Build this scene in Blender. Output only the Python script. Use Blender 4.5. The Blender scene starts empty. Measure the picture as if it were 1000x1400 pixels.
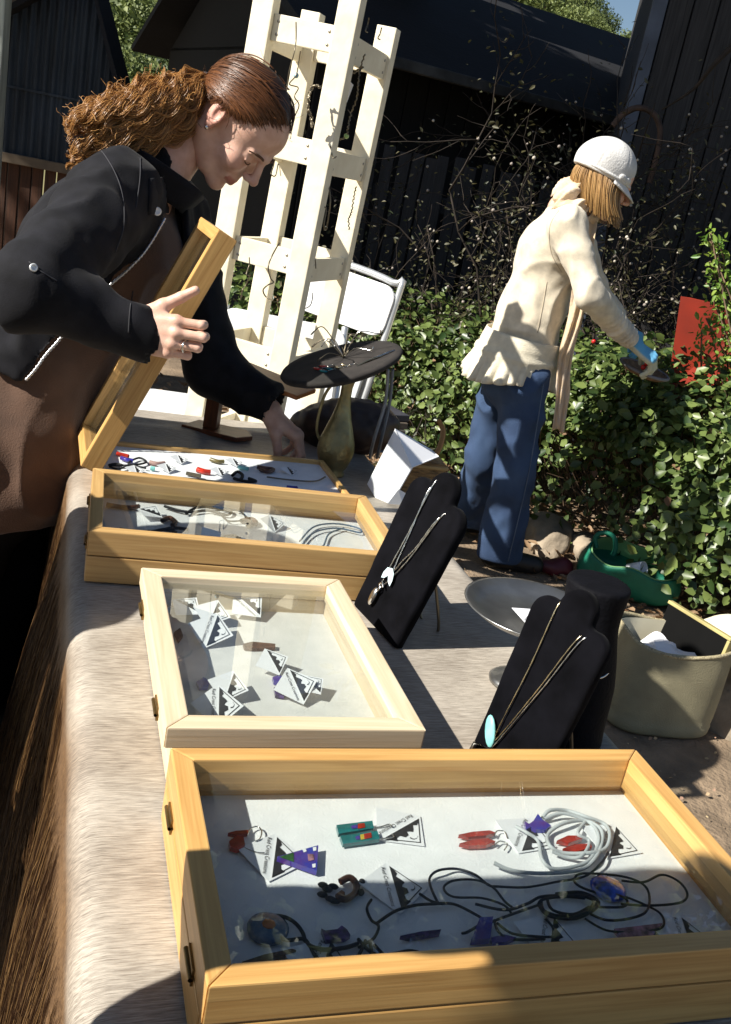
import bpy, bmesh, math, random
import numpy as np
from mathutils import Vector, Matrix
rnd = random.Random(7)
rng = np.random.default_rng(7)
S = bpy.context.scene
COL = S.collection
# ------------------------------------------------------------------ camera
FPX, PITCH, ROLL, CAMZ = 1340.9, math.radians(18.84), math.radians(11.3), 1.35
fw = np.array([0, math.cos(PITCH), -math.sin(PITCH)])
r0 = np.array([1.0, 0, 0]); u0 = np.cross(r0, fw)
crt = math.cos(ROLL)*r0 + math.sin(ROLL)*u0
cup = -math.sin(ROLL)*r0 + math.cos(ROLL)*u0
cam = bpy.data.cameras.new('camera'); camo = bpy.data.objects.new('camera', cam); COL.objects.link(camo)
M = Matrix.Identity(4)
for i in range(3):
    M[i][0] = crt[i]; M[i][1] = cup[i]; M[i][2] = -fw[i]
M[2][3] = CAMZ
camo.matrix_world = M
cam.sensor_fit = 'VERTICAL'; cam.sensor_height = 36.0; cam.lens = 36.0*FPX/1400
cam.clip_start = 0.02; cam.clip_end = 3000
S.camera = camo
# ------------------------------------------------------------------ light
LDIR = Vector((1.078, 0.547, -1.0)).normalized()      # the way the sunlight travels
W = bpy.data.worlds.new('World'); S.world = W; W.use_nodes = True
wn = W.node_tree.nodes; wl = W.node_tree.links; wn.clear()
sky = wn.new('ShaderNodeTexSky'); sky.sky_type = 'NISHITA'; sky.sun_disc = False
sky.sun_elevation = math.asin(-LDIR.z); sky.sun_rotation = math.atan2(-LDIR.x, -LDIR.y)
sky.air_density = 1.0; sky.dust_density = 0.5; sky.ozone_density = 2.0
bg = wn.new('ShaderNodeBackground'); bg.inputs[1].default_value = 0.05
wo = wn.new('ShaderNodeOutputWorld'); wl.new(sky.outputs[0], bg.inputs[0]); wl.new(bg.outputs[0], wo.inputs[0])
sun = bpy.data.lights.new('sun', 'SUN'); sun.energy = 5.0; sun.angle = math.radians(0.55); sun.color = (1.0, 0.95, 0.86)
suno = bpy.data.objects.new('sun', sun); COL.objects.link(suno); suno.location = (-6, -3, 8)
suno.rotation_euler = LDIR.to_track_quat('-Z', 'Y').to_euler()
S.view_settings.view_transform = 'Standard'; S.view_settings.look = 'None'
S.view_settings.exposure = 0.85; S.view_settings.gamma = 1.0
S.render.engine = 'CYCLES'
S.cycles.max_bounces = 10; S.cycles.transparent_max_bounces = 24
S.cycles.sample_clamp_indirect = 6

# ------------------------------------------------------------------ helpers
def ray(x, y): return fw + crt*(x-500)/FPX - cup*(y-700)/FPX
def onz(x, y, z):                     # the point of a sight line at height z
    d = ray(x, y); t = (z-CAMZ)/d[2]; return Vector((d[0]*t, d[1]*t, z))
def ony(x, y, Y):                     # the point of a sight line at distance Y
    d = ray(x, y); t = Y/d[1]; return Vector((d[0]*t, Y, CAMZ+d[2]*t))
TA = 0.345
TEX = Vector((math.cos(TA), math.sin(TA), 0)); TEY = Vector((-math.sin(TA), math.cos(TA), 0))
TO = Vector((-0.16, 0.60, 0)); TZ = 0.755
def tab(u, v, z=0.0): return TO + TEX*u + TEY*v + Vector((0, 0, z))

def newmesh(name, V, Fc, smooth=False):
    me = bpy.data.meshes.new(name)
    V = np.asarray(V, dtype=np.float32).reshape(-1, 3)
    if isinstance(Fc, np.ndarray):
        n, k = Fc.shape
        me.vertices.add(len(V)); me.vertices.foreach_set('co', V.ravel())
        me.loops.add(n*k); me.loops.foreach_set('vertex_index', Fc.astype(np.int32).ravel())
        me.polygons.add(n); me.polygons.foreach_set('loop_start', np.arange(0, n*k, k, dtype=np.int32))
        me.update(calc_edges=True)
    else:
        me.from_pydata(V.tolist(), [], Fc); me.update()
    if smooth: me.polygons.foreach_set('use_smooth', np.ones(len(me.polygons), dtype=bool))
    return me
def bmmesh(name, bm, smooth=False):
    me = bpy.data.meshes.new(name); bmesh.ops.recalc_face_normals(bm, faces=bm.faces[:]); bm.to_mesh(me); bm.free()
    if smooth: me.polygons.foreach_set('use_smooth', np.ones(len(me.polygons), dtype=bool))
    return me
def obj(name, me, mat=None, parent=None, loc=None, rot=None, world=False):
    o = bpy.data.objects.new(name, me); COL.objects.link(o)
    if mat is not None and me is not None and len(me.materials) == 0: me.materials.append(mat)
    if loc is not None: o.location = loc
    if rot is not None: o.rotation_euler = rot
    if parent is not None:
        o.parent = parent
        if world: o.matrix_parent_inverse = parent.matrix_basis.inverted()
    return o
def tag(o, label=None, cat=None, group=None, kind=None):
    if label: o['label'] = label
    if cat: o['category'] = cat
    if group: o['group'] = group
    if kind: o['kind'] = kind
    return o
def thing(name, label, cat, loc=(0, 0, 0), rotz=0.0, group=None):
    o = bpy.data.objects.new(name, None); COL.objects.link(o); o.location = loc; o.rotation_euler = (0, 0, rotz)
    o.empty_display_size = 0.05
    return tag(o, label, cat, group)
def empty(name, parent=None, loc=(0, 0, 0), rot=(0, 0, 0)):
    o = bpy.data.objects.new(name, None); COL.objects.link(o); o.location = loc; o.rotation_euler = rot; o.parent = parent
    o.empty_display_size = 0.03
    return o
def dup(root, loc=None, rotz=None, label=None, parent=None):
    r = root.copy(); COL.objects.link(r); r.parent = parent if parent else root.parent
    if loc is not None: r.location = loc
    if rotz is not None: r.rotation_euler = (0, 0, rotz)
    if label: r['label'] = label
    for ch in list(root.children):
        dup(ch, parent=r)
    return r
def box_bm(bm, lo, hi, bevel=0.0, mat=None):
    geo = bmesh.ops.create_cube(bm, size=1.0)['verts']
    c = [(a+b)/2 for a, b in zip(lo, hi)]; s = [max(abs(b-a), 1e-5) for a, b in zip(lo, hi)]
    for v in geo: v.co = Vector((v.co.x*s[0]+c[0], v.co.y*s[1]+c[1], v.co.z*s[2]+c[2]))
    if bevel > 0:
        ed = list({e for v in geo for e in v.link_edges})
        r = bmesh.ops.bevel(bm, geom=ed, offset=bevel, segments=2, affect='EDGES', profile=0.6)
        geo = list({v for f in r['faces'] for v in f.verts} | {v for v in geo if v.is_valid})
    if mat is not None: bmesh.ops.transform(bm, matrix=mat, verts=[v for v in geo if v.is_valid])
def boxme(name, lo, hi, bevel=0.0):
    bm = bmesh.new(); box_bm(bm, lo, hi, bevel); return bmmesh(name, bm)
def prism_me(name, outline, z0, z1, bevel=0.0):
    bm = bmesh.new(); vs = [bm.verts.new((x, y, z0)) for x, y in outline]
    f = bm.faces.new(vs); r = bmesh.ops.extrude_face_region(bm, geom=[f])
    for v in r['geom']:
        if isinstance(v, bmesh.types.BMVert): v.co.z = z1
    if bevel > 0: bmesh.ops.bevel(bm, geom=[e for e in bm.edges if abs(e.verts[0].co.z-e.verts[1].co.z) < 1e-6], offset=bevel, segments=2, affect='EDGES', profile=0.6)
    return bmmesh(name, bm)
def catmull(P, n=8, closed=False):
    P = [np.array(p, float) for p in P]; m = len(P); out = []
    segs = m if closed else m-1
    for i in range(segs):
        if closed: a, b, c, d = P[i-1], P[i], P[(i+1) % m], P[(i+2) % m]
        else: a, b, c, d = P[max(i-1, 0)], P[i], P[i+1], P[min(i+2, m-1)]
        for k in range(n):
            t = k/n
            out.append(0.5*((2*b)+(-a+c)*t+(2*a-5*b+4*c-d)*t*t+(-a+3*b-3*c+d)*t**3))
    if not closed: out.append(P[-1])
    return np.array(out)
def tubes_data(paths, radii, sides=6, closed=False, cap=True):
    VV = []; FF = []; base = 0
    for pi, Pth in enumerate(paths):
        Pth = np.asarray(Pth, float); n = len(Pth)
        R = radii[pi] if isinstance(radii, (list, tuple)) else radii
        R = np.broadcast_to(np.asarray(R, float), (n,))
        if closed: Tn = np.roll(Pth, -1, 0)-np.roll(Pth, 1, 0)
        else: Tn = np.gradient(Pth, axis=0)
        Tn /= np.linalg.norm(Tn, axis=1)[:, None]+1e-12
        ref = np.array([0, 0, 1.0]) if abs(Tn[0][2]) < 0.9 else np.array([1.0, 0, 0])
        A = np.zeros_like(Tn); a = ref-Tn[0]*(ref@Tn[0]); a /= np.linalg.norm(a)
        for i in range(n):
            a = a-Tn[i]*(a@Tn[i]); a /= np.linalg.norm(a)+1e-12; A[i] = a
        B = np.cross(Tn, A)
        th = np.arange(sides)*2*math.pi/sides
        ring = Pth[:, None, :]+R[:, None, None]*(np.cos(th)[None, :, None]*A[:, None, :]+np.sin(th)[None, :, None]*B[:, None, :])
        VV.append(ring.reshape(-1, 3))
        idx = base+np.arange(n*sides).reshape(n, sides)
        i0 = idx if closed else idx[:-1]; i1 = np.roll(idx, -1, 0) if closed else idx[1:]
        FF.append(np.stack([i0, np.roll(i0, -1, 1), np.roll(i1, -1, 1), i1], -1).reshape(-1, 4))
        if cap and not closed and sides == 4: FF.append(np.array([idx[0][::-1], idx[-1]]))
        base += n*sides
    return np.concatenate(VV), np.concatenate(FF)
def tube_me(name, paths, radii, sides=6, closed=False):
    V, Fc = tubes_data(paths, radii, sides, closed); return newmesh(name, V, Fc, True)
def lathe_me(name, prof, seg=32, squash=1.0):
    V = []; Fc = []
    for r, z in prof:
        for k in range(seg):
            a = 2*math.pi*k/seg; V.append((r*math.cos(a), r*math.sin(a)*squash, z))
    n = len(prof)
    for i in range(n-1):
        for k in range(seg):
            Fc.append((i*seg+k, i*seg+(k+1) % seg, (i+1)*seg+(k+1) % seg, (i+1)*seg+k))
    return newmesh(name, V, np.array(Fc), True)
def sphere_me(name, r, seg=10, rings=6, sq=(1, 1, 1)):
    bm = bmesh.new(); bmesh.ops.create_uvsphere(bm, u_segments=seg, v_segments=rings, radius=r)
    for v in bm.verts: v.co = Vector((v.co.x*sq[0], v.co.y*sq[1], v.co.z*sq[2]))
    return bmmesh(name, bm, True)
def vnoise(P, scale, seed=0):          # smooth value noise, -1..1
    P = np.asarray(P, float)*scale+seed*17.31; I = np.floor(P).astype(np.int64); f = P-I; f = f*f*(3-2*f)
    def h(ix, iy, iz):
        n = (ix*374761393+iy*668265263+iz*2147483647+seed*1274126177) & 0xffffffff
        n = ((n ^ (n >> 13))*1274126177) & 0xffffffff; n = n ^ (n >> 16)
        return (n & 0xffff)/32767.5-1
    r = 0
    for dx in (0, 1):
        for dy in (0, 1):
            for dz in (0, 1):
                w = (f[:, 0] if dx else 1-f[:, 0])*(f[:, 1] if dy else 1-f[:, 1])*(f[:, 2] if dz else 1-f[:, 2])
                r = r+w*h(I[:, 0]+dx, I[:, 1]+dy, I[:, 2]+dz)
    return r
def displace_me(me, fn):               # fn(P, N) -> new P
    n = len(me.vertices); P = np.empty(n*3, np.float32); me.vertices.foreach_get('co', P)
    N = np.empty(n*3, np.float32); me.vertex_normals.foreach_get('vector', N)
    Q = fn(P.reshape(-1, 3).astype(float), N.reshape(-1, 3).astype(float)).astype(np.float32)
    me.vertices.foreach_set('co', Q.ravel()); me.update()

# ------------------------------------------------------------------ materials
MATS = {}
def nodes_of(name):
    m = bpy.data.materials.new(name); m.use_nodes = True; nt = m.node_tree
    b = nt.nodes['Principled BSDF']; return m, nt, b
def link(nt, a, b): nt.links.new(a, b)
def pmat(name, col, rough=0.6, metal=0.0, vary=0.15, scale=8.0, stretch=(1, 1, 1), bump=0.0, bscale=60.0, col2=None, coat=0.0, sheen=0.0, spec=0.5, trans=0.0, detail=4.0, island=0.0, coord='Object'):
    """principled surface whose colour drifts between two tones by noise, with fine relief"""
    if name in MATS: return MATS[name]
    m, nt, b = nodes_of(name); N = nt.nodes
    tc = N.new('ShaderNodeTexCoord'); mp = N.new('ShaderNodeMapping'); mp.inputs['Scale'].default_value = stretch
    link(nt, tc.outputs[coord], mp.inputs[0])
    nz = N.new('ShaderNodeTexNoise'); nz.inputs['Scale'].default_value = scale; nz.inputs['Detail'].default_value = detail
    link(nt, mp.outputs[0], nz.inputs[0])
    rp = N.new('ShaderNodeValToRGB'); rp.color_ramp.elements[0].position = 0.3; rp.color_ramp.elements[1].position = 0.7
    c2 = col2 if col2 else tuple(c*(1-2*vary) for c in col)
    rp.color_ramp.elements[0].color = (*c2, 1)
    rp.color_ramp.elements[1].color = (*[min(1, c*(1+vary)) if not col2 else c for c in col], 1)
    link(nt, nz.outputs[0], rp.inputs[0])
    out = rp.outputs[0]
    if island > 0:
        gi = N.new('ShaderNodeNewGeometry'); hs = N.new('ShaderNodeHueSaturation')
        mr = N.new('ShaderNodeMapRange'); mr.inputs[3].default_value = 1-island; mr.inputs[4].default_value = 1+island
        link(nt, gi.outputs['Random Per Island'], mr.inputs[0]); link(nt, mr.outputs[0], hs.inputs['Value']); link(nt, out, hs.inputs['Color'])
        m2 = N.new('ShaderNodeMapRange'); m2.inputs[3].default_value = 0.5-island*0.08; m2.inputs[4].default_value = 0.5+island*0.05
        link(nt, gi.outputs['Random Per Island'], m2.inputs[0]); link(nt, m2.outputs[0], hs.inputs['Hue']); out = hs.outputs[0]
    link(nt, out, b.inputs['Base Color'])
    b.inputs['Roughness'].default_value = rough; b.inputs['Metallic'].default_value = metal
    b.inputs['Specular IOR Level'].default_value = spec
    b.inputs['Coat Weight'].default_value = coat; b.inputs['Sheen Weight'].default_value = sheen
    if trans > 0: b.inputs['Transmission Weight'].default_value = trans
    if bump > 0:
        nb = N.new('ShaderNodeTexNoise'); nb.inputs['Scale'].default_value = bscale; nb.inputs['Detail'].default_value = 5
        link(nt, mp.outputs[0], nb.inputs[0])
        bp = N.new('ShaderNodeBump'); bp.inputs['Strength'].default_value = bump; bp.inputs['Distance'].default_value = 0.01
        link(nt, nb.outputs[0], bp.inputs['Height']); link(nt, bp.outputs[0], b.inputs['Normal'])
    MATS[name] = m; return m
def wood(name, light, dark, rough=0.45, scale=1.0):
    """sawn timber: rings stretched along the piece's own X axis"""
    if name in MATS: return MATS[name]
    m, nt, b = nodes_of(name); N = nt.nodes
    tc = N.new('ShaderNodeTexCoord'); oi = N.new('ShaderNodeObjectInfo')
    ad = N.new('ShaderNodeVectorMath'); ad.operation = 'ADD'; cb = N.new('ShaderNodeCombineXYZ')
    ml = N.new('ShaderNodeMath'); ml.operation = 'MULTIPLY'; ml.inputs[1].default_value = 7.0
    link(nt, oi.outputs['Random'], ml.inputs[0]); link(nt, ml.outputs[0], cb.inputs[0]); link(nt, ml.outputs[0], cb.inputs[1])
    link(nt, tc.outputs['Object'], ad.inputs[0]); link(nt, cb.outputs[0], ad.inputs[1])
    mp = N.new('ShaderNodeMapping'); mp.inputs['Scale'].default_value = (3*scale, 60*scale, 60*scale); link(nt, ad.outputs[0], mp.inputs[0])
    nz = N.new('ShaderNodeTexNoise'); nz.inputs['Scale'].default_value = 1.6; nz.inputs['Detail'].default_value = 6; nz.inputs['Distortion'].default_value = 1.2
    link(nt, mp.outputs[0], nz.inputs[0])
    mp2 = N.new('ShaderNodeMapping'); mp2.inputs['Scale'].default_value = (8*scale, 420*scale, 420*scale); link(nt, ad.outputs[0], mp2.inputs[0])
    n2 = N.new('ShaderNodeTexNoise'); n2.inputs['Scale'].default_value = 1.0; n2.inputs['Detail'].default_value = 2; link(nt, mp2.outputs[0], n2.inputs[0])
    mx = N.new('ShaderNodeMix'); mx.data_type = 'FLOAT'; mx.inputs[0].default_value = 0.35
    link(nt, nz.outputs[0], mx.inputs[2]); link(nt, n2.outputs[0], mx.inputs[3])
    rp = N.new('ShaderNodeValToRGB'); e = rp.color_ramp.elements; e[0].position = 0.33; e[0].color = (*dark, 1); e[1].position = 0.62; e[1].color = (*light, 1)
    link(nt, mx.outputs[0], rp.inputs[0]); link(nt, rp.outputs[0], b.inputs['Base Color'])
    b.inputs['Roughness'].default_value = rough
    bp = N.new('ShaderNodeBump'); bp.inputs['Strength'].default_value = 0.12; bp.inputs['Distance'].default_value = 0.002
    link(nt, mx.outputs[0], bp.inputs['Height']); link(nt, bp.outputs[0], b.inputs['Normal'])
    MATS[name] = m; return m
def glass_pane_mat():
    if 'pane' in MATS: return MATS['pane']
    m, nt, b = nodes_of('pane'); N = nt.nodes; out = N['Material Output']; N.remove(b)
    tr = N.new('ShaderNodeBsdfTransparent'); tr.inputs[0].default_value = (0.93, 0.95, 0.94, 1)
    gl = N.new('ShaderNodeBsdfGlossy'); gl.inputs['Roughness'].default_value = 0.004
    df = N.new('ShaderNodeBsdfDiffuse'); df.inputs[0].default_value = (0.8, 0.8, 0.8, 1)
    ge = N.new('ShaderNodeNewGeometry'); dt = N.new('ShaderNodeVectorMath'); dt.operation = 'DOT_PRODUCT'; link(nt, ge.outputs['Incoming'], dt.inputs[0]); link(nt, ge.outputs['Normal'], dt.inputs[1])
    def mth(op, a, v=None):
        q = N.new('ShaderNodeMath'); q.operation = op; link(nt, a, q.inputs[0])
        if v is not None: q.inputs[1].default_value = v
        return q
    ab = mth('ABSOLUTE', dt.outputs['Value']); om = mth('MULTIPLY', ab.outputs[0], -1); o2 = mth('ADD', om.outputs[0], 1); pw = mth('POWER', o2.outputs[0], 5); sc_ = mth('MULTIPLY', pw.outputs[0], .90); fr = mth('ADD', sc_.outputs[0], .09)
    mx = N.new('ShaderNodeMixShader'); link(nt, fr.outputs[0], mx.inputs[0]); link(nt, tr.outputs[0], mx.inputs[1]); link(nt, gl.outputs[0], mx.inputs[2])
    tc = N.new('ShaderNodeTexCoord'); nz = N.new('ShaderNodeTexNoise'); nz.inputs['Scale'].default_value = 6; nz.inputs['Detail'].default_value = 6
    link(nt, tc.outputs['Object'], nz.inputs[0])
    mr = N.new('ShaderNodeMapRange'); mr.inputs[1].default_value = 0.45; mr.inputs[2].default_value = 0.8; mr.inputs[3].default_value = 0.002; mr.inputs[4].default_value = 0.035
    link(nt, nz.outputs[0], mr.inputs[0])
    m2 = N.new('ShaderNodeMixShader'); link(nt, mr.outputs[0], m2.inputs[0]); link(nt, mx.outputs[0], m2.inputs[1]); link(nt, df.outputs[0], m2.inputs[2])
    link(nt, m2.outputs[0], out.inputs[0]); MATS['pane'] = m; return m
def leafmat(name, c1, c2, rough=0.45, trans=0.35):
    if name in MATS: return MATS[name]
    m, nt, b = nodes_of(name); N = nt.nodes; out = N['Material Output']
    gi = N.new('ShaderNodeNewGeometry'); oi = N.new('ShaderNodeObjectInfo')
    ad = N.new('ShaderNodeMath'); ad.operation = 'ADD'; link(nt, gi.outputs['Random Per Island'], ad.inputs[0]); link(nt, oi.outputs['Random'], ad.inputs[1])
    fr = N.new('ShaderNodeMath'); fr.operation = 'FRACT'; link(nt, ad.outputs[0], fr.inputs[0])
    rp = N.new('ShaderNodeValToRGB'); e = rp.color_ramp.elements; e[0].color = (*c1, 1); e[1].color = (*c2, 1)
    link(nt, fr.outputs[0], rp.inputs[0])
    link(nt, rp.outputs[0], b.inputs['Base Color']); b.inputs['Roughness'].default_value = rough
    tl = N.new('ShaderNodeBsdfTranslucent'); link(nt, rp.outputs[0], tl.inputs[0])
    ms = N.new('ShaderNodeMixShader'); ms.inputs[0].default_value = trans
    link(nt, b.outputs[0], ms.inputs[1]); link(nt, tl.outputs[0], ms.inputs[2]); link(nt, ms.outputs[0], out.inputs[0])
    MATS[name] = m; return m
# ------------------------------------------------------------------ implicit surfaces
class Field:
    def __init__(s, lo, hi, h):
        s.lo = np.array(lo, float); s.h = h; s.n = np.ceil((np.array(hi, float)-s.lo)/h).astype(int)+1
        s.D = np.full(s.n, 1.0, np.float32)
    def _sub(s, lo, hi):
        a = np.clip(np.floor((lo-s.lo)/s.h).astype(int), 0, s.n-1); b = np.clip(np.ceil((hi-s.lo)/s.h).astype(int)+1, 1, s.n)
        if np.any(b <= a): return None, None
        g = [(s.lo[i]+np.arange(a[i], b[i])*s.h) for i in range(3)]
        return tuple(slice(a[i], b[i]) for i in range(3)), (g[0][:, None, None], g[1][None, :, None], g[2][None, None, :])
    def _mix(s, sl, d, k, op):
        A = s.D[sl]
        if op == 'u':
            if k > 0:
                h = np.clip(.5+.5*(A-d)/k, 0, 1); r = A*(1-h)+d*h-k*h*(1-h)
            else: r = np.minimum(A, d)
        else:
            d = -d
            if k > 0:
                h = np.clip(.5-.5*(A-d)/k, 0, 1); r = A*(1-h)+d*h+k*h*(1-h)
            else: r = np.maximum(A, d)
        s.D[sl] = r
    def cap(s, a, b, ra, rb=None, k=0.0, op='u', sq=None):
        rb = ra if rb is None else rb
        a = np.array(a, float); b = np.array(b, float); m = max(ra, rb)+k+s.h*3
        sl, G = s._sub(np.minimum(a, b)-m, np.maximum(a, b)+m)
        if sl is None: return s
        d = b-a; L2 = max(d@d, 1e-12)
        px, py, pz = G[0]-a[0], G[1]-a[1], G[2]-a[2]
        t = np.clip((px*d[0]+py*d[1]+pz*d[2])/L2, 0, 1)
        q = np.sqrt((px-t*d[0])**2+(py-t*d[1])**2+(pz-t*d[2])**2)
        s._mix(sl, (q-(ra+(rb-ra)*t)).astype(np.float32), k, op); return s
    def ell(s, c, r, R=None, k=0.0, op='u'):
        c = np.array(c, float); r = np.array(r, float); m = r.max()+k+s.h*3
        sl, G = s._sub(c-m, c+m)
        if sl is None: return s
        p = [G[i]-c[i] for i in range(3)]
        if R is not None:
            R = np.array(R, float); p = [R[0][i]*p[0]+R[1][i]*p[1]+R[2][i]*p[2] for i in range(3)]
        q = [p[i]/r[i] for i in range(3)]; k0 = np.sqrt(q[0]**2+q[1]**2+q[2]**2)+1e-9
        k1 = np.sqrt((q[0]/r[0])**2+(q[1]/r[1])**2+(q[2]/r[2])**2)+1e-9
        s._mix(sl, (k0*(k0-1)/k1).astype(np.float32), k, op); return s
    def fn(s, f, k=0.0, op='u'):
        sl, G = s._sub(s.lo, s.lo+(s.n-1)*s.h); d = np.broadcast_to(f(*G), tuple(s.n)).astype(np.float32)
        s._mix(sl, d, k, op); return s
    def chain(s, pts, rad, k=0.01):
        for i in range(len(pts)-1): s.cap(pts[i], pts[i+1], rad[i], rad[i+1], k)
        return s
    def mesh(s):
        D = s.D; D = D.copy(); D[0] = D[-1] = 1; D[:, 0] = D[:, -1] = 1; D[:, :, 0] = D[:, :, -1] = 1
        Sg = D < 0; n = np.array(D.shape)
        cnt = np.zeros(n-1, np.int8); off = [(i, j, k) for i in (0, 1) for j in (0, 1) for k in (0, 1)]
        for o in off: cnt += Sg[o[0]:n[0]-1+o[0], o[1]:n[1]-1+o[1], o[2]:n[2]-1+o[2]]
        act = (cnt > 0) & (cnt < 8); ijk = np.argwhere(act); idx = np.full(n-1, -1, np.int64); idx[act] = np.arange(len(ijk))
        val = {o: D[ijk[:, 0]+o[0], ijk[:, 1]+o[1], ijk[:, 2]+o[2]].astype(float) for o in off}
        acc = np.zeros((len(ijk), 3)); c = np.zeros(len(ijk))
        for o in off:
            for ax in range(3):
                if o[ax] == 0:
                    o2 = list(o); o2[ax] = 1; o2 = tuple(o2); a, b = val[o], val[o2]; w = (a < 0) != (b < 0)
                    t = np.where(w, a/np.where(w, a-b, 1), 0); p = np.tile(np.array(o, float), (len(ijk), 1)); p[:, ax] += t
                    acc += p*w[:, None]; c += w
        V = s.lo+(ijk+acc/c[:, None])*s.h
        Fs = []
        for ax in range(3):
            u, v = (ax+1) % 3, (ax+2) % 3
            sa = [slice(None)]*3; sb = [slice(None)]*3; sa[ax] = slice(0, -1); sb[ax] = slice(1, None)
            A = Sg[tuple(sa)]; B = Sg[tuple(sb)]; E_ = np.argwhere(A != B)
            E_ = E_[(E_[:, u] > 0) & (E_[:, v] > 0) & (E_[:, u] < n[u]-1) & (E_[:, v] < n[v]-1)]
            fl = A[E_[:, 0], E_[:, 1], E_[:, 2]]
            q = []
            for du, dv in ((-1, -1), (0, -1), (0, 0), (-1, 0)):
                e = E_.copy(); e[:, u] += du; e[:, v] += dv; q.append(idx[e[:, 0], e[:, 1], e[:, 2]])
            Q = np.stack(q, 1); Q[~fl] = Q[~fl][:, ::-1]; Fs.append(Q)
        return V, np.concatenate(Fs)
def relax(V, Fc, it=2, w=.5):
    e = np.concatenate([Fc[:, [0, 1]], Fc[:, [1, 2]], Fc[:, [2, 3]], Fc[:, [3, 0]]]); e = np.concatenate([e, e[:, ::-1]])
    deg = np.bincount(e[:, 0], minlength=len(V))[:, None]+1e-9
    for _ in range(it):
        A = np.stack([np.bincount(e[:, 0], V[e[:, 1], i], len(V)) for i in range(3)], 1)/deg; V = V*(1-w)+A*w
    return V
def sdf_me(name, F_, it=1):
    V, Fc = F_.mesh(); V = relax(V, Fc, it); return newmesh(name, V, Fc, True)
def concat(parts):
    VV, FF, b = [], [], 0
    for V, Fc in parts: VV.append(V); FF.append(Fc+b); b += len(V)
    return np.concatenate(VV), np.concatenate(FF)
# ================================================================== SETTING
def grid_me(name, x0, x1, y0, y1, nx, ny, fn):
    xs = np.linspace(x0, x1, nx); ys = np.linspace(y0, y1, ny); X, Y = np.meshgrid(xs, ys, indexing='ij')
    P = np.stack([X.ravel(), Y.ravel(), np.zeros(X.size)], 1); P[:, 2] = fn(P)
    I = np.arange(nx*ny).reshape(nx, ny)
    Fc = np.stack([I[:-1, :-1], I[1:, :-1], I[1:, 1:], I[:-1, 1:]], -1).reshape(-1, 4)
    return newmesh(name, P, Fc, True)
m_dirt = pmat('dirt', (0.24, 0.175, 0.115), 0.95, vary=0.22, scale=9, bump=0.9, bscale=70, detail=10)
def gz(P): return 0.012*vnoise(P, 3.0, 1)+0.006*vnoise(P, 11.0, 2)-0.012
me = grid_me('ground', -14, 14, -6, 16, 180, 160, gz)
tag(obj('ground', me, m_dirt), kind='structure')
me = grid_me('terrain', -400, 400, -60, 800, 40, 40, lambda P: P[:, 0]*0-0.35)
tag(obj('terrain', me, pmat('far_soil', (0.2, 0.17, 0.09), 0.95, vary=0.3, scale=0.2)), kind='structure')
# paving of bricks on the left, each brick a piece of its own
pav = tag(empty('paving'), kind='structure')
m_brick = pmat('paver', (0.30, 0.26, 0.22), 0.9, vary=0.2, scale=14, bump=0.4, bscale=120)
bme = [boxme('brick', (-0.097, -0.047, -0.05), (0.097, 0.047, 0.0), 0.006) for _ in range(3)]
for k, m_ in enumerate(bme):
    displace_me(m_, lambda P, N: P+N*0.002*vnoise(P, 40, k)[:, None])
nb = 0
for i in range(-3, 5):
    for j in range(-1, 24):
        u = -0.12-i*0.2-(0.1 if j % 2 else 0); v = 0.3+j*0.1
        p = tab(u, v, 0.028+rnd.uniform(-.003, .003))
        if u > 0.3: continue
        obj('brick', bme[rnd.randrange(3)], m_brick, pav, p, (rnd.uniform(-.012, .012), rnd.uniform(-.012, .012), TA+rnd.uniform(-.02, .02)))
obj('bedding_sand', prism_me('bedding_sand', [tuple(tab(u, v)[:2]) for u, v in ((0.05, 0.1), (0.05, 2.75), (-1.1, 2.75), (-1.1, 0.1))], -0.02, 0.012), pmat('sand', (0.17, 0.14, 0.11), 0.95, bump=.5, bscale=200), pav)

# leaf pieces
def leaf_shape(L=1.0, w=0.36, fold=0.12):
    V = np.array([(0, 0, 0), (0.33*L, w*L*0.85, fold*L), (0.72*L, w*L*0.62, fold*L*0.8), (L, 0, 0.02*L), (0.72*L, -w*L*0.62, fold*L*0.8), (0.33*L, -w*L*0.85, fold*L), (0.5*L, 0, -0.015*L)], float)
    Fq = [(0, 6, 2, 1), (6, 3, 3, 2), (0, 5, 4, 6), (6, 4, 3, 3)]
    T = np.array([(0, 6, 1), (1, 6, 2), (6, 3, 2), (0, 5, 6), (5, 4, 6), (6, 4, 3)])
    return V, T
def scatter_leaves(P, N, size, seed, w=0.36, droop=0.5, fold=0.12):
    """one leaf at each point, facing roughly along N"""
    g = np.random.default_rng(seed); n = len(P)
    V, T = leaf_shape(1.0, w, fold); m = len(V)
    Z = N+g.normal(0, droop, (n, 3)); Z /= np.linalg.norm(Z, axis=1)[:, None]
    X = g.normal(0, 1, (n, 3)); X -= Z*(X*Z).sum(1)[:, None]; X /= np.linalg.norm(X, axis=1)[:, None]
    Y = np.cross(Z, X); s = size*g.uniform(0.55, 1.25, n)
    W = P[:, None, :]+s[:, None, None]*(V[None, :, 0:1]*X[:, None]+V[None, :, 1:2]*Y[:, None]+V[None, :, 2:3]*Z[:, None])
    Tr = T[None]+(np.arange(n)*m)[:, None, None]
    return W.reshape(-1, 3), Tr.reshape(-1, 3)
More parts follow.
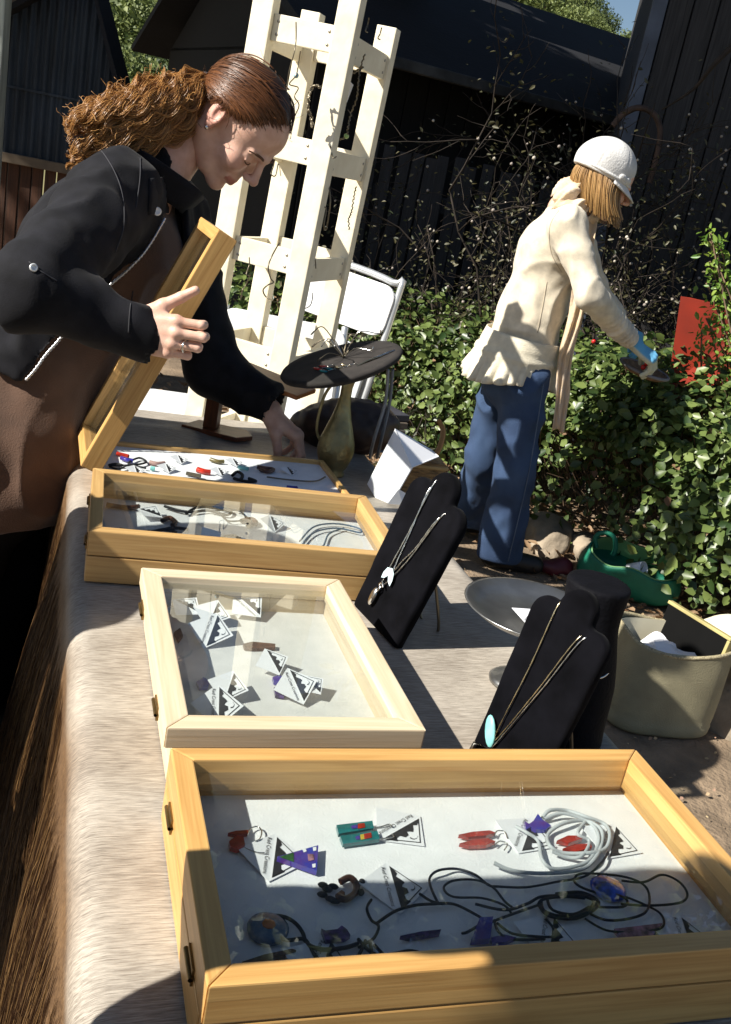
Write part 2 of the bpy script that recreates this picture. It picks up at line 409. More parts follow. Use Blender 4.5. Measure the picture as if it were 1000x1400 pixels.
# ---- hedge
hpath = catmull([(3.4, 3.35, 0), (2.6, 3.55, 0), (1.8, 3.72, 0), (1.34, 3.92, 0), (1.02, 4.4, 0), (0.52, 4.95, 0), (-0.1, 5.25, 0), (-0.9, 5.5, 0)], 14)
def hedge_points(n, seed, shell=(0.72, 1.06), smin=0.0, smax=1.0):
    g = np.random.default_rng(seed)
    f = g.uniform(smin, smax, n)*(len(hpath)-1.001); i = f.astype(int); t = (f-i)[:, None]
    c = hpath[i]*(1-t)+hpath[i+1]*t; d = hpath[i+1]-hpath[i]; d /= np.linalg.norm(d, axis=1)[:, None]
    side = np.stack([-d[:, 1], d[:, 0], d[:, 2]*0], 1)       # to the back for this direction is -side
    a = g.uniform(0.0, math.pi, n); r = g.uniform(*shell, n)
    lump = 1+0.13*vnoise(c*1.0+np.stack([np.cos(a), np.sin(a), a], 1)*0.8, 2.2, 3)+0.07*vnoise(np.stack([f*.9, a*4, a*0], 1), 1.7, 8)
    ca = np.sign(np.cos(a))*np.abs(np.cos(a))**0.6; sa = np.abs(np.sin(a))**0.55
    hh = 0.76
    P = c+side*(ca*0.42*r*lump)[:, None]; P[:, 2] = 0.02+sa*hh*r*lump
    N = side*np.cos(a)[:, None]; N[:, 2] = np.sin(a)+0.25
    N /= np.linalg.norm(N, axis=1)[:, None]
    return P, N
hedge = thing('hedge', 'low clipped hedge of round glossy leaves running behind the woman in the white cap', 'hedge', (1.2, 4.0, 0))
m_leaf = leafmat('hedge_leaf', (0.028, 0.060, 0.016), (0.19, 0.25, 0.07), 0.38, 0.25)
m_dead = leafmat('dry_leaf', (0.15, 0.075, 0.035), (0.36, 0.24, 0.14), 0.7, 0.2)
m_twig = pmat('twig', (0.20, 0.13, 0.08), 0.85, vary=0.3, scale=30)
P1, N1 = hedge_points(21000, 11); P2, N2 = hedge_points(5000, 12, (0.35, 0.75))
P3, N3 = hedge_points(9500, 14, (0.8, 1.1), 0.10, 0.60)
Pa = np.concatenate([P1, P2, P3]); Na = np.concatenate([N1, N2, N3])
# the gap behind the second woman's legs where the hedge is thin and dry
keep = ~((np.hypot(Pa[:, 0]-0.92, Pa[:, 1]-4.0) < 0.34) & (Pa[:, 2] < 0.5) & (rng.random(len(Pa)) < 0.8))
Pa, Na = Pa[keep], Na[keep]
dist = np.linalg.norm(Pa-np.array([0, 0, CAMZ]), axis=1)+rng.uniform(0, .5, len(Pa))-Na[:, 1]*-0.25
front = (Pa[:, 0] > 0.9) & (Pa[:, 0] < 1.85) & (Na[:, 1] < 0.1)
order = np.argsort(np.where(front, dist, 99)); near = order[:300]; far = order[300:]
V, Tq = scatter_leaves(Pa[far], Na[far], 0.047, 5, 0.40)
lm = tag(obj('leaves', newmesh('leaves', V, Tq, True), m_leaf, hedge, world=True), kind='stuff')
lv, lt = leaf_shape(1.0, 0.42); lme = newmesh('leaf', lv, lt, True)
for k in near:
    n = Vector(Na[k])+Vector((rnd.gauss(0, .4), rnd.gauss(0, .4), rnd.gauss(0, .4))); q = n.to_track_quat('Z', 'X') @ Vector((0, 0, 1)).to_track_quat('Z', 'X')
    o = obj('leaf', lme, m_leaf, hedge, world=True); s = rnd.uniform(.028, .062)
    o.matrix_basis = Matrix.Translation(Vector(Pa[k])+n.normalized()*0.01) @ n.to_track_quat('Z', 'Y').to_matrix().to_4x4() @ Matrix.Rotation(rnd.uniform(0, 6.28), 4, 'Z') @ Matrix.Scale(s, 4)
Pd, Nd = hedge_points(420, 15, (0.7, 1.05)); V, Tq = scatter_leaves(Pd, Nd, 0.04, 6, 0.4)
tag(obj('dry_leaves', newmesh('dry_leaves', V, Tq, True), m_dead, hedge, world=True), kind='stuff')
Ps, Ns = hedge_points(1500, 16, (0.75, 1.0)); paths = []
for p, n in zip(Ps, Ns):
    b = np.array([p[0]-n[0]*.3+rnd.uniform(-.1, .1), p[1]-n[1]*.3, max(0.0, p[2]-rnd.uniform(.15, .4))]); md = (p+b)/2+np.array([rnd.gauss(0, .03), rnd.gauss(0, .03), .03])
    paths.append(catmull([b, md, p], 3))
obj('twigs', tube_me('twigs', paths, 0.0028, 3), m_twig, hedge, world=True)['kind'] = 'stuff'
# ---- leaf litter and stones
def litter_pts(n, seed):
    g = np.random.default_rng(seed); P = []
    while len(P) < n:
        i = g.integers(20, len(hpath)-1); c = hpath[i]; p = c+np.array([g.normal(0, .35)-.1, g.normal(0, .3)-.35, 0])
        p[2] = 0.008+abs(g.normal(0, .008)); P.append(p)
    return np.array(P)
Pl = litter_pts(1700, 21); V, Tq = scatter_leaves(Pl, np.tile([0, 0, 1.0], (len(Pl), 1)), 0.05, 22, 0.3, 0.35)
tag(obj('leaf_litter', newmesh('leaf_litter', V, Tq, True), m_dead), 'dry brown leaves littering the ground under the hedge', 'leaf litter', kind='stuff')
gp = np.stack([rng.uniform(.35, 2.2, 700), rng.uniform(1.5, 3.6, 700), np.full(700, .004)], 1)
V, Tq = scatter_leaves(gp, np.tile([0, 0, 1.0], (700, 1)), 0.011, 23, 0.5, 0.8)
tag(obj('ground_debris', newmesh('ground_debris', V, Tq), pmat('debris', (0.42, 0.3, 0.18), .9, vary=.3, island=.4)), 'bark chips and grit strewn over the bare dirt', 'debris', kind='stuff')
m_rock = pmat('rock', (0.30, 0.245, 0.18), 0.9, vary=0.25, scale=9, bump=0.6, bscale=30, detail=8)
def rock(c, r, sq, seed, label):
    bm = bmesh.new(); bmesh.ops.create_icosphere(bm, subdivisions=4, radius=1.0); me = bmmesh('rock', bm, True)
    def fn(P, N):
        Q = P*(1+0.22*vnoise(P, 1.3, seed)+0.1*vnoise(P, 3.1, seed+1)+0.03*vnoise(P, 9, seed+2))[:, None]
        Q = np.sign(Q)*np.abs(Q)**0.85
        return Q*np.array(sq)*r
    displace_me(me, fn)
    tag(obj('rock', me, m_rock, None, c, (0, 0, rnd.uniform(0, 6))), label, 'rock', 'stones edging the hedge')
rock((1.24, 2.82, 0.03), 0.24, (1, .8, .75), 3, 'big rounded tan boulder to the right of the khaki cooler bag')
rock((1.5, 2.5, 0.0), 0.2, (1.2, .8, .5), 9, 'flat half buried stone at the right edge beside the boulder')
rock((0.80, 4.02, 0.02), 0.13, (1.3, .8, .7), 5, 'pale stone on the ground just right of the jeans')
rock((0.96, 3.98, 0.02), 0.1, (1.2, .8, .7), 6, 'small pale stone right of the stone beside the jeans')
rock((0.55, 4.3, 0.02), 0.12, (1.3, .9, .6), 7, 'stone in the shade behind the legs in jeans')
# ---- barn
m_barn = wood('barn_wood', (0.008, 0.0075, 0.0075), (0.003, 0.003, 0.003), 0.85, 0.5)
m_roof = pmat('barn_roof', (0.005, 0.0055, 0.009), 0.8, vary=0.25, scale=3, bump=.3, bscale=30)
E0 = Vector((ony(560, 140, 6.7)[0], 6.7, 0)); E1 = Vector((ony(735, 190, 7.25)[0], 7.25, 0))
bd = (E1-E0).normalized(); bn = Vector((bd.y, -bd.x, 0))
barn = thing('barn', 'long dark timber barn with a low dark roof standing in deep shade', 'barn', E0)
barn.rotation_euler = (0, 0, math.atan2(bd.y, bd.x))
ez = 1.98; L0, L1 = -0.62, 4.6
nbd = int((L1-L0)/0.16); bdm = boxme('board', (0, -0.012, -0.075), (ez, 0.012, 0.075), 0.004)
for k in range(nbd):
    x = L0+0.08+k*0.16
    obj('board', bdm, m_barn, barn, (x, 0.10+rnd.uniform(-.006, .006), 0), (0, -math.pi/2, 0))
obj('back_wall', boxme('back_wall', (L0, 2.9, 0), (L1, 3.0, 2.0)), m_barn, barn)
obj('side_wall', boxme('side_wall', (L0-0.03, 0.12, 0), (L0, 3.0, 2.0)), m_barn, barn)
rz = 2.86
def slab(name, a, b, c, d, t, mat, par):
    n = (Vector(b)-Vector(a)).cross(Vector(d)-Vector(a)).normalized()*t
    V = [Vector(p) for p in (a, b, c, d)]; V += [p-n for p in V]
    return obj(name, newmesh(name, [tuple(v) for v in V], [(0, 1, 2, 3), (7, 6, 5, 4), (0, 4, 5, 1), (1, 5, 6, 2), (2, 6, 7, 3), (3, 7, 4, 0)]), mat, par)
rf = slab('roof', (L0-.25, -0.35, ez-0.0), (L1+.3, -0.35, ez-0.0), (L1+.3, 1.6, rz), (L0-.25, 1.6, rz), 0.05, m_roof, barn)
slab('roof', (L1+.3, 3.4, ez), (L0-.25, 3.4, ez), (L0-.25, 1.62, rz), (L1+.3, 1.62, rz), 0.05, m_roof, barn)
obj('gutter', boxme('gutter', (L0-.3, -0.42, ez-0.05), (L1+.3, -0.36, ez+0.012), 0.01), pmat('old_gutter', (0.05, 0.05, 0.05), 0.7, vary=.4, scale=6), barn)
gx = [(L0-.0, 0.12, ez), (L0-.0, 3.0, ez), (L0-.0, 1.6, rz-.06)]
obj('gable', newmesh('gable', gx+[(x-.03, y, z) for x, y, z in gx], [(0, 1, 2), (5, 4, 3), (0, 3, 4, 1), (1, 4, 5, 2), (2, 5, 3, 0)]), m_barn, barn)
# ---- picket fence in front of the barn
fen = thing('picket_fence', 'dark weathered picket fence with narrow gaps in front of the barn', 'fence', (0.2, 5.9, 0))
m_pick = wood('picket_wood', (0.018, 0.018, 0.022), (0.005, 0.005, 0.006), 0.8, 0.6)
pkm = boxme('slat', (0, -0.011, -0.033), (1.5, 0.011, 0.033), 0.004)
for k in range(22):
    x = -0.55+k*0.082
    obj('slat', pkm, m_pick, fen, (x, rnd.uniform(-.006, .006), rnd.uniform(-.02, .02)), (0, -math.pi/2+rnd.uniform(-.015, .015), 0))
for z in (0.35, 1.2):
    obj('fence_rail', boxme('fence_rail', (-0.65, 0.02, z), (1.3, 0.06, z+.09), 0.005), m_pick, fen)
for x in (-0.6, 1.25): obj('post', boxme('post', (x-.05, 0.06, 0), (x+.05, .16, 1.6), .006), m_pick, fen)
# ---- dark boarded building on the right
c0 = ony(896, 60, 5.3)
rb = thing('boarded_building', 'tall dark building of vertical weathered boards at the upper right', 'building', (c0.x, 5.3, 0), -0.12)
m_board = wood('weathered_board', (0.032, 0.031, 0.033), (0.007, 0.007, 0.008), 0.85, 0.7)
bdm = boxme('board', (0, -0.014, -0.056), (3.6, 0.014, 0.056), 0.005)
for k in range(11):
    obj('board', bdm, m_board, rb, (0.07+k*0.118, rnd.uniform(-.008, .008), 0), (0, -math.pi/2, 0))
obj('corner_trim', boxme('corner_trim', (-0.06, -0.03, 0), (0.008, 0.06, 3.6), .004), pmat('trim', (0.06, 0.075, 0.11), .6, vary=.2), rb)
obj('side_wall', boxme('side_wall', (-0.03, 0.062, 0), (0.0, 3.0, 3.6)), m_board, rb)
obj('back_wall', boxme('back_wall', (0.0, 0.03, 0), (1.4, 0.08, 3.58)), m_board, rb)
slab('roof', (-0.3, -0.4, 3.62), (1.7, -0.4, 3.62), (1.7, 3.2, 4.3), (-0.3, 3.2, 4.3), .06, m_roof, rb)
# ---- shed with corrugated metal at the left
sc = ony(38, 150, 6.6)
sh = thing('shed', 'small shed of blue grey corrugated metal with rusty red boards below', 'shed', (sc.x, 6.6, 0), 0.10)
def corr(name, x0, x1, z0, ztop, y=0.0, pitch=0.055, amp=0.010):
    n = int((x1-x0)/pitch*6); xs = np.linspace(x0, x1, n); V = []; Fc = []
    for i, x in enumerate(xs):
        yy = y+amp*math.sin(2*math.pi*x/pitch); V += [(x, yy, z0), (x, yy, ztop(x))]
        if i: Fc.append((2*i-2, 2*i, 2*i+1, 2*i-1))
    return newmesh(name, V, Fc, True)
m_corr = pmat('corrugated', (0.02, 0.03, 0.045), 0.6, metal=.2, vary=.35, scale=5, stretch=(3, 1, .4))
pk = 0.32
gt = lambda x: 1.62+ (x+0.42)*0.75 if x < pk else 2.18-(x-pk)*2.6
obj('metal_wall', corr('metal_wall', -0.42, 0.62, 1.02, gt), m_corr, sh)
obj('seam', boxme('seam', (-0.42, -0.018, 1.42), (0.60, -0.012, 1.435)), m_corr, sh)
obj('roof', newmesh('roof', [(-.5, -.12, 1.60), (pk, -.12, 2.215), (pk, .3, 2.215), (-.5, .3, 1.6), (.66, -.12, 1.36), (.66, .3, 1.36),
     (-.5, -.12, 1.56), (pk, -.12, 2.175), (pk, .3, 2.175), (-.5, .3, 1.56), (.62, -.12, 1.36), (.62, .3, 1.36)],
    [(0, 1, 2, 3), (1, 4, 5, 2), (9, 8, 7, 6), (8, 11, 10, 7), (0, 6, 7, 1), (1, 7, 10, 4), (3, 2, 8, 9), (2, 5, 11, 8), (0, 3, 9, 6), (4, 10, 11, 5)]), m_roof, sh)
m_rust = wood('rusty_board', (0.09, 0.035, 0.016), (0.03, 0.014, 0.008), .85, .6)
bdm = boxme('board', (0, -0.012, -0.034), (1.0, 0.012, 0.034), .003)
for k in range(13): obj('board', bdm, m_rust, sh, (-0.38+k*.078, 0.03+rnd.uniform(-.008, .008), 0.0), (0, -math.pi/2, 0))
obj('door_lintel', boxme('door_lintel', (-.46, -.04, .97), (.62, .05, 1.03), .005), pmat('lintel', (.16, .12, .08), .8, vary=.2), sh)
pp = ony(2, 130, 6.2)
po = thing('shed_post', 'pale weathered post standing at the far left edge before the shed', 'post', (pp.x-.05, 6.2, 0))
obj('post', boxme('post', (-.05, -.05, 0), (.06, .05, 1.95), .008), pmat('pale_post', (.46, .50, .44), .8, vary=.2, scale=6, stretch=(4, 4, .5)), po)
obj('cap_beam', boxme('cap_beam', (-.5, -.04, 1.95), (.35, .06, 2.02), .006), pmat('pale_post', (.4, .4, .36)), po)
# ---- iron hoop and red panel beyond the hedge
hp = [ony(x, y, 5.0) for x, y in ((838, 172), (850, 158), (868, 148), (886, 150), (899, 163), (903, 185), (898, 215), (888, 250))]
tag(obj('iron_hoop', tube_me('iron_hoop', [catmull(hp, 6)], 0.014, 6), pmat('rust_iron', (.07, .04, .028), .8, vary=.3, scale=20)), 'bent rusty iron hoop rising above the berry bush', 'hoop')
m_red = pmat('red_paint', (0.36, 0.030, 0.010), .55, vary=.3, scale=5, col2=(.16, .02, .01))
q = [onz(915, 528, 0.52), ony(931, 405, 4.2), ony(1040, 430, 4.2), ony(1040, 545, 4.1)]
q0 = ony(913, 530, 4.15)
nv = Vector((0.05, .04, 0))
tag(obj('metal_sheet', newmesh('metal_sheet', [tuple(p) for p in (q0, q[1], q[2], q[3])]+[tuple(Vector(p)+nv) for p in (q0, q[1], q[2], q[3])], [(0, 1, 2, 3), (7, 6, 5, 4), (0, 4, 5, 1), (1, 5, 6, 2), (2, 6, 7, 3), (3, 7, 4, 0)]), m_red), 'rust red painted metal sheet leaning behind the hedge at the right edge', 'metal sheet')
# ---- bush with white berries
bb = thing('berry_bush', 'bare dark bush with many small white berries behind the second woman', 'bush', (1.3, 5.2, 0))
g = np.random.default_rng(31); paths = []; tips = []; rad = []
def grow(p, d, L, r, lev):
    pts = [p]; n = 5
    for k in range(n):
        d = d+g.normal(0, .17, 3); d[2] += .03; d /= np.linalg.norm(d); p = p+d*L/n; pts.append(p)
        if lev < 3 and g.random() < (.8 if lev else .9):
            a = d+g.normal(0, .65, 3); a /= np.linalg.norm(a); grow(p, a, L*g.uniform(.45, .7), r*.6, lev+1)
    paths.append(np.array(pts)); rad.append(np.linspace(r, r*.45, n+1)); tips.append(pts[-1])
    if lev >= 1: tips.extend(pts[2:])
for k in range(34):
    x = g.uniform(.2, 2.6); y = 5.0+g.uniform(-.25, .4)-max(0, x-1.4)*.5
    grow(np.array([x, y, g.uniform(0, .5)]), np.array([g.normal(0, .35), g.normal(0, .2)-.05, 1.0]), g.uniform(.7, 1.15), .009, 0)
for _ in range(2):
    st = ony(735, 330, 4.9); en = ony(632, 288, 4.6); paths.append(catmull([st, (st+en)/2+Vector((0, 0, .02)), en], 4)); rad.append(np.linspace(.006, .003, 9)); tips.append(np.array(en))
bs = catmull([ony(1010, 55, 4.7), ony(975, 90, 4.7), ony(948, 122, 4.75), ony(905, 150, 4.8)], 5); paths.append(bs); rad.append(np.linspace(.014, .004, len(bs)))
obj('branches', tube_me('branches', paths, rad, 4), pmat('bush_bark', (.026, .017, .011), .85, vary=.3, scale=20), bb, world=True)
tips = np.array(tips); sel = tips[(tips[:, 2] > .7) & (tips[:, 2] < 1.9)]; sel = sel[g.permutation(len(sel))[:900]]
bv, bf = [], []
ico = bmesh.new(); bmesh.ops.create_icosphere(ico, subdivisions=1, radius=1); iv = np.array([v.co[:] for v in ico.verts]); it = np.array([[v.index for v in f.verts] for f in ico.faces]); ico.free()
sel = sel+g.normal(0, .012, sel.shape); s = g.uniform(.004, .0095, len(sel))
V = (sel[:, None]+iv[None]*s[:, None, None]).reshape(-1, 3); Tq = (it[None]+(np.arange(len(sel))*len(iv))[:, None, None]).reshape(-1, 3)
obj('berries', newmesh('berries', V, Tq, True), pmat('berry', (.42, .37, .31), .6, vary=.2, island=.4), bb, world=True)['kind'] = 'stuff'
lp = tips[g.integers(0, len(tips), 17000)]+g.normal(0, .06, (17000, 3)); lp[:, 2] -= np.abs(g.normal(0, .22, 17000)); V, Tq = scatter_leaves(lp, np.tile([0, -.4, 1.0], (17000, 1)), .028, 33, .27, .8)
obj('leaves', newmesh('leaves', V, Tq, True), leafmat('bush_leaf', (.022, .03, .012), (.10, .085, .036), .5, .2), bb, world=True)['kind'] = 'stuff'
# ---- bright green shrub at the right edge
gb = thing('green_shrub', 'bright green leafy shrub with upright shoots at the right edge before the red panel', 'shrub', (1.62, 3.95, 0))
g = np.random.default_rng(41); paths = []; LP = []
for k in range(26):
    b = np.array([1.55+g.normal(0, .10), 3.85+g.normal(0, .08), .55]); e = np.array(ony(g.uniform(945, 1060), g.uniform(315, 480), 3.85)); m = (b+e)/2+g.normal(0, .04, 3)
    c = catmull([b, m, e], 8); paths.append(c)
    for p in c[4:]:
        for _ in range(5): LP.append(p+g.normal(0, .018, 3))
obj('stems', tube_me('stems', paths, .0035, 4), m_twig, gb, world=True)
LP = np.array(LP); V, Tq = scatter_leaves(LP, np.tile([-.5, -.4, .7], (len(LP), 1)), .030, 42, .28, .6)
obj('leaves', newmesh('leaves', V, Tq, True), leafmat('bright_leaf', (.09, .20, .03), (.28, .38, .06), .4, .35), gb, world=True)['kind'] = 'stuff'
# ---- hillside and its trees
def hz(P):
    d = np.clip((P[:, 1]-14)/50, 0, 1)
    top = np.clip(15-(P[:, 0]-P[:, 1]*.085)*3.2, 3.5, 15)
    return -0.4+top*d**1.1+1.0*vnoise(P, .12, 4)*d
tag(obj('hill', grid_me('hill', -70, 90, 13.5, 66, 80, 50, hz), pmat('hill_grass', (.30, .24, .12), .95, vary=.3, scale=.6, col2=(.10, .12, .05))), kind='structure')
m_far = leafmat('far_leaf', (.035, .06, .018), (.13, .17, .055), .6, .25)
m_far2 = leafmat('far_leaf_light', (.09, .13, .035), (.24, .28, .09), .6, .3)
m_bark = pmat('bark', (.16, .12, .085), .9, vary=.3, scale=6, stretch=(3, 3, .6), bump=.5, bscale=20)
def crown_mesh(name, n, r, leaf, seed, clumps=26):
    g = np.random.default_rng(seed)
    cc = g.normal(0, 1, (clumps, 3)); cc /= np.linalg.norm(cc, axis=1)[:, None]; cc *= (g.random(clumps)**.4)[:, None]*.78
    cr = g.uniform(.22, .42, clumps); k = g.integers(0, clumps, n)
    d = g.normal(0, 1, (n, 3)); d /= np.linalg.norm(d, axis=1)[:, None]
    P = (cc[k]+d*(cr[k]*g.uniform(.55, 1.05, n))[:, None])*np.array(r)
    V, Tq = scatter_leaves(P, d, leaf, seed+1, .42, .5)
    return newmesh(name, V, Tq, True), [tuple(c*np.array(r)) for c in cc[:9]]
def trunk_mesh(name, h, rt, ends, seed):
    g = np.random.default_rng(seed); pa = [catmull([(0, 0, -.3), (.1*rt*3, 0, h*.45), (0, .1*rt*3, h)], 4)]; rr = [np.linspace(rt, rt*.55, len(pa[0]))]
    for e in ends:
        a = np.array([0, 0, h*g.uniform(.7, 1.0)]); b = np.array(e)+np.array([0, 0, h*1.0]); m = a*.5+b*.5+g.normal(0, .12*h*.3, 3)
        c = catmull([a, m, b], 4); pa.append(c); rr.append(np.linspace(rt*.45, rt*.08, len(c)))
    return tube_me(name, pa, rr, 7)
crowns = []
for k in range(4):
    cm, en = crown_mesh('crown', 15000, (2.3, 2.3, 1.7), .13, 60+k*3, 44); crowns.append((cm, trunk_mesh('trunk', 1.9, .17, en, 70+k)))
spots = []
g = np.random.default_rng(77)
for px, py, Y, sc_ in ((665, 8, 24, .8), (700, 22, 30, .9), (735, 12, 34, .8), (760, 40, 27, .55), (775, 20, 36, .6), (790, 55, 23, .4), (805, 40, 33, .45), (826, 68, 28, .4), (845, 80, 30, .42), (868, 92, 30, .4), (885, 98, 28, .35), (750, 10, 30, .6),
                       (150, 20, 22, .9), (190, 40, 25, 1.0), (225, 25, 29, 1.0), (170, 90, 19, .8), (210, 110, 22, .9), (150, 150, 17, .7), (195, 165, 16, .65), (235, 90, 30, 1.1), (130, 60, 30, 1.2), (60, 10, 26, 1.2), (20, 40, 20, 1.0), (100, -20, 34, 1.2)):
    spots.append((px, py, Y, sc_))
ORD = ('first', 'second', 'third', 'fourth', 'fifth', 'sixth', 'seventh', 'eighth', 'ninth', 'tenth', 'eleventh', 'twelfth')
spots.sort()
seen_ = {}
for i, (px, py, Y, s_) in enumerate(spots):
    p = ony(px, py, Y); k = i % 4
    side = 'above the barn roof' if px > 500 else 'seen between the shed and the barn'
    t = thing('hill_tree', 'sunlit hillside tree, %s from the left %s' % (ORD[seen_.setdefault(side, 0)], side), 'tree', (p.x, p.y, p.z-1.9*s_), g.uniform(0, 6.28), 'hillside trees '+side)
    seen_[side] += 1
    t.scale = (s_, s_, s_)
    o = obj('crown', crowns[k][0], None, t, (0, 0, 1.9)); obj('trunk', crowns[k][1], m_bark, t)
    if len(crowns[k][0].materials) == 0: crowns[k][0].materials.append(m_far if k % 2 else m_far2)
# ---- shade trees standing outside the picture to the left: their shade keeps the barn dark
cm, en = crown_mesh('crown', 12500, (2.9, 2.1, 1.5), .20, 90, 40); tm = trunk_mesh('trunk', 4.2, .3, en, 91)
m_oak = leafmat('oak_leaf', (.03, .055, .018), (.09, .12, .04), .5, .15)
for (x, y, z, rz_, lab) in ((-6.6, 5.3, 5.9, .3, 'broad oak left of the shed shading the yard'), (-4.0, 4.15, 6.1, 2.0, 'broad oak whose crown hangs over the yard left of the barn'),
                       (-0.6, 7.9, 6.4, 4.0, 'broad oak rising behind the barn'), (-7.4, 9.0, 6.3, 5.0, 'broad oak far left behind the shed'), (-3.6, 8.6, 6.6, 1.2, 'broad oak behind the gap between shed and barn'), (2.2, 9.4, 6.6, 3.1, 'broad oak behind the right end of the barn')):
    t = thing('oak_tree', lab, 'tree', (x, y, 0), rz_*0.0, 'oaks shading the yard')
    obj('crown', cm, m_oak, t, (0, 0, z), (0, 0, math.pi if rz_ > 3 else 0))
    tx = 0.0
    obj('trunk', tm, m_bark, t, (0, 0, z-4.2))
    if z-4.2 > 0: obj('trunk_base', tube_me('trunk_base', [[(0, 0, -.3), (0, 0, z-4.2+.1)]], .3, 9), m_bark, t)
# ================================================================== TABLE
m_cloth, nt, b = nodes_of('satin_cloth'); N = nt.nodes
tc = N.new('ShaderNodeTexCoord'); mp = N.new('ShaderNodeMapping'); mp.inputs['Rotation'].default_value = (0, 0, 0.10); mp.inputs['Scale'].default_value = (48, 760, 150)
link(nt, tc.outputs['Object'], mp.inputs[0])
nz = N.new('ShaderNodeTexNoise'); nz.inputs['Scale'].default_value = 1.0; nz.inputs['Detail'].default_value = 6; nz.inputs['Roughness'].default_value = .65; link(nt, mp.outputs[0], nz.inputs[0])
nb_ = N.new('ShaderNodeTexNoise'); nb_.inputs['Scale'].default_value = 11; nb_.inputs['Detail'].default_value = 3; link(nt, tc.outputs['Object'], nb_.inputs[0])
mx = N.new('ShaderNodeMix'); mx.data_type = 'FLOAT'; mx.inputs[0].default_value = .25; link(nt, nz.outputs[0], mx.inputs[2]); link(nt, nb_.outputs[0], mx.inputs[3])
rp = N.new('ShaderNodeValToRGB'); e = rp.color_ramp.elements; e[0].position = .36; e[0].color = (.20, .17, .138, 1); e[1].position = .62; e[1].color = (.52, .47, .40, 1)  # pale taupe: the satin's sheen painted into the colour of the flat top
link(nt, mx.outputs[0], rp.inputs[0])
rp2 = N.new('ShaderNodeValToRGB'); e = rp2.color_ramp.elements; e[0].position = .38; e[0].color = (.05, .024, .010, 1); e[1].position = .66; e[1].color = (.24, .14, .065, 1)  # the satin's own brown, kept where the cloth hangs
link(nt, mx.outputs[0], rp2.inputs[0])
at_ = N.new('ShaderNodeAttribute'); at_.attribute_name = 'sheen_fade'
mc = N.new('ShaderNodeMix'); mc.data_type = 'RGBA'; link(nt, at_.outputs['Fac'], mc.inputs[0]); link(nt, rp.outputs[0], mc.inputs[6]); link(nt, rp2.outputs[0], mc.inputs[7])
link(nt, mc.outputs[2], b.inputs['Base Color']); b.inputs['Roughness'].default_value = .5; b.inputs['Sheen Weight'].default_value = .0; b.inputs['Sheen Roughness'].default_value = .4
b.inputs['Specular IOR Level'].default_value = .35
bp = N.new('ShaderNodeBump'); bp.inputs['Strength'].default_value = .5; bp.inputs['Distance'].default_value = .002; link(nt, nz.outputs[0], bp.inputs['Height']); link(nt, bp.outputs[0], b.inputs['Normal'])
V0, V1, UW = -0.30, 1.60, 0.66
table = thing('folding_table', 'long folding table under the brown satin cloth', 'table', tab(0, 0), TA)
m_tab = pmat('table_top', (.55, .5, .42), .5, vary=.1)
obj('table_top', boxme('table_top', (0.012, V0+.012, TZ-.035), (UW-.012, V1-.012, TZ-.006), .006), m_tab, table)
for u in (.06, UW-.06):
    for v in (V0+.12, V1-.12): obj('leg', tube_me('leg', [[(u, v, 0), (u, v, TZ-.03)]], .016, 10), pmat('leg_metal', (.3, .3, .32), .4, .8), table)
# cloth: an arc-length sheet across the table, falling at the left, right and far sides
nu, nv = 150, 240
s = np.linspace(-.64, UW+.10, nu); vv = np.linspace(V0-.25, V1+.16, nv)
Vt = np.zeros((nu, nv, 3)); sheen_f = np.zeros((nu, nv))
def drop(a, r=.028):                    # arc length past the edge -> outward, down
    q = r*math.pi/2
    o = np.where(a < 0, a, np.where(a < q, r*np.sin(np.clip(a, 0, q)/r), r))
    d = np.where(a < 0, 0, np.where(a < q, r*(1-np.cos(np.clip(a, 0, q)/r)), r+(a-q)))
    return o, d
r_ = .028
for j, v in enumerate(vv):
    aL = -(s)-0.0+r_; oL, dL = drop(aL-0.0)
    u = np.where(s < r_, r_-oL, s); dz = np.where(s < r_, dL, 0.0)
    aR = s-(UW-r_); oR, dR = drop(aR); u = np.where(s > UW-r_, UW-r_+oR, u); dz = dz+np.where(s > UW-r_, dR, 0)
    hang = np.clip(dz-.03, 0, 1)
    fold = .030*np.sin(v*9.5+.6*np.sin(v*3.1))+.016*np.sin(v*23+1)
    u = u-np.where(s < .3, 1, -.4)*(hang**.8)*(fold*1.5+.05+.05*math.sin(v*2.2))
    aF = np.array(v-(V1-r_)); oF, dF = drop(aF); aN = np.array((V0+r_)-v); oN, dN = drop(aN)
    v2 = v if V0+r_ <= v <= V1-r_ else (V1-r_+float(oF) if v > V1-r_ else V0+r_-float(oN))
    dz2 = float(dF) if v > V1-r_ else (float(dN) if v < V0+r_ else 0)
    v3 = v2+hang*.02*np.sin(v*14)
    Vt[:, j, 0] = u; Vt[:, j, 1] = v3; Vt[:, j, 2] = TZ-dz-dz2
    sheen_f[:, j] = np.clip((dz-.004+.008*math.sin(v*7)+.004*math.sin(v*31))/.034, 0, 1)  # painted sheen ends over the edge: pale on top, brown on the fall
P = Vt.reshape(-1, 3); flat = (sheen_f.ravel() < .01)
P[:, 2] += np.where(flat, .0012*vnoise(P, 9, 5), 0)
wr = np.exp(-((P[:, 1]-1.40-.12*P[:, 0])/.035)**2)*np.clip((.5-P[:, 0])/.3, 0, 1)*.010+np.exp(-((P[:, 1]-1.50+.1*P[:, 0])/.025)**2)*.008
P[:, 2] += np.where(flat, wr, 0)
I = np.arange(nu*nv).reshape(nu, nv); Fc = np.stack([I[:-1, :-1], I[1:, :-1], I[1:, 1:], I[:-1, 1:]], -1).reshape(-1, 4)
me = newmesh('tablecloth', P, Fc, True); at = me.attributes.new('sheen_fade', 'FLOAT', 'POINT'); at.data.foreach_set('value', sheen_f.ravel().astype(np.float32))
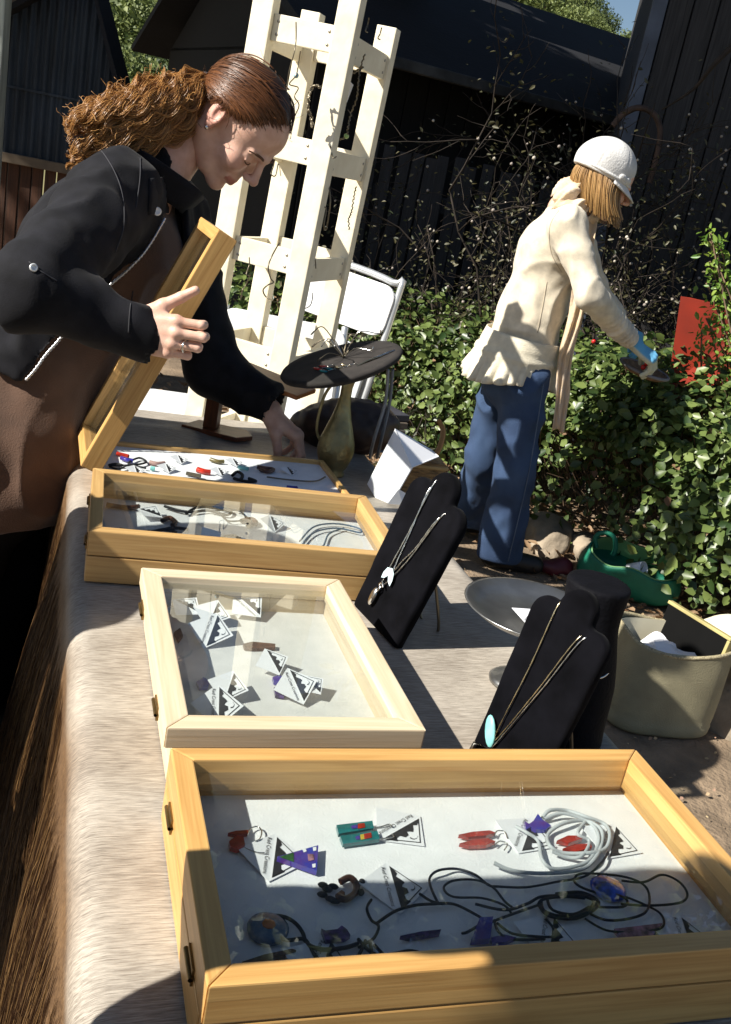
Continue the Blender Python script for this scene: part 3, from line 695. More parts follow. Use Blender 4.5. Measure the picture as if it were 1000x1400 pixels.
tag(obj('tablecloth', me, m_cloth, None, tab(0, 0), (0, 0, TA)), 'brown satin cloth, its sheen painted in taupe, draped over the jewellery table', 'tablecloth')
tcl = COL.objects['tablecloth']; g = np.random.default_rng(12); paths = []
Pg = P.reshape(nu, nv, 3); dzL = TZ-Pg[:, :, 2]
for k in range(5200):
    j = g.uniform(0, nv-2); j0 = int(j); w = j-j0; i1 = int(np.searchsorted(-s, -g.uniform(.0, .05))) if 0 else None
    ss = np.linspace(g.uniform(-.16, -.035), g.uniform(-.62, -.34), 16); f = (ss-s[0])/(s[1]-s[0]); i0 = np.clip(f.astype(int), 0, nu-2); q = (f-i0)[:, None]
    jj = np.clip(j+np.cumsum(g.normal(0, .35, 16)), 0, nv-1.01); ja = jj.astype(int); wj = (jj-ja)[:, None]
    C = (Pg[i0, ja]*(1-q)+Pg[i0+1, ja]*q)*(1-wj)+(Pg[i0, ja+1]*(1-q)+Pg[i0+1, ja+1]*q)*wj
    lift = g.uniform(.0005, .008)*np.sin(np.linspace(0, 2.6, 16)); C[:, 0] -= lift+.0006; C[:, 2] += lift*.4; paths.append(C)
m_fib, nt, b = nodes_of('satin_fibre'); N = nt.nodes; gi = N.new('ShaderNodeNewGeometry'); rp = N.new('ShaderNodeValToRGB'); e = rp.color_ramp.elements; e[0].color = (.05, .022, .009, 1); e[1].color = (.27, .155, .06, 1); e[0].position = .5
link(nt, gi.outputs['Random Per Island'], rp.inputs[0]); link(nt, rp.outputs[0], b.inputs['Base Color']); b.inputs['Roughness'].default_value = .35
tag(obj('fringe_fibres', tube_me('fringe_fibres', paths, np.concatenate([[.0001, .0003], np.full(12, .00045), [.0003, .0001]]), 3), m_fib, tcl), kind='stuff')

# pale blue underlay showing at the left hem
V = []; Fc = []
for i in range(24):
    v = .42+i*.045
    for k in range(8):
        z = .50-k*.062; V.append((-.14-.022*k*.5-.02*math.sin(i*.9+k*.4)-.012*k, v, z+.02*math.sin(i*.7)))
        if i and k: Fc.append(((i-1)*8+k-1, i*8+k-1, i*8+k, (i-1)*8+k))
tag(obj('plastic_sheet', newmesh('plastic_sheet', V, Fc, True), pmat('blue_sheet', (.45, .52, .62), .4, vary=.1), None, tab(0, 0), (0, 0, TA)), 'pale blue sheet hanging below the cloth at the left of the table', 'sheet')

# ------------------------------------------------------------------ display cases
m_pane = glass_pane_mat()
m_hinge = pmat('brass_hinge', (.30, .20, .08), .35, .9, vary=.2, scale=60)
m_lining = pmat('lining', (.84, .845, .86), .9, vary=.03, scale=40, bump=.15, bscale=500)
def rail_me(L, w, h, mitre):
    """a mitred rail: length along X, outer face at y=0, inner at y=w"""
    a = w if mitre else 0
    bm = bmesh.new()
    v = [bm.verts.new(p) for p in ((-L/2, 0, 0), (L/2, 0, 0), (L/2-a, w, 0), (-L/2+a, w, 0), (-L/2, 0, h), (L/2, 0, h), (L/2-a, w, h), (-L/2+a, w, h))]
    for f in ((3, 2, 1, 0), (4, 5, 6, 7), (0, 1, 5, 4), (1, 2, 6, 5), (2, 3, 7, 6), (3, 0, 4, 7)): bm.faces.new([v[i] for i in f])
    bmesh.ops.bevel(bm, geom=bm.edges[:], offset=.0016, segments=2, affect='EDGES', profile=.6)
    return bmmesh('rail', bm)
def frame4(par, name, W_, D_, w, h, z, mat, mitre=True):
    r = []
    for (L, x, y, a) in ((W_, 0, -D_/2, 0), (W_, 0, D_/2, math.pi), (D_, -W_/2, 0, -math.pi/2), (D_, W_/2, 0, math.pi/2)):
        e = .0006
        if not mitre and abs(a) == math.pi/2: L = L-2*w-2*e
        r.append(obj(name, rail_me(L-e, w, h, mitre), mat, par, (x, y, z), (0, 0, a)))
    return r
def case(c, yaw, W_, D_, hb, hl, wb, wl, wm, label, lid_open=None, hinges='left', panez=.6, over=0.0, lidoff=(0, 0), lin=None):
    lin = lin or m_lining
    t = thing('display_case', label, 'display case', Vector((c[0], c[1], TZ+.003)), yaw, 'wooden jewellery display cases')
    frame4(t, 'wall_plank', W_-over*2, D_-over*2, wb, hb, 0, wm, False)
    obj('lining', boxme('lining', (-W_/2+wb+over, -D_/2+wb+over, .004), (W_/2-wb-over, D_/2-wb-over, .030)), lin, t)
    lid = empty('lid', t, (-W_/2+lidoff[0], lidoff[1], hb+.0015))
    if lid_open: lid.rotation_euler = (0, -lid_open, 0)
    for o in frame4(lid, 'lid_rail', W_, D_, wl, hl, 0, wm, True): o.location.x += W_/2
    obj('glass_pane', boxme('glass_pane', (wl*.6, -D_/2+wl*.6, hl*panez), (W_-wl*.6, D_/2-wl*.6, hl*panez+.0005)), m_pane, lid)
    for k, sy in enumerate((-.30, .30)):
        bm = bmesh.new(); box_bm(bm, (-W_/2-.002, sy*D_-.013, hb-.007), (-W_/2+.001, sy*D_+.013, hb+.008), .0006)
        me = bmmesh('hinge', bm); obj('hinge', me, m_hinge, t)
        obj('hinge_pin', tube_me('hinge_pin', [[(-W_/2-.0025, sy*D_-.015, hb+.001), (-W_/2-.0025, sy*D_+.015, hb+.001)]], .0022, 8), m_hinge, t)
    return t
wd4 = wood('honey_pine', (.64, .385, .135), (.47, .25, .075), .4)
wd3 = wood('raw_pine', (.70, .58, .41), (.58, .45, .28), .55)
wd2 = wood('golden_pine', (.57, .37, .15), (.43, .25, .09), .42)
LZ = .0758-.0015
case4 = case((.145, .714), .34, .490, .272, .040, .034, .010, .019, wd4, 'nearest honey coloured wooden display case with glass lid and tangled dark cords inside')
case3 = case((-.080, 1.007), .341, .263, .363, .050, .0225, .010, .0235, wd3, 'pale raw wood display case with overhanging glass lid and white cards inside', over=.010, lin=pmat('grey_lining', (.72, .71, .69), .9, vary=.04, scale=40, bump=.15, bscale=500))
case2 = case((-.182, 1.407), .301, .453, .264, .038, .036, .010, .018, wd2, 'golden wood display case with closed glass lid next to the opened case')
case1 = case((-.275, 1.713), .36, .446, .21, .038, .034, .010, .020, wd4, 'open display case whose lid the dark haired woman holds up', lid_open=math.radians(67))
# ================================================================== THINGS ON AND AROUND THE TABLE
m_velvet = pmat('velvet', (.0035, .0035, .005), .95, vary=.3, scale=30, sheen=.02, spec=.05)
m_silver = pmat('silver', (.75, .73, .68), .22, 1.0, vary=.05)
m_gold = pmat('pale_gold', (.70, .58, .36), .25, 1.0, vary=.05)
m_wire = pmat('wire', (.20, .17, .12), .4, .8, vary=.2)
m_white = pmat('white_paint', (.86, .80, .63), .55, scale=18, bump=.12, bscale=40, col2=(.74, .66, .49), detail=12)
m_card = pmat('card', (.84, .85, .88), .6, vary=.02)
m_ink = pmat('ink', (.02, .02, .024), .6, vary=.1)
def frame_mat(o, x, y, z):       # matrix from axes
    m = Matrix.Identity(4)
    for i in range(3): m[i][0], m[i][1], m[i][2], m[i][3] = x[i], y[i], z[i], o[i]
    return m
# ---- white slatted rack
fp = ony(434, 250, 2.78)
rack = thing('display_rack', 'tall white painted wooden rack with four posts hung with wire jewellery', 'rack', (0, 0, 0))
ra = math.radians(-15); rex = Vector((math.cos(ra), math.sin(ra), 0)); rey = Vector((-math.sin(ra), math.cos(ra), 0))
Rr = Matrix.Rotation(math.radians(1.9), 4, Vector((0, 1, 0))) @ Matrix.Rotation(ra, 4, 'Z')
RW, RD, PH = .118, .16, 1.83
loc = fp-(Rr.to_3x3() @ Vector((RW, -RD, 1.30))); loc.z = 0.0
rack.matrix_basis = Matrix.Translation(loc) @ Rr
pm = boxme('post', (0, -.022, -.030), (PH, .022, .030), .003)
for sx in (-1, 1):
    for sy in (-1, 1):
        o = obj('post', pm, m_white, rack); hgt = 1.04 if (sx, sy) == (1, -1) else .955
        o.matrix_basis = Matrix.Translation((sx*RW, sy*RD, 0)) @ Matrix.Rotation(-math.pi/2, 4, 'Y') @ Matrix.Scale(hgt, 4, (1, 0, 0))
inv = rack.matrix_basis.inverted()
zs = [(inv @ ony(x, y, 2.80)).z for x, y in ((420, 46), (412, 206), (352, 347), (330, 482))]
zs.append(zs[-1]-(zs[0]-zs[3])/3); zs.append(zs[-1]-(zs[0]-zs[3])/3)
rl = boxme('rail', (-RW+.031, -.009, -.033), (RW-.031, .009, .033), .002); rs = boxme('rail', (-RD+.023, -.009, -.033), (RD-.023, .009, .033), .002)
for z in zs:
    for sy in (-1, 1): obj('rail', rl, m_white, rack, (0, sy*(RD-.004), z))
    for sx in (-1, 1): obj('rail', rs, m_white, rack, (sx*(RW+.012), 0, z-.012), (0, 0, math.pi/2))
scr = lathe_me('screw', [(0, 0), (.0042, 0), (.0036, .0012), (0, .0016)], 10); m_scr = pmat('screw_steel', (.35, .33, .30), .45, .8)
for z in zs[:4]:
    for sx in (-1, 1):
        for dz in (-.016, .016): obj('screw', scr, m_scr, rack, (sx*(RW-.045), -RD-.0052, z+dz), (math.pi/2, 0, 0)); obj('screw', scr, m_scr, rack, (RW+.0213, sx*(RD-.04), z-.012+dz), (0, math.pi/2, 0))
# ---- wire pieces hanging on the rack
def wire(pts, Y, lab, r=.0016, bead=None, wob=.0, mat=m_wire, name='wire_ornament'):
    P = catmull([ony(x, y, Y+.01*math.sin(i*2.1)) for i, (x, y) in enumerate(pts)], 10)
    n = len(P); ph = np.arange(n)
    P = P+wob*np.stack([np.sin(ph*1.9), np.cos(ph*1.3), np.sin(ph*2.7)], 1)
    t = thing(name, lab, 'jewellery', tuple(P[0]), group='wire pieces hung on the rack')
    obj('wire', tube_me('wire', [P], r, 5), mat, t, world=True)
    if bead: obj('bead', sphere_me('bead', .007, 10, 8), pmat('bead_'+bead[2], {'blue': (.35, .6, .7), 'green': (.4, .6, .2)}[bead[2]], .15, vary=.1), t, ony(bead[0], bead[1], Y), world=True)
    return t
wire([(405, 30), (405, 53), (403, 70), (396, 96), (393, 117), (390, 140)], 2.62, 'straight thin wire hanging from the top left rail of the rack')
wire([(411, 70), (408, 89), (405, 103), (396, 115), (408, 120), (403, 132), (409, 144), (402, 163), (397, 190)], 2.62, 'wavy wire with a pale blue bead in the upper left bay of the rack', bead=(405, 103, 'blue'))
wire([(439, 119), (428, 118), (423, 132), (422, 149), (426, 162), (427, 174)], 2.72, 'thick twisted dark wire hook beside the front post of the rack', .0028, wob=.003)
wire([(485, 65), (482, 80), (482, 91), (476, 101), (488, 97), (496, 92)], 2.85, 'knotted copper wire high in the right bay of the rack', .0025, wob=.003)
wire([(499, 74), (493, 94), (490, 115), (488, 134), (480, 156), (476, 175), (474, 187), (462, 192), (461, 199)], 2.80, 'long beaded wire with a green bead in the right bay of the rack', .0022, bead=(474, 186, 'green'), wob=.0015)
wire([(341, 352), (341, 362), (337, 375), (341, 378), (336, 390), (332, 396), (329, 410)], 2.66, 'curled thin wire under the third left rail of the rack')
wire([(382, 332), (372, 350), (367, 365), (370, 380), (374, 386), (366, 390), (360, 397), (364, 406), (374, 411)], 2.60, 'spiral silver wire hanging before the front post of the rack', .002)
wire([(417, 340), (426, 344), (431, 354), (432, 367)], 2.80, 'bent wire arc above the third right rail of the rack')
wire([(428, 400), (427, 410), (424, 418), (416, 422), (406, 422), (400, 418)], 2.80, 'wire curl below the third right rail of the rack')
wire([(444, 233), (450, 255), (452, 275), (449, 300), (446, 314), (443, 308), (446, 285), (438, 282), (441, 268), (444, 250)], 2.78, 'long looped wire in the middle right bay of the rack', .002)
wire([(487, 255), (484, 270), (481, 289), (477, 300), (478, 314)], 2.98, 'crinkled wire lying along the right post of the rack', .0018, wob=.002)
wire([(376, 218), (374, 228), (371, 238), (377, 240), (381, 224), (384, 240)], 2.63, 'small wire hooks below the second left rail near the woman')
wire([(505, 24), (503, 34), (500, 42), (503, 44)], 2.78, 'black hook on the top right rail of the rack', .0018)
wire([(522, 38), (520, 46), (517, 52), (520, 54)], 2.90, 'second black hook on the top right rail of the rack', .0018)
wire([(452, 200), (454, 210), (456, 216), (460, 214)], 2.75, 'black hook on the second right rail of the rack', .0018)
tq = [ony(x, y, 2.82) for x, y in ((471, 103), (483, 116), (474, 140), (463, 121))]
tag(obj('paper_tag', newmesh('paper_tag', [tuple(p) for p in tq]+[tuple(p+Vector((.001, .002, 0))) for p in tq], [(0, 1, 2, 3), (7, 6, 5, 4), (0, 4, 5, 1), (1, 5, 6, 2), (2, 6, 7, 3), (3, 7, 4, 0)]), m_card), 'white paper tag hanging in the upper right bay of the rack', 'tag')
# ---- folding chairs
m_plast = pmat('chair_plastic', (.80, .81, .82), .4, vary=.04, bump=.05)
m_tubem = pmat('chair_tube', (.62, .64, .66), .35, .6, vary=.08)
def rbox(w, h, t, r, name='panel'):
    pts = []
    for cx, cy, a0 in ((w/2-r, h/2-r, 0), (-w/2+r, h/2-r, 90), (-w/2+r, -h/2+r, 180), (w/2-r, -h/2+r, 270)):
        for k in range(6): a = math.radians(a0+k*18); pts.append((cx+r*math.cos(a), cy+r*math.sin(a)))
    return prism_me(name, pts, -t/2, t/2, t*.25)
def open_chair(loc, rz, lab):
    t = thing('folding_chair', lab, 'chair', loc, rz, 'white folding chairs by the rack')
    for sx in (-1, 1):
        obj('front_tube', tube_me('front_tube', [catmull([(sx*.215, -.26, 0), (sx*.215, .02, .43), (sx*.215, .12, .62), (sx*.205, .21, .84)], 6)], .012, 8), m_tubem, t)
        obj('rear_leg', tube_me('rear_leg', [[(sx*.19, .26, 0), (sx*.19, -.12, .44)]], .011, 8), m_tubem, t)
    obj('stretcher', tube_me('stretcher', [[(-.19, .2, .08), (.19, .2, .08)]], .009, 8), m_tubem, t)
    obj('seat', rbox(.40, .40, .025, .07, 'seat'), m_plast, t, (0, -.03, .45), (-.05, 0, 0))
    b_ = obj('backrest', rbox(.43, .20, .018, .05, 'backrest'), m_plast, t, (0, .165, .74), (math.radians(78), 0, 0))
    return t
p = ony(388, 460, 3.3); open_chair((p.x, 3.15, 0), .05, 'white folding chair with its backrest showing behind the rack')
p = onz(205, 550, .45); open_chair((p.x, p.y+.03, 0), .25, 'white folding chair half hidden behind the dark sleeve')
t = thing('folding_chair', 'folded pale chair leaning upright behind the right post of the rack', 'chair', (0, 0, 0), group='white folding chairs by the rack')
c = ony(408, 500, 3.6); t.matrix_basis = Matrix.Translation((c.x, 3.6, 0)) @ Matrix.Rotation(.1, 4, 'Y') @ Matrix.Rotation(-.35, 4, 'Z') @ Matrix.Rotation(-.12, 4, 'X')
lp = [(-.19, 0, .0), (-.19, 0, .95), (-.15, 0, 1.02), (.15, 0, 1.02), (.19, 0, .95), (.19, 0, 0)]
obj('tube_frame', tube_me('tube_frame', [catmull(lp, 6)], .013, 8), m_tubem, t)
obj('backrest', rbox(.37, .19, .02, .05, 'backrest'), m_plast, t, (0, -.012, .91), (math.pi/2, 0, 0))
st = obj('seat', rbox(.34, .40, .022, .12, 'seat'), pmat('grey_seat', (.66, .68, .70), .3, vary=.08), t, (0, -.02, .57), (math.pi/2, 0, 0))
obj('seat_slot', boxme('seat_slot', (-.012, -.13, -.014), (.012, .13, .0135), .002), pmat('slot', (.10, .10, .11), .6), st)
for sx in (-1, 1): obj('rear_leg', tube_me('rear_leg', [[(sx*.165, .03, 0), (sx*.165, .03, .7)]], .011, 8), m_tubem, t)
# ---- brass ewer with the dark tray on it
vb = onz(453, 648, TZ)
ew = thing('brass_ewer', 'tall slim brass ewer with a thin curved handle standing behind the cases', 'ewer', vb)
m_brass = pmat('aged_brass', (.34, .29, .15), .42, .75, vary=.25, scale=25, bump=.25, bscale=90)
prof = [(.0, .0), (.026, 0), (.027, .004), (.023, .010), (.030, .022), (.037, .042), (.0385, .055), (.036, .072), (.029, .095), (.021, .120), (.0145, .145), (.0115, .168), (.0115, .185), (.014, .198), (.018, .206), (.013, .206), (.009, .19), (.007, .1)]
obj('body', lathe_me('body', prof, 32), m_brass, ew)
obj('handle', tube_me('handle', [catmull([(-.012, -.002, .19), (-.024, -.004, .193), (-.040, -.006, .165), (-.046, -.007, .12), (-.044, -.006, .085), (-.033, -.004, .066)], 7)], .0032, 7), m_brass, ew)
tc_ = ony(467, 497, vb.y-.0)
tray = thing('earring_tray', 'dark round felt tray tilted on top of the brass ewer', 'tray', tc_)
tray.rotation_euler = (math.radians(7), math.radians(-22), math.radians(0))
obj('tray_disc', lathe_me('tray_disc', [(0, -.022), (.06, -.020), (.105, -.013), (.122, -.005), (.125, .001), (.121, .006), (.110, .005), (0, .004)], 48), pmat('dark_felt', (.024, .020, .018), .9, vary=.2, scale=40), tray)
trm = tray.matrix_basis.copy(); trm = Matrix.Translation(tc_) @ tray.rotation_euler.to_matrix().to_4x4()
def on_tray(x, y, z=.006): return trm @ Vector((x, y, z))
m_redg = pmat('red_glass', (.5, .03, .015), .12, vary=.3, scale=60, coat=.5)
m_blue = pmat('blue_glass', (.03, .05, .38), .10, vary=.3, scale=80, coat=.6, col2=(.10, .03, .22))
m_teal = pmat('teal_glass', (.01, .19, .20), .10, vary=.2, scale=60, coat=.6)
m_turq = pmat('turquoise', (.25, .62, .60), .35, vary=.2, scale=60)
m_brown = pmat('brown_bead', (.12, .05, .03), .35, vary=.3, scale=80)
m_cord = pmat('black_cord', (.012, .012, .016), .7, vary=.2)
m_orange = pmat('orange_glass', (.55, .18, .03), .15, vary=.2)
def wbranch(pts, r=.0012, mat=m_wire): return tube_me('wire', [catmull(pts, 6)], r, 5)
sp = thing('wire_spider', 'spiky tangle of bent wires standing on the dark tray', 'jewellery', on_tray(.005, .02))
g = np.random.default_rng(5)
for k in range(11):
    a = k*.6+g.uniform(-.2, .2); L = g.uniform(.04, .085); up_ = g.uniform(.015, .05)
    e = on_tray(.005+L*math.cos(a), .02+L*math.sin(a)*.8, .006+up_); m_ = on_tray(.005+L*.5*math.cos(a), .02+L*.5*math.sin(a), .006+up_*1.3)
    obj('wire', tube_me('wire', [catmull([on_tray(.005, .02), m_, e, e+Vector((.004, 0, .008))], 6)], .0011, 5), m_silver if k % 3 == 0 else m_wire, sp, world=True)
for k, (x, y, mt, nm, lab) in enumerate(((-.045, -.03, m_redg, 'red', 'dark red bead earrings on the left of the dark tray'), (-.03, -.055, m_teal, 'teal', 'blue green bead earrings near the front of the dark tray'), (.0, -.05, m_gold, 'gold', 'thin gold earrings near the front of the dark tray'))):
    t = thing('earrings', lab, 'earrings', on_tray(x, y))
    for d in (0, .012):
        obj('drop', sphere_me('drop', .0045, 8, 6, (2.2, .8, .6)), mt, t, on_tray(x+d, y+d*.6, .007), world=True)
        obj('hook', tube_me('hook', [catmull([on_tray(x+d+.008, y+d*.6), on_tray(x+d+.018, y+d*.6+.004), on_tray(x+d+.024, y+d*.6-.002)], 5)], .0007, 4), m_silver, t, world=True)
for k in range(3):
    t = tag(obj('wire_stick', tube_me('wire_stick', [catmull([on_tray(.035+k*.014, -.055+k*.012, .005), on_tray(.06+k*.015, -.040+k*.012, .008), on_tray(.085+k*.012, -.022+k*.012, .006)], 5)], .0016, 5), (m_gold, m_silver, m_silver)[k]), ('thin gold wire stick at the front right of the dark tray', 'bright silver wire stick right of the gold one on the dark tray', 'outermost silver wire stick at the right rim of the dark tray')[k], 'jewellery')
# ribbons hanging behind the tray
for k, (x0, x1, lab) in enumerate(((537, 522, 'grey ribbon hanging from the right side of the tray'), (531, 512, 'pale ribbon hanging left of the grey ribbon'))):
    P = catmull([ony(x0, 505, vb.y+.04), ony(x0-4, 550, vb.y+.05), ony(x1, 600, vb.y+.06), onz(x1-6, 626, TZ+.01)], 8)
    tag(obj('ribbon', tube_me('ribbon', [P], .0035, 4), pmat('ribbon%d' % k, (.45, .47, .50) if k else (.20, .22, .25), .6)), lab, 'ribbon')
# ---- brown wooden earring stand
wb = onz(300, 592, TZ+.004)
ws = thing('wooden_stand', 'small brown wooden stand with an orange board on a square post', 'stand', wb, -.12)
m_mah = wood('mahogany', (.20, .06, .02), (.09, .028, .012), .4); m_or = wood('orange_wood', (.50, .17, .03), (.32, .09, .018), .35)
obj('foot', prism_me('foot', [(-.075, -.035), (.05, -.04), (.075, .0), (.05, .04), (-.06, .035)], 0, .010, .002), m_mah, ws)
obj('post', boxme('post', (0, -.015, -.015), (.14, .015, .015), .002), m_mah, ws, (-.02, 0, .010), (0, -math.pi/2, 0))
obj('board', prism_me('board', [(-.12, -.04), (.17, -.05), (.19, .03), (-.10, .05)], 0, .010, .002), m_or, ws, (.0, 0, .15), (math.radians(6), math.radians(8), 0))
t = thing('earrings', 'small silver and blue earrings on the orange board', 'earrings', ony(267, 505, wb.y-.03))
obj('drop', sphere_me('drop', .006, 8, 6, (2, 1, .6)), m_silver, t); obj('drop', sphere_me('drop', .006, 8, 6, (1.6, 1, .6)), pmat('pale_blue', (.3, .45, .6), .2), t, (-.016, -.004, -.002))
# ---- white folded display card with a brown box
wc = thing('white_carton', 'white cardboard display bent into an angular arch beside the black bust', 'carton', onz(523, 700, TZ))
m_wc = pmat('white_board', (.86, .87, .90), .6, vary=.02)
def quadplate(pts, nrm, name, mat, par):
    V = [Vector(p) for p in pts]; n = Vector(nrm)
    return obj(name, newmesh(name, [tuple(v) for v in V]+[tuple(v+n) for v in V], [(0, 1, 2, 3), (7, 6, 5, 4), (0, 4, 5, 1), (1, 5, 6, 2), (2, 6, 7, 3), (3, 7, 4, 0)]), mat, par, world=True)
ya = 1.86
A_, B_, C_, D_ = ony(540, 587, ya), ony(563, 640, ya-.03), ony(527, 702, ya-.04), ony(502, 662, ya)
bk = Vector((.075, .05, 0))
quadplate([A_, B_, C_, D_], (.002, .001, 0), 'side_panel', m_wc, wc)
quadplate([A_, B_, ony(600, 625, ya+.03), ony(590, 616, ya+.09)], (0, 0, .002), 'top_flap', m_wc, wc)
quadplate([ony(545, 670, ya-.035), ony(522, 700, ya-.045), ony(560, 722, ya-.02), ony(580, 690, ya+.02)], (0, 0, .002), 'bottom_flap', m_wc, wc)
bx = ony(572, 640, ya+.06)
t = thing('brown_box', 'brown wicker box under the white carton flap', 'box', (bx.x, bx.y, TZ+.002), .3)
obj('box_body', boxme('box_body', (-.045, -.03, 0), (.05, .05, .075), .004), pmat('wicker', (.33, .20, .08), .7, vary=.35, scale=60, stretch=(1, 1, 4), bump=.6, bscale=90), t)
obj('box_trim', boxme('box_trim', (-.048, -.033, .062), (.053, .053, .069), .002), pmat('wicker_trim', (.45, .30, .12), .6), t)
# ---- dark leather bag with orange strap at the far end
F_ = Field((-.16, -.10, -.02), (.16, .10, .16), .006)
F_.ell((0, 0, .05), (.12, .065, .055)); F_.ell((.03, 0, .085), (.085, .05, .035), k=.02); F_.ell((-.06, .02, .03), (.07, .05, .03), k=.02)
me = sdf_me('bag_body', F_, 2); displace_me(me, lambda P, N: P+N*(.005*vnoise(P, 30, 3)+.003*vnoise(P, 70, 4))[:, None])
bc = onz(552, 640, TZ); bc = tab(.60, 1.43, TZ)
t = thing('leather_bag', 'slouched dark brown leather handbag at the far end of the table', 'handbag', bc, .1)
obj('bag_body', me, pmat('brown_leather', (.05, .028, .018), .5, vary=.3, scale=20), t)
P = catmull([ony(600, 575, bc.y+.02), ony(606, 590, bc.y), ony(600, 615, bc.y-.04), ony(588, 628, bc.y-.05), ony(575, 622, bc.y-.04)], 7)
obj('strap', tube_me('strap', [P], .006, 6), pmat('tan_strap', (.50, .22, .05), .5), t, world=True)
# grey cloth and dark books at the far right corner of the table
V = []; Fc = []
for i in range(14):
    for j in range(10):
        V.append((i*.012-.08, j*.012-.05, .012+.012*math.sin(i*.9+j*.3)*math.cos(j*.8)+.012*math.exp(-((i-7)**2+(j-5)**2)/12)))
        if i and j: Fc.append(((i-1)*10+j-1, i*10+j-1, i*10+j, (i-1)*10+j))
tag(obj('grey_cloth', newmesh('grey_cloth', V, Fc, True), pmat('grey_cloth', (.28, .33, .38), .8, vary=.15, bump=.2), None, onz(523, 612, TZ+.012), (0, 0, .3)), 'crumpled grey cloth lying behind the white carton', 'cloth')
bkl = thing('book_stack', 'dark flat books piled behind the brass ewer', 'books', onz(505, 585, TZ), .3)
for k in range(3): obj('book', boxme('book', (-.08, -.05, k*.017), (.08, .05, k*.017+.016), .002), pmat('book%d' % k, ((.05, .045, .04), (.10, .08, .06), (.035, .035, .045))[k], .6), bkl, rot=(0, 0, .15*k))
# ---- velvet necklace boards
def lobed(label, bl, br, Hh, tilt, scale=1.0):
    bl, br = Vector(bl), Vector(br); e = (br-bl); w = e.length; e.normalize()
    back = Vector((-e.y, e.x, 0))
    if back.x < 0: back = -back
    up_ = (Vector((0, 0, 1))*math.cos(tilt)+back*math.sin(tilt)).normalized(); nrm = e.cross(up_)
    t = thing('necklace_board', label, 'necklace display', (bl+br)/2)
    F_ = Field((-.11, -.03, -.02), (.11, .03, Hh+.03), .0028)
    for (x0, x1, hh, r) in ((-.030, -.046, .90, .0285), (.0, .0, 1.0, .032), (.030, .046, .86, .0285)):
        sc_ = w/.135; F_.cap((x0*sc_, 0, .0), (x1*sc_, 0, Hh*hh-r*sc_), .036*sc_, r*sc_, .006)
    F_.fn(lambda x, y, z: np.abs(y)-.0075+0*x+0*z, .012, 'i') if 0 else None
    F_.D = np.maximum(F_.D, (np.abs((F_.lo[1]+np.arange(F_.n[1])*F_.h))[None, :, None]-.008).astype(np.float32))
    F_.D = np.maximum(F_.D, (-(F_.lo[2]+np.arange(F_.n[2])*F_.h))[None, None, :].astype(np.float32))
    me = sdf_me('velvet_panel', F_, 3)
    m_ = frame_mat((bl+br)/2, e, -nrm if nrm.dot(back) < 0 else nrm, up_)
    o = obj('velvet_panel', me, m_velvet, t); o.matrix_basis = Matrix.Translation(-(bl+br)/2) @ m_
    c = (bl+br)/2
    obj('easel_leg', tube_me('easel_leg', [catmull([c+up_*Hh*.55+back*.01-e*.02, c+back*(.085)-e*.022+Vector((0, 0, .003)), c+back*.09+e*.022+Vector((0, 0, .003)), c+up_*Hh*.55+back*.01+e*.02], 6)], .0022, 6), m_wire, t, world=True)
    return m_
blA, brA = onz(487, 828, TZ), onz(545, 889, TZ)
mA = lobed('black velvet three lobed necklace board standing between the cases', blA, brA, .242, math.radians(17))
blB = onz(643, 1034, TZ); brB = blB+Vector((.66, -.75, 0)).normalized()*.100
mB = lobed('black velvet three lobed necklace board just behind the nearest case', blB, brB, .232, math.radians(15))
def front_y(m_):      # which local side faces the camera
    return -1 if (m_ @ Vector((0, -1, 0))-m_ @ Vector((0, 0, 0))).dot(Vector((0, -1, 0))) > 0 else 1
def chain(m_, pts, lab, r=.0013, mat=m_silver):
    k_ = .78 if m_ is mB else 1.0; pts = [(x*k_, y, z) for x, y, z in pts]; s_ = front_y(m_); P = catmull([m_ @ Vector((x, s_*y, z)) for x, y, z in pts], 10)
    t = thing('necklace', lab, 'necklace', tuple(P[len(P)//2]))
    n = len(P); bead = r*(1+.35*np.sin(np.arange(n)*2.4))
    obj('chain', tube_me('chain', [P], bead, 5), mat, t, world=True); return t, s_
t, s_ = chain(mA, [(-.024, -.002, .218), (-.022, .0095, .205), (-.016, .010, .150), (-.010, .0105, .085), (.0, .0105, .105), (.012, .010, .130), (.025, .0095, .178), (.030, -.002, .190)], 'silver chain with a pale blue leaf pendant on the middle board', .0012)
for a in (-.6, .5):
    V, Tq = leaf_shape(.026, .3, .05); o = obj('leaf_pendant', newmesh('leaf_pendant', V, Tq, True), pmat('opal', (.55, .68, .72), .2, vary=.2, scale=80), t)
    o.matrix_basis = Matrix.Translation(-t.location) @ mA @ Matrix.Translation((-.010, s_*.013, .086)) @ Matrix.Rotation(math.radians(90), 4, 'X') @ Matrix.Rotation(math.radians(-90)+a, 4, 'Z')
t, s_ = chain(mA, [(-.020, -.002, .232), (-.018, .0095, .215), (-.018, .0105, .14), (-.020, .0115, .055), (-.012, .0115, .060), (.010, .0105, .11), (.030, .0095, .185), (.036, -.002, .20)], 'longer silver chain with a heron shaped pendant on the middle board', .0012)
hm = obj('heron_pendant', sphere_me('heron_pendant', .011, 12, 8, (.62, .35, 1.3)), m_silver, t); hm.matrix_basis = Matrix.Translation(-t.location) @ mA @ Matrix.Translation((-.021, s_*.014, .036))
ht = obj('heron_neck', tube_me('heron_neck', [catmull([mA @ Vector((-.020+dx, s_*.015, .044+dz)) for dx, dz in ((.004, 0), (.007, .008), (.002, .012), (.006, .016), (.013, .012))], 5)], .0018, 6), m_silver, t, world=True)
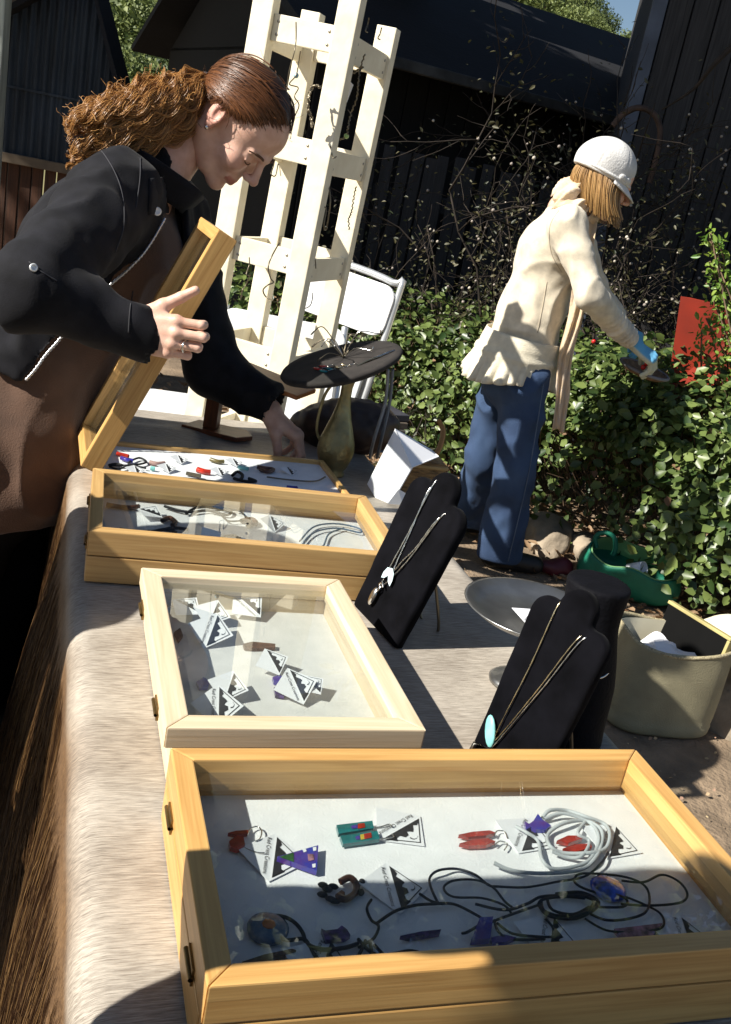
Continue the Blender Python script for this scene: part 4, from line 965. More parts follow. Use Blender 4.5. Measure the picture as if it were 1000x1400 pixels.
t, s_ = chain(mB, [(-.028, -.002, .214), (-.027, .0095, .200), (-.026, .0105, .13), (-.030, .0115, .055), (-.026, .0115, .04), (.0, .0105, .11), (.022, .0095, .18), (.030, -.002, .195)], 'thin gold chain on the front necklace board', .0008, m_gold)
t, s_ = chain(mB, [(.040, -.004, .190), (.030, .0095, .184), (.008, .0105, .12), (-.020, .0115, .045), (-.032, .0115, .02)], 'pale cord necklace with a turquoise pendant on the front board', .0008, m_silver)
o = obj('turquoise_pendant', sphere_me('turquoise_pendant', .012, 12, 8, (.6, .25, 1.5)), m_turq, t); o.matrix_basis = Matrix.Translation(-t.location) @ mB @ Matrix.Translation((-.030, s_*.014, .044)) @ Matrix.Rotation(-.5*s_*-1, 4, 'Y')
F2 = [(-.012, 0, -.030), (.012, 0, -.024), (.014, 0, .010), (-.008, 0, .004)]
fr_ = tube_me('silver_frame', [np.array([Vector(p) for p in F2])], .0022, 5, True); o = obj('silver_frame', fr_, m_silver, t); o.matrix_basis = Matrix.Translation(-t.location) @ mB @ Matrix.Translation((-.034, s_*.014, .018))
# ---- black neck bust
nbp = onz(764, 1000, TZ)
nb_t = thing('neck_bust', 'black leather neck bust with a flat top behind the front necklace board', 'neck bust', nbp, .345)
F_ = Field((-.10, -.07, -.01), (.10, .08, .22), .004)
F_.cap((0, 0, .10), (0, .005, .185), .030, .041, .0); F_.ell((0, -.005, .055), (.052, .034, .075), k=.03); F_.cap((0, -.01, .0), (0, 0, .05), .05, .045, .02)
z_ = F_.lo[2]+np.arange(F_.n[2])*F_.h; F_.D = np.maximum(F_.D, (z_-.180)[None, None, :].astype(np.float32)); F_.D = np.maximum(F_.D, (-z_)[None, None, :].astype(np.float32))
nb_t.scale = (.95, .95, 1.12)
obj('bust_form', sdf_me('bust_form', F_, 2), pmat('black_leather', (.004, .004, .006), .75, spec=.12, vary=.2, scale=40, bump=.15, bscale=200), nb_t)
P = catmull([Vector((.034*math.cos(a), .036*math.sin(a)-.004, .118-.02*math.sin(a)*-1)) for a in np.linspace(math.pi*1.05, math.pi*1.98, 9)], 5)
t = thing('necklace', 'pale cord worn round the black neck bust', 'necklace', nbp); t.rotation_euler = (0, 0, .345)
obj('cord', tube_me('cord', [np.array(P)], .0014, 5), m_silver, t)
# ---- pewter cake stand with cards
cs = onz(706, 934, TZ)
ck = thing('cake_stand', 'pewter pedestal dish holding white cards on the right of the table', 'cake stand', cs)
m_pew = pmat('pewter', (.36, .36, .35), .32, .9, vary=.15, scale=20, bump=.1, bscale=60)
prof = [(0, 0), (.037, 0), (.038, .004), (.033, .008), (.026, .011), (.012, .017), (.007, .024), (.006, .030), (.012, .040), (.0145, .050), (.011, .064), (.006, .074), (.006, .080), (.016, .086), (.052, .091), (.080, .100), (.093, .109), (.095, .111), (.091, .111), (.076, .103), (.05, .096), (0, .094)]
obj('dish', lathe_me('dish', prof, 48), m_pew, ck)
# ------------------------------------------------------------------ printed cards
def card_template():
    """square card on its corner, folded across; the right half bears mountains, the left half lettering"""
    h = .031
    me_a = newmesh('card_half', [(-h, 0, .0005), (0, -h, .0005), (0, h, .0005), (-h, 0, 0), (0, -h, 0), (0, h, 0)], [(0, 1, 2), (5, 4, 3), (0, 3, 4, 1), (1, 4, 5, 2), (2, 5, 3, 0)])
    me_b = newmesh('card_half', [(h, 0, .0005), (0, h, .0005), (0, -h, .0005), (h, 0, 0), (0, h, 0), (0, -h, 0)], [(0, 1, 2), (5, 4, 3), (0, 3, 4, 1), (1, 4, 5, 2), (2, 5, 3, 0)])
    z = .0009
    out = [(.0022, -.0262), (.0022, .0262), (.006, .0205), (.0075, .017), (.0055, .0135), (.010, .009), (.012, .006), (.0095, .0035), (.0085, .001), (.0125, -.001), (.0130, -.006), (.0085, -.009), (.009, -.014), (.0125, -.0165)]
    me_m = newmesh('mountain_print', [(x, y, z) for x, y in out], [tuple(range(len(out)))])
    e = .0009; k = .0275
    fr = []
    for s in (1, -1):
        fr += [(.0022, s*k*.96, z), (.0264, 0, z), (.0264-e*1.6, 0, z), (.0022, s*(k*.96-e*1.6), z)]
    me_f = newmesh('frame_print', fr, [(0, 1, 2, 3), (4, 7, 6, 5)])
    a = [(.0165+.0035*math.cos(t), .001+.0045*math.sin(t), z) for t in np.linspace(-1.9, 1.0, 9)]; b = [(.0168+.0028*math.cos(t), .002+.0040*math.sin(t), z) for t in np.linspace(1.0, -1.9, 9)]
    me_c = newmesh('moon_print', a+b, [tuple(range(18))])
    cu = bpy.data.curves.new('lettering', 'FONT'); cu.body = 'Red Crest Creations'; cu.size = .0056; cu.align_x = 'CENTER'; cu.align_y = 'CENTER'
    tmp = bpy.data.objects.new('tmp', cu); COL.objects.link(tmp); dg = bpy.context.evaluated_depsgraph_get(); dg.update()
    cu = bpy.data.meshes.new_from_object(tmp.evaluated_get(dg)); cu.materials.clear(); cu.materials.append(m_ink); bpy.data.objects.remove(tmp)
    return me_a, me_b, me_m, me_f, me_c, cu
CARD = card_template()
def card(p, ang, lab, tiltx=0.0, fold=0.12, s=1.0, text=True):
    t = thing('printed_card', lab, 'card', p); t.rotation_euler = (Matrix.Rotation(-tiltx, 3, 'X') @ Matrix.Rotation(ang, 3, 'Z')).to_euler(); t.scale = (s, s, s); t['group'] = 'printed jewellery cards'
    a = obj('lettering_half', CARD[0], m_card, t, rot=(0, fold, 0)); b = obj('picture_half', CARD[1], m_card, t, rot=(0, -fold*.0, 0))
    obj('mountain_print', CARD[2], m_ink, b); obj('frame_print', CARD[3], m_ink, b); obj('moon_print', CARD[4], m_ink, b)
    if text:
        o = bpy.data.objects.new('lettering', CARD[5]); COL.objects.link(o); o.parent = a; o.location = (-.0045, 0, .0011); o.rotation_euler = (0, 0, -math.pi/2)
    return t
F4 = TZ+.003+.030+.0012           # the lining's surface in a case
def on4(x, y, dz=0.0): return onz(x, y, F4+dz)
def ang(x0, y0, x1, y1, z=F4):
    a = onz(x0, y0, z); b = onz(x1, y1, z); return math.atan2(b.y-a.y, b.x-a.x)
# nearest case
card(on4(372, 1172), ang(340, 1165, 412, 1176), 'white mountain card with red earrings at the left of the nearest case')
card(on4(546, 1132), ang(520, 1110, 575, 1150), 'white mountain card with teal earrings at the back of the nearest case')
card(on4(537, 1214), ang(505, 1214, 575, 1216), 'white mountain card with horseshoe earrings in the middle of the nearest case')
card(on4(718, 1142), ang(700, 1134, 742, 1150), 'white mountain card half under the pale cord in the nearest case')
card(on4(835, 1150), ang(810, 1140, 858, 1158), 'white mountain card right of the pale coiled cord in the nearest case')
card(on4(750, 1283), ang(722, 1272, 780, 1292), 'white mountain card with blue charms at the front of the nearest case')
card(on4(938, 1284), ang(905, 1276, 975, 1290), 'white mountain card in the front right corner of the nearest case')
card(on4(438, 1320), ang(410, 1308, 470, 1326), 'white mountain card tucked at the front left of the nearest case')
def flat_piece(lab, name, cat, pts, mat, th=.003, hooks=(), extra=()):
    """a flat jewel: outline given on the case floor"""
    P = [on4(x, y) for x, y in pts]; c = sum(P, Vector())/len(P)
    t = thing(name, lab, cat, c)
    bm = bmesh.new(); vs = [bm.verts.new(p-c+Vector((0, 0, .001))) for p in P]; f = bm.faces.new(vs); r = bmesh.ops.extrude_face_region(bm, geom=[f])
    for v in r['geom']:
        if isinstance(v, bmesh.types.BMVert): v.co.z += th
    obj('glass_piece', bmmesh('glass_piece', bm), mat, t)
    for (ps, m_) in extra:
        Q = [on4(x, y)-c+Vector((0, 0, .001+th+.0006)) for x, y in ps]
        obj('inlay', newmesh('inlay', [tuple(q) for q in Q]+[tuple(q-Vector((0, 0, .0004))) for q in Q], [tuple(range(len(Q)))]), m_, t)
    for h in hooks: obj('ear_hook', tube_me('ear_hook', [catmull([on4(x, y, .003)-c for x, y in h], 6)], .0007, 5), m_silver, t)
    return t
m_green = pmat('green_glass', (.04, .14, .04), .15, vary=.3, scale=80)
m_yel = pmat('yellow_glass', (.6, .45, .05), .2)
m_purple = pmat('purple_glass', (.10, .05, .20), .15, vary=.5, scale=120, coat=.4)
m_pink = pmat('pink_glass', (.40, .20, .26), .2, vary=.4, scale=150)
flat_piece('red flower shaped glass earring at the left of the nearest case', 'earring', 'earrings', [(312, 1158), (322, 1150), (332, 1152), (334, 1162), (324, 1168), (314, 1165)], m_redg, .005, [[(332, 1158), (350, 1165), (362, 1166)]])
flat_piece('slim red bead earring above the red flower earring', 'earring', 'earrings', [(311, 1145), (322, 1142), (338, 1141), (338, 1145), (324, 1147)], m_redg, .004, [[(338, 1142), (343, 1133), (352, 1130), (358, 1136), (356, 1146), (350, 1150)]])
flat_piece('triangular dark blue pendant with flowers beside the left card of the nearest case', 'pendant', 'pendant', [(378, 1179), (434, 1163), (432, 1198)], m_blue, .005, extra=[([(380, 1180), (400, 1174), (400, 1187)], m_green), ([(419, 1176), (427, 1176), (428, 1184), (420, 1186)], m_pink), ([(412, 1170), (416, 1168), (418, 1172), (414, 1174)], m_card), ([(426, 1167), (431, 1166), (431, 1171), (427, 1172)], m_card), ([(425, 1190), (430, 1189), (430, 1194), (426, 1195)], m_card)])
flat_piece('upper teal rectangular glass earring with a red parrot', 'earring', 'earrings', [(459, 1134), (508, 1128), (510, 1138), (462, 1146)], m_teal, .004, [[(510, 1132), (522, 1130), (532, 1127), (536, 1130)]], [([(488, 1133), (497, 1132), (498, 1138), (488, 1140)], m_redg), ([(478, 1136), (487, 1134), (488, 1139), (480, 1140)], m_blue)])
flat_piece('lower teal rectangular glass earring with a red parrot', 'earring', 'earrings', [(464, 1149), (515, 1142), (518, 1153), (468, 1160)], m_teal, .004, [[(518, 1147), (528, 1146), (538, 1144), (536, 1140)]], [([(496, 1147), (506, 1145), (507, 1152), (497, 1154)], m_redg), ([(491, 1148), (496, 1147), (497, 1154), (492, 1155)], m_yel), ([(484, 1151), (490, 1149), (491, 1154), (486, 1155)], m_blue)])
def wire4(pts, lab, name, cat, mat, r, dz=.003, jag=.0, parts=()):
    P = catmull([on4(x, y, dz+.002*math.sin(i*1.7)) for i, (x, y) in enumerate(pts)], 10)
    if jag: P = P+np.random.default_rng(3).normal(0, jag, P.shape)
    t = thing(name, lab, cat, tuple(P[0])); obj('cord' if r > .0008 else 'wire', tube_me('cord', [P], r, 6), mat, t, world=True); return t
t = wire4([(465, 1206), (478, 1200), (487, 1208), (486, 1220), (474, 1229), (463, 1226), (468, 1222)], 'red brown horseshoe shaped earrings with dark bead fringe in the nearest case', 'earrings', 'earrings', m_brown, .003, .004)
for (x, y) in ((442, 1210), (448, 1216), (441, 1223), (452, 1229), (456, 1212), (458, 1232)): obj('bead', sphere_me('bead', .0026, 8, 6, (1.8, 1, 1)), m_ink, t, on4(x, y, .003), world=True)
for (x, y) in ((495, 1206), (494, 1220)): obj('bead', sphere_me('bead', .003, 8, 6), m_ink, t, on4(x, y, .003), world=True)
# round glass pendant on its dark cord, and the rest
def disc_piece(x, y, r, lab, mat, name='pendant', inl=None, sq=1.0):
    p = on4(x, y, .004); t = thing(name, lab, 'pendant', p)
    obj('glass_disc', lathe_me('glass_disc', [(0, -.003), (r, -.003), (r*1.03, 0), (r*.8, .0025), (0, .004)], 24, sq), mat, t)
    if inl: obj('inlay', sphere_me('inlay', r*.35, 8, 6, (1, 1, .3)), inl, t, (0, 0, .0035))
    return t
disc_piece(367, 1268, .016, 'round speckled blue pendant near the front left of the nearest case', pmat('speckle_blue', (.04, .10, .20), .2, vary=.6, scale=180, col2=(.2, .25, .3)), inl=m_orange)
disc_piece(832, 1213, .016, 'round bright blue glass pendant on a dark cord at the right of the nearest case', pmat('bright_blue', (.02, .08, .55), .08, vary=.5, scale=120, coat=.8))
wire4([(378, 1262), (362, 1262), (358, 1256), (372, 1252), (390, 1254), (404, 1262), (414, 1275), (420, 1290), (440, 1298), (470, 1296), (490, 1290)], 'black cord looped through the round speckled pendant', 'cord_necklace', 'necklace', m_cord, .0017)
wire4([(376, 1270), (390, 1285), (416, 1284), (426, 1300), (440, 1316), (452, 1324)], 'black cord running to the front left card', 'cord_necklace', 'necklace', m_cord, .0016)
flat_piece('long thin bead earring lying at the front left of the nearest case', 'earring', 'earrings', [(330, 1322), (360, 1312), (398, 1304), (404, 1306), (370, 1318), (334, 1325)], m_brown, .004)
flat_piece('purple cat shaped glass pin near the front of the nearest case', 'pin', 'pendant', [(438, 1276), (444, 1279), (460, 1277), (466, 1272), (473, 1277), (478, 1285), (470, 1290), (444, 1292)], m_purple, .004)
flat_piece('dark purple bar pin right of the cord tangle in the nearest case', 'pin', 'pendant', [(546, 1286), (575, 1280), (602, 1277), (600, 1282), (560, 1289)], m_purple, .004)
# dark cord tangles
K = [([(508, 1230), (502, 1242), (508, 1258), (518, 1266), (512, 1282), (500, 1290), (490, 1296)], .0017), ([(516, 1262), (540, 1246), (566, 1238), (590, 1236), (620, 1236), (650, 1250), (668, 1262)], .0018), ([(574, 1222), (590, 1232), (606, 1236)], .0017),
     ([(490, 1284), (505, 1300), (520, 1306), (540, 1304), (560, 1300), (576, 1304), (576, 1314), (556, 1318), (530, 1314), (505, 1318), (490, 1322), (486, 1312)], .002), ([(500, 1286), (494, 1300), (484, 1318)], .002), ([(506, 1288), (508, 1304), (500, 1322)], .002), ([(512, 1292), (530, 1310), (550, 1320), (520, 1322), (500, 1308)], .002)]
t = thing('cord_tangle', 'tangled black cord at the front middle of the nearest case', 'necklace', on4(500, 1290)); t['group'] = 'cord tangles'
for ps, r in K: obj('cord', tube_me('cord', [catmull([on4(x, y, .003+.003*(i % 2)) for i, (x, y) in enumerate(ps)], 8)], r*.72, 6), m_cord, t, world=True)
K2 = [([(600, 1236), (590, 1215), (588, 1200), (600, 1190), (625, 1188), (650, 1196), (668, 1210), (680, 1212), (720, 1213), (760, 1206), (800, 1198), (822, 1180), (832, 1165)], .0017),
      ([(700, 1250), (690, 1238), (660, 1228), (620, 1226), (607, 1214), (620, 1204), (650, 1203), (674, 1213), (690, 1232), (700, 1240)], .0016),
      ([(650, 1236), (690, 1244), (720, 1236), (740, 1226), (770, 1224), (800, 1223), (812, 1230), (806, 1242), (780, 1252), (755, 1250), (738, 1240), (742, 1230), (770, 1226), (800, 1228)], .0019),
      ([(740, 1232), (745, 1246), (770, 1256), (800, 1248), (815, 1236), (800, 1226), (765, 1226)], .0021), ([(736, 1236), (750, 1252), (785, 1256), (812, 1244), (818, 1232), (795, 1220), (760, 1222)], .0021), ([(748, 1228), (756, 1244), (784, 1250), (806, 1240)], .002),
      ([(812, 1240), (850, 1240), (858, 1232), (846, 1224), (815, 1220), (790, 1210), (786, 1200), (800, 1194), (850, 1198), (878, 1208), (888, 1224), (884, 1246), (860, 1256), (830, 1258), (808, 1250)], .0017),
      ([(850, 1204), (880, 1206), (905, 1196), (928, 1205), (940, 1222), (930, 1234), (890, 1238), (850, 1236)], .0017), ([(800, 1256), (830, 1272), (870, 1274), (905, 1268), (904, 1250), (880, 1236), (850, 1224)], .0016),
      ([(660, 1262), (640, 1274), (632, 1276)], .0018), ([(680, 1262), (700, 1276), (730, 1280), (758, 1280), (756, 1268), (746, 1256)], .0017), ([(668, 1262), (700, 1250), (740, 1236)], .0017), ([(676, 1258), (682, 1274), (700, 1284), (745, 1284)], .0017)]
t = thing('cord_tangle', 'large tangle of dark blue cords at the right of the nearest case', 'necklace', on4(760, 1240)); t['group'] = 'cord tangles'
m_ncord = pmat('navy_cord', (.006, .009, .022), .6, vary=.2)
for ps, r in K2: obj('cord', tube_me('cord', [catmull([on4(x, y, .003+.003*(i % 2)) for i, (x, y) in enumerate(ps)], 8)], r*.68, 6), m_ncord, t, world=True)
K3 = [([(742, 1118), (752, 1108), (775, 1108), (800, 1116), (826, 1126), (834, 1140), (828, 1160), (806, 1166), (770, 1166), (752, 1156), (750, 1140), (770, 1126), (800, 1122), (822, 1134), (822, 1156), (812, 1176), (790, 1190), (740, 1194), (700, 1190), (676, 1180)], .0026),
      ([(744, 1120), (770, 1112), (805, 1124), (818, 1140), (816, 1160), (800, 1180), (760, 1188), (742, 1176), (736, 1150), (720, 1138), (706, 1130)], .0024), ([(800, 1124), (790, 1140), (806, 1150), (796, 1170), (776, 1172), (756, 1164)], .0024)]
t = thing('cord_coil', 'pale grey coiled cord at the back right of the nearest case', 'necklace', on4(780, 1150))
for ps, r in K3: obj('cord', tube_me('cord', [catmull([on4(x, y, .0035+.003*(i % 2)) for i, (x, y) in enumerate(ps)], 8)], r*.75, 6), pmat('pale_cord', (.50, .53, .55), .7, vary=.12), t, world=True)
flat_piece('blue fish shaped pendant on the pale cord', 'pendant', 'pendant', [(716, 1128), (722, 1132), (728, 1128), (734, 1118), (740, 1126), (752, 1134), (744, 1140), (732, 1140), (724, 1136), (718, 1140)], m_blue, .004)
flat_piece('upper red brown fish shaped earring in the nearest case', 'earring', 'earrings', [(626, 1147), (645, 1143), (668, 1141), (676, 1144), (664, 1148), (640, 1150)], m_redg, .004, [[(676, 1143), (680, 1136), (690, 1137), (694, 1146)]])
flat_piece('lower red brown fish shaped earring in the nearest case', 'earring', 'earrings', [(627, 1159), (645, 1154), (656, 1153), (666, 1152), (676, 1156), (664, 1161), (640, 1162)], m_redg, .004, [[(676, 1156), (684, 1150), (694, 1154), (690, 1162)]])
flat_piece('upper red earring lying inside the pale coiled cord', 'earring', 'earrings', [(760, 1155), (775, 1148), (792, 1148), (795, 1152), (776, 1158)], m_redg, .004)
flat_piece('lower red earring lying inside the pale coiled cord', 'earring', 'earrings', [(768, 1166), (784, 1160), (806, 1159), (808, 1164), (786, 1170)], m_redg, .004)
flat_piece('blue glass bar pendant hanging from the cord tangle', 'pendant', 'pendant', [(654, 1263), (672, 1262), (668, 1292), (642, 1294)], m_blue, .006)
flat_piece('small blue fish pin at the front of the nearest case', 'pin', 'pendant', [(670, 1288), (688, 1284), (704, 1288), (690, 1294), (672, 1296)], m_blue, .004)
flat_piece('blue oval glass pin tucked behind the front rail', 'pin', 'pendant', [(684, 1304), (704, 1298), (720, 1303), (712, 1308), (690, 1310)], m_blue, .004)
flat_piece('pink striped half moon brooch near the front right of the nearest case', 'brooch', 'pendant', [(838, 1276), (904, 1268), (888, 1288), (866, 1296), (850, 1290)], m_pink, .004)
# pale raw case: cards propped up like small tents
F3 = F4
for (x, y, x0, y0, x1, y1, tl, s_, lab) in (
    (288, 862, 262, 856, 318, 868, -.55, .92, 'largest propped mountain card at the left of the pale raw case'), (338, 828, 316, 836, 362, 822, -.5, .85, 'propped mountain card at the back of the pale raw case'),
    (290, 838, 268, 836, 312, 846, -.4, .8, 'mountain card behind the largest propped card'), (255, 830, 242, 838, 272, 822, -.4, .7, 'small mountain card in the back left corner of the pale raw case'),
    (372, 905, 350, 905, 392, 900, -.5, .68, 'propped mountain card in the middle of the pale raw case'), (404, 938, 384, 934, 430, 930, -.5, .85, 'propped mountain card with blue earrings right of centre'),
    (312, 938, 292, 934, 340, 944, -.4, .75, 'mountain card beside the blue earrings at the left of the pale raw case'), (297, 965, 275, 958, 326, 962, -.5, .9, 'propped mountain card nearest the front left corner of the pale raw case'), (425, 936, 410, 938, 438, 930, -.3, .6, 'small mountain card at the right of the propped pair')):
    p = onz(x, y, F3+.012); t = card(p, ang(x0, y0, x1, y1), lab, tl*.8, .12, s_*1.0, s_ > .8)
def piece3(lab, pts, mat, name='earring', th=.004, z=F3):
    P = [onz(x, y, z) for x, y in pts]; c = sum(P, Vector())/len(P); t = thing(name, lab, 'earrings', c)
    bm = bmesh.new(); vs = [bm.verts.new(p-c) for p in P]; f = bm.faces.new(vs); r = bmesh.ops.extrude_face_region(bm, geom=[f])
    for v in r['geom']:
        if isinstance(v, bmesh.types.BMVert): v.co.z += th
    obj('glass_piece', bmmesh('glass_piece', bm), mat, t); return t
piece3('brown feather shaped earring in the middle of the pale raw case', [(332, 884), (345, 881), (376, 884), (376, 889), (346, 890), (334, 889)], m_brown)
piece3('blue and red glass earring at the left of the pale raw case', [(268, 936), (278, 930), (288, 936), (284, 944), (272, 944)], m_blue)
piece3('purple round earring in front of the propped pair', [(374, 944), (384, 940), (394, 946), (388, 956), (376, 954)], m_purple)
piece3('second purple round earring right of the first', [(372, 930), (382, 926), (390, 932), (384, 938), (374, 936)], m_blue)
piece3('dark charm in the back left of the pale raw case', [(238, 868), (246, 862), (250, 872), (244, 880)], m_ink)
# golden case: beads and cords
for ps, lab, mt, r in (([(146, 690), (165, 693), (180, 694), (190, 692)], 'pair of brown bar earrings at the left of the golden case', m_brown, .004), ([(164, 724), (180, 727), (196, 728), (204, 727)], 'long brown bar earring near the front left of the golden case', m_brown, .0035),
    ([(204, 728), (225, 724), (240, 728), (222, 734), (204, 730), (235, 722), (258, 724)], 'black knotted cord near the front left of the golden case', m_cord, .0028), ([(225, 692), (245, 698), (262, 700), (285, 698), (310, 704), (316, 698), (300, 694), (270, 694), (255, 702)], 'dark beaded cord at the back left of the golden case', m_cord, .0024),
    ([(300, 700), (312, 712), (335, 710), (330, 700), (310, 696), (290, 700)], 'thin dark cord loop in the middle of the golden case', m_cord, .0015), ([(410, 740), (430, 720), (460, 716), (490, 722), (492, 728), (460, 722), (430, 728), (415, 745), (440, 748), (450, 730), (470, 722)], 'blue grey cord tangle at the right of the golden case', pmat('slate_cord', (.10, .15, .22), .6), .0015),
    ([(330, 712), (345, 710), (350, 716), (338, 718)], 'brown oval bead pendant in the middle of the golden case', m_brown, .004), ([(300, 736), (318, 732), (328, 736)], 'small brown bead bar at the front middle of the golden case', m_brown, .0025), ([(222, 712), (232, 708), (240, 714), (236, 718)], 'orange bead bundle left of the middle in the golden case', m_brown, .004)):
    P = catmull([onz(x, y, F4+.004) for x, y in ps], 7); t = thing('bead_strand', lab, 'jewellery', tuple(P[0])); obj('strand', tube_me('strand', [P], r, 6), mt, t, world=True)
card(onz(205, 702, F4+.006), ang(190, 712, 222, 692), 'propped mountain card at the left of the golden case', -.4, .5, .7, False)
card(onz(372, 716, F4+.006), ang(355, 714, 392, 716), 'propped mountain card right of centre in the golden case', -.3, .5, .75, False)
# opened case
for (x, y, lab) in ((185, 643, 'small mountain card beside the cord at the left of the opened case'), (245, 628, 'mountain card in the back left of the opened case'), (228, 640, 'mountain card left of the middle in the opened case'), (300, 645, 'mountain card beside the red beads in the opened case'), (320, 632, 'mountain card behind the red beads in the opened case'), (395, 644, 'mountain card at the right of the opened case')):
    card(onz(x, y, F4+.004), ang(x-15, y+1, x+20, y+3), lab, -.15, .3, .62, False)
for ps, lab, mt, r in (([(150, 638), (160, 641), (172, 638), (160, 634), (150, 636), (180, 636), (200, 632), (190, 626), (176, 634), (200, 640)], 'black cord looped at the left of the opened case', m_cord, .002), ([(160, 620), (168, 622), (176, 624)], 'red bead strand in the back left of the opened case', m_redg, .004), ([(166, 626), (174, 629), (182, 630)], 'blue bead strand left of the black cord loop', m_blue, .004),
    ([(270, 642), (280, 645), (288, 646)], 'red bead earrings in the middle of the opened case', m_redg, .0055), ([(288, 628), (298, 631), (306, 631)], 'olive glass earrings behind the red bead earrings', pmat('olive', (.28, .22, .08), .3, vary=.3), .004), ([(205, 632), (215, 634), (225, 633)], 'pale pink bead earrings in the opened case', pmat('pale_pink', (.6, .38, .34), .4), .004), ([(206, 640), (212, 641)], 'turquoise bead in the opened case', m_turq, .004), ([(326, 638), (340, 641)], 'turquoise bead strand behind the dark cord coil', m_turq, .004),
    ([(318, 650), (325, 645), (332, 650), (328, 656), (320, 654), (335, 658), (350, 658), (340, 654)], 'dark coiled cord right of the middle in the opened case', m_cord, .003), ([(352, 638), (362, 640), (374, 642), (366, 645), (356, 642)], 'brown bead bracelet at the right of the opened case', m_brown, .004), ([(365, 652), (395, 656), (430, 658), (445, 652)], 'thin chain running to the right end of the opened case', m_wire, .0016), ([(392, 667), (400, 668), (406, 668)], 'small blue oval bead at the front right of the opened case', m_blue, .005), ([(255, 647), (265, 649), (275, 651)], 'grey bead earrings near the front of the opened case', m_wire, .0035)):
    P = catmull([onz(x, y, F4+.004) for x, y in ps], 7); t = thing('bead_strand', lab, 'jewellery', tuple(P[0])); obj('strand', tube_me('strand', [P], r, 6), mt, t, world=True)
# cards in the dish
for k, (x, y, a, lab) in enumerate(((726, 824, .2, 'white mountain card lying at the front of the pewter dish'), (742, 822, .5, 'white mountain card under the front one in the pewter dish'))):
    card(Vector((cs.x, cs.y, TZ))+Vector((-.004+k*.022, -.012+k*.004, .1035-.0015*k)), a-.6, lab, 0, .05, .95)
# ================================================================== BAGS ON THE GROUND
def superloop(a, b, n=4.0, m=64):
    t = np.linspace(0, 2*math.pi, m, endpoint=False); c, s_ = np.cos(t), np.sin(t)
    return np.stack([a*np.sign(c)*np.abs(c)**(2/n), b*np.sign(s_)*np.abs(s_)**(2/n)], 1)
def shell(name, rings, th, mat, par):
    """open vessel from outline rings [(xy, z)], with wall thickness"""
    R = [np.c_[xy, np.full(len(xy), 0)+z] for xy, z in rings]; m = len(R[0]); inner = [r*np.array([1-th, 1-th, 1]) for r in R[::-1]]; inner[-1] = inner[-1]+np.array([0, 0, .01])
    Al = R+inner; V = np.concatenate(Al); Fc = []
    for i in range(len(Al)-1):
        for k in range(m): Fc.append((i*m+k, i*m+(k+1) % m, (i+1)*m+(k+1) % m, (i+1)*m+k))
    Fc.append(tuple(range(m))[::-1]); n_ = (len(Al)-1)*m; Fc.append(tuple(n_+k for k in range(m)))
    return obj(name, newmesh(name, V, Fc, True), mat, par)
cb = onz(888, 982, 0)
cool = thing('cooler_bag', 'open khaki fabric cooler bag with cream lining on the ground right of the table', 'cooler bag', (cb.x+.0, cb.y+.02, 0.0), .22)
m_khaki = pmat('khaki', (.30, .27, .17), .85, vary=.12, scale=10, bump=.25, bscale=300)
m_cream = pmat('cream_lining', (.80, .74, .55), .6, vary=.05)
rings = []
for z, f in ((0, .95), (.008, .985), (.03, 1.0), (.034, .985), (.06, 1.0), (.12, 1.015), (.18, 1.01), (.235, .995), (.262, .985), (.268, .99)):
    lp = superloop(.165*f, .125*f, 3.4)
    w_ = vnoise(np.c_[lp*14, np.full(len(lp), z*14)], 1.0, 6); lp = lp*(1+.016*w_)[:, None]
    rings.append((lp, z+.012*np.cos(np.arctan2(lp[:, 1], lp[:, 0])*2+.4)*(z/.268)**3))
shell('bag_body', rings, .05, m_khaki, cool)
lp = superloop(.158, .119, 3.4); obj('zip_rim', tube_me('zip_rim', [np.c_[lp, .268+.012*np.cos(np.arctan2(lp[:, 1], lp[:, 0])*2+.4)]], .006, 6, True), pmat('zip', (.42, .36, .22), .6, vary=.3, scale=200), cool)
lp2 = superloop(.150, .112, 3.4); rr_ = [(lp2*.98, .05), (lp2*.985, .15), (lp2, .262)]
V = np.concatenate([np.c_[x, np.full(len(x), z)] for x, z in rr_]); Fc = []
for i in range(2):
    for k in range(64): Fc.append(((i)*64+(k+1) % 64, i*64+k, (i+1)*64+k, (i+1)*64+(k+1) % 64))
obj('lining', newmesh('lining', V, Fc, True), m_cream, cool)
# lid folded back to the right
V = []; Fc = []; n1, n2 = 14, 20
for i in range(n1):
    for j in range(n2):
        x = .155+i*.017; y = -.11+j*.0125
        edge = max(0, (abs(y-.01)-.09))*1.2; z = .262+.045*math.sin(min(i, 9)*.30)-max(0, i-6)*.017+.012*math.sin(j*.5+i*.3)-edge*.5
        V.append((x-edge*.4, y+.02, z))
        if i and j: Fc.append(((i-1)*n2+j-1, i*n2+j-1, i*n2+j, (i-1)*n2+j))
me = newmesh('lid_flap', V, Fc, True); me.materials.append(m_cream)
lf = obj('lid_flap', me, None, cool); sm = lf.modifiers.new('s', 'SOLIDIFY'); sm.thickness = .012
obj('zip_pull', tube_me('zip_pull', [[(.17+.012*math.cos(a), -.085, .225+.015*math.sin(a)) for a in np.linspace(0, 2*math.pi, 15)[:-1]]], .0028, 6, True), m_gold, cool)
t = thing('black_tray', 'black rectangular display tray standing in the cooler bag', 'tray', (cool.location.x+.05, cool.location.y+.02, .155), .22-.62)
obj('tray_back', boxme('tray_back', (-.12, .0, 0), (.12, .012, .165), .002), pmat('tray_black', (.005, .005, .005), .8, spec=.1), t)
obj('tray_edge', boxme('tray_edge', (-.122, -.004, .158), (.122, .016, .168), .002), pmat('tray_gold', (.45, .38, .16), .5), t)
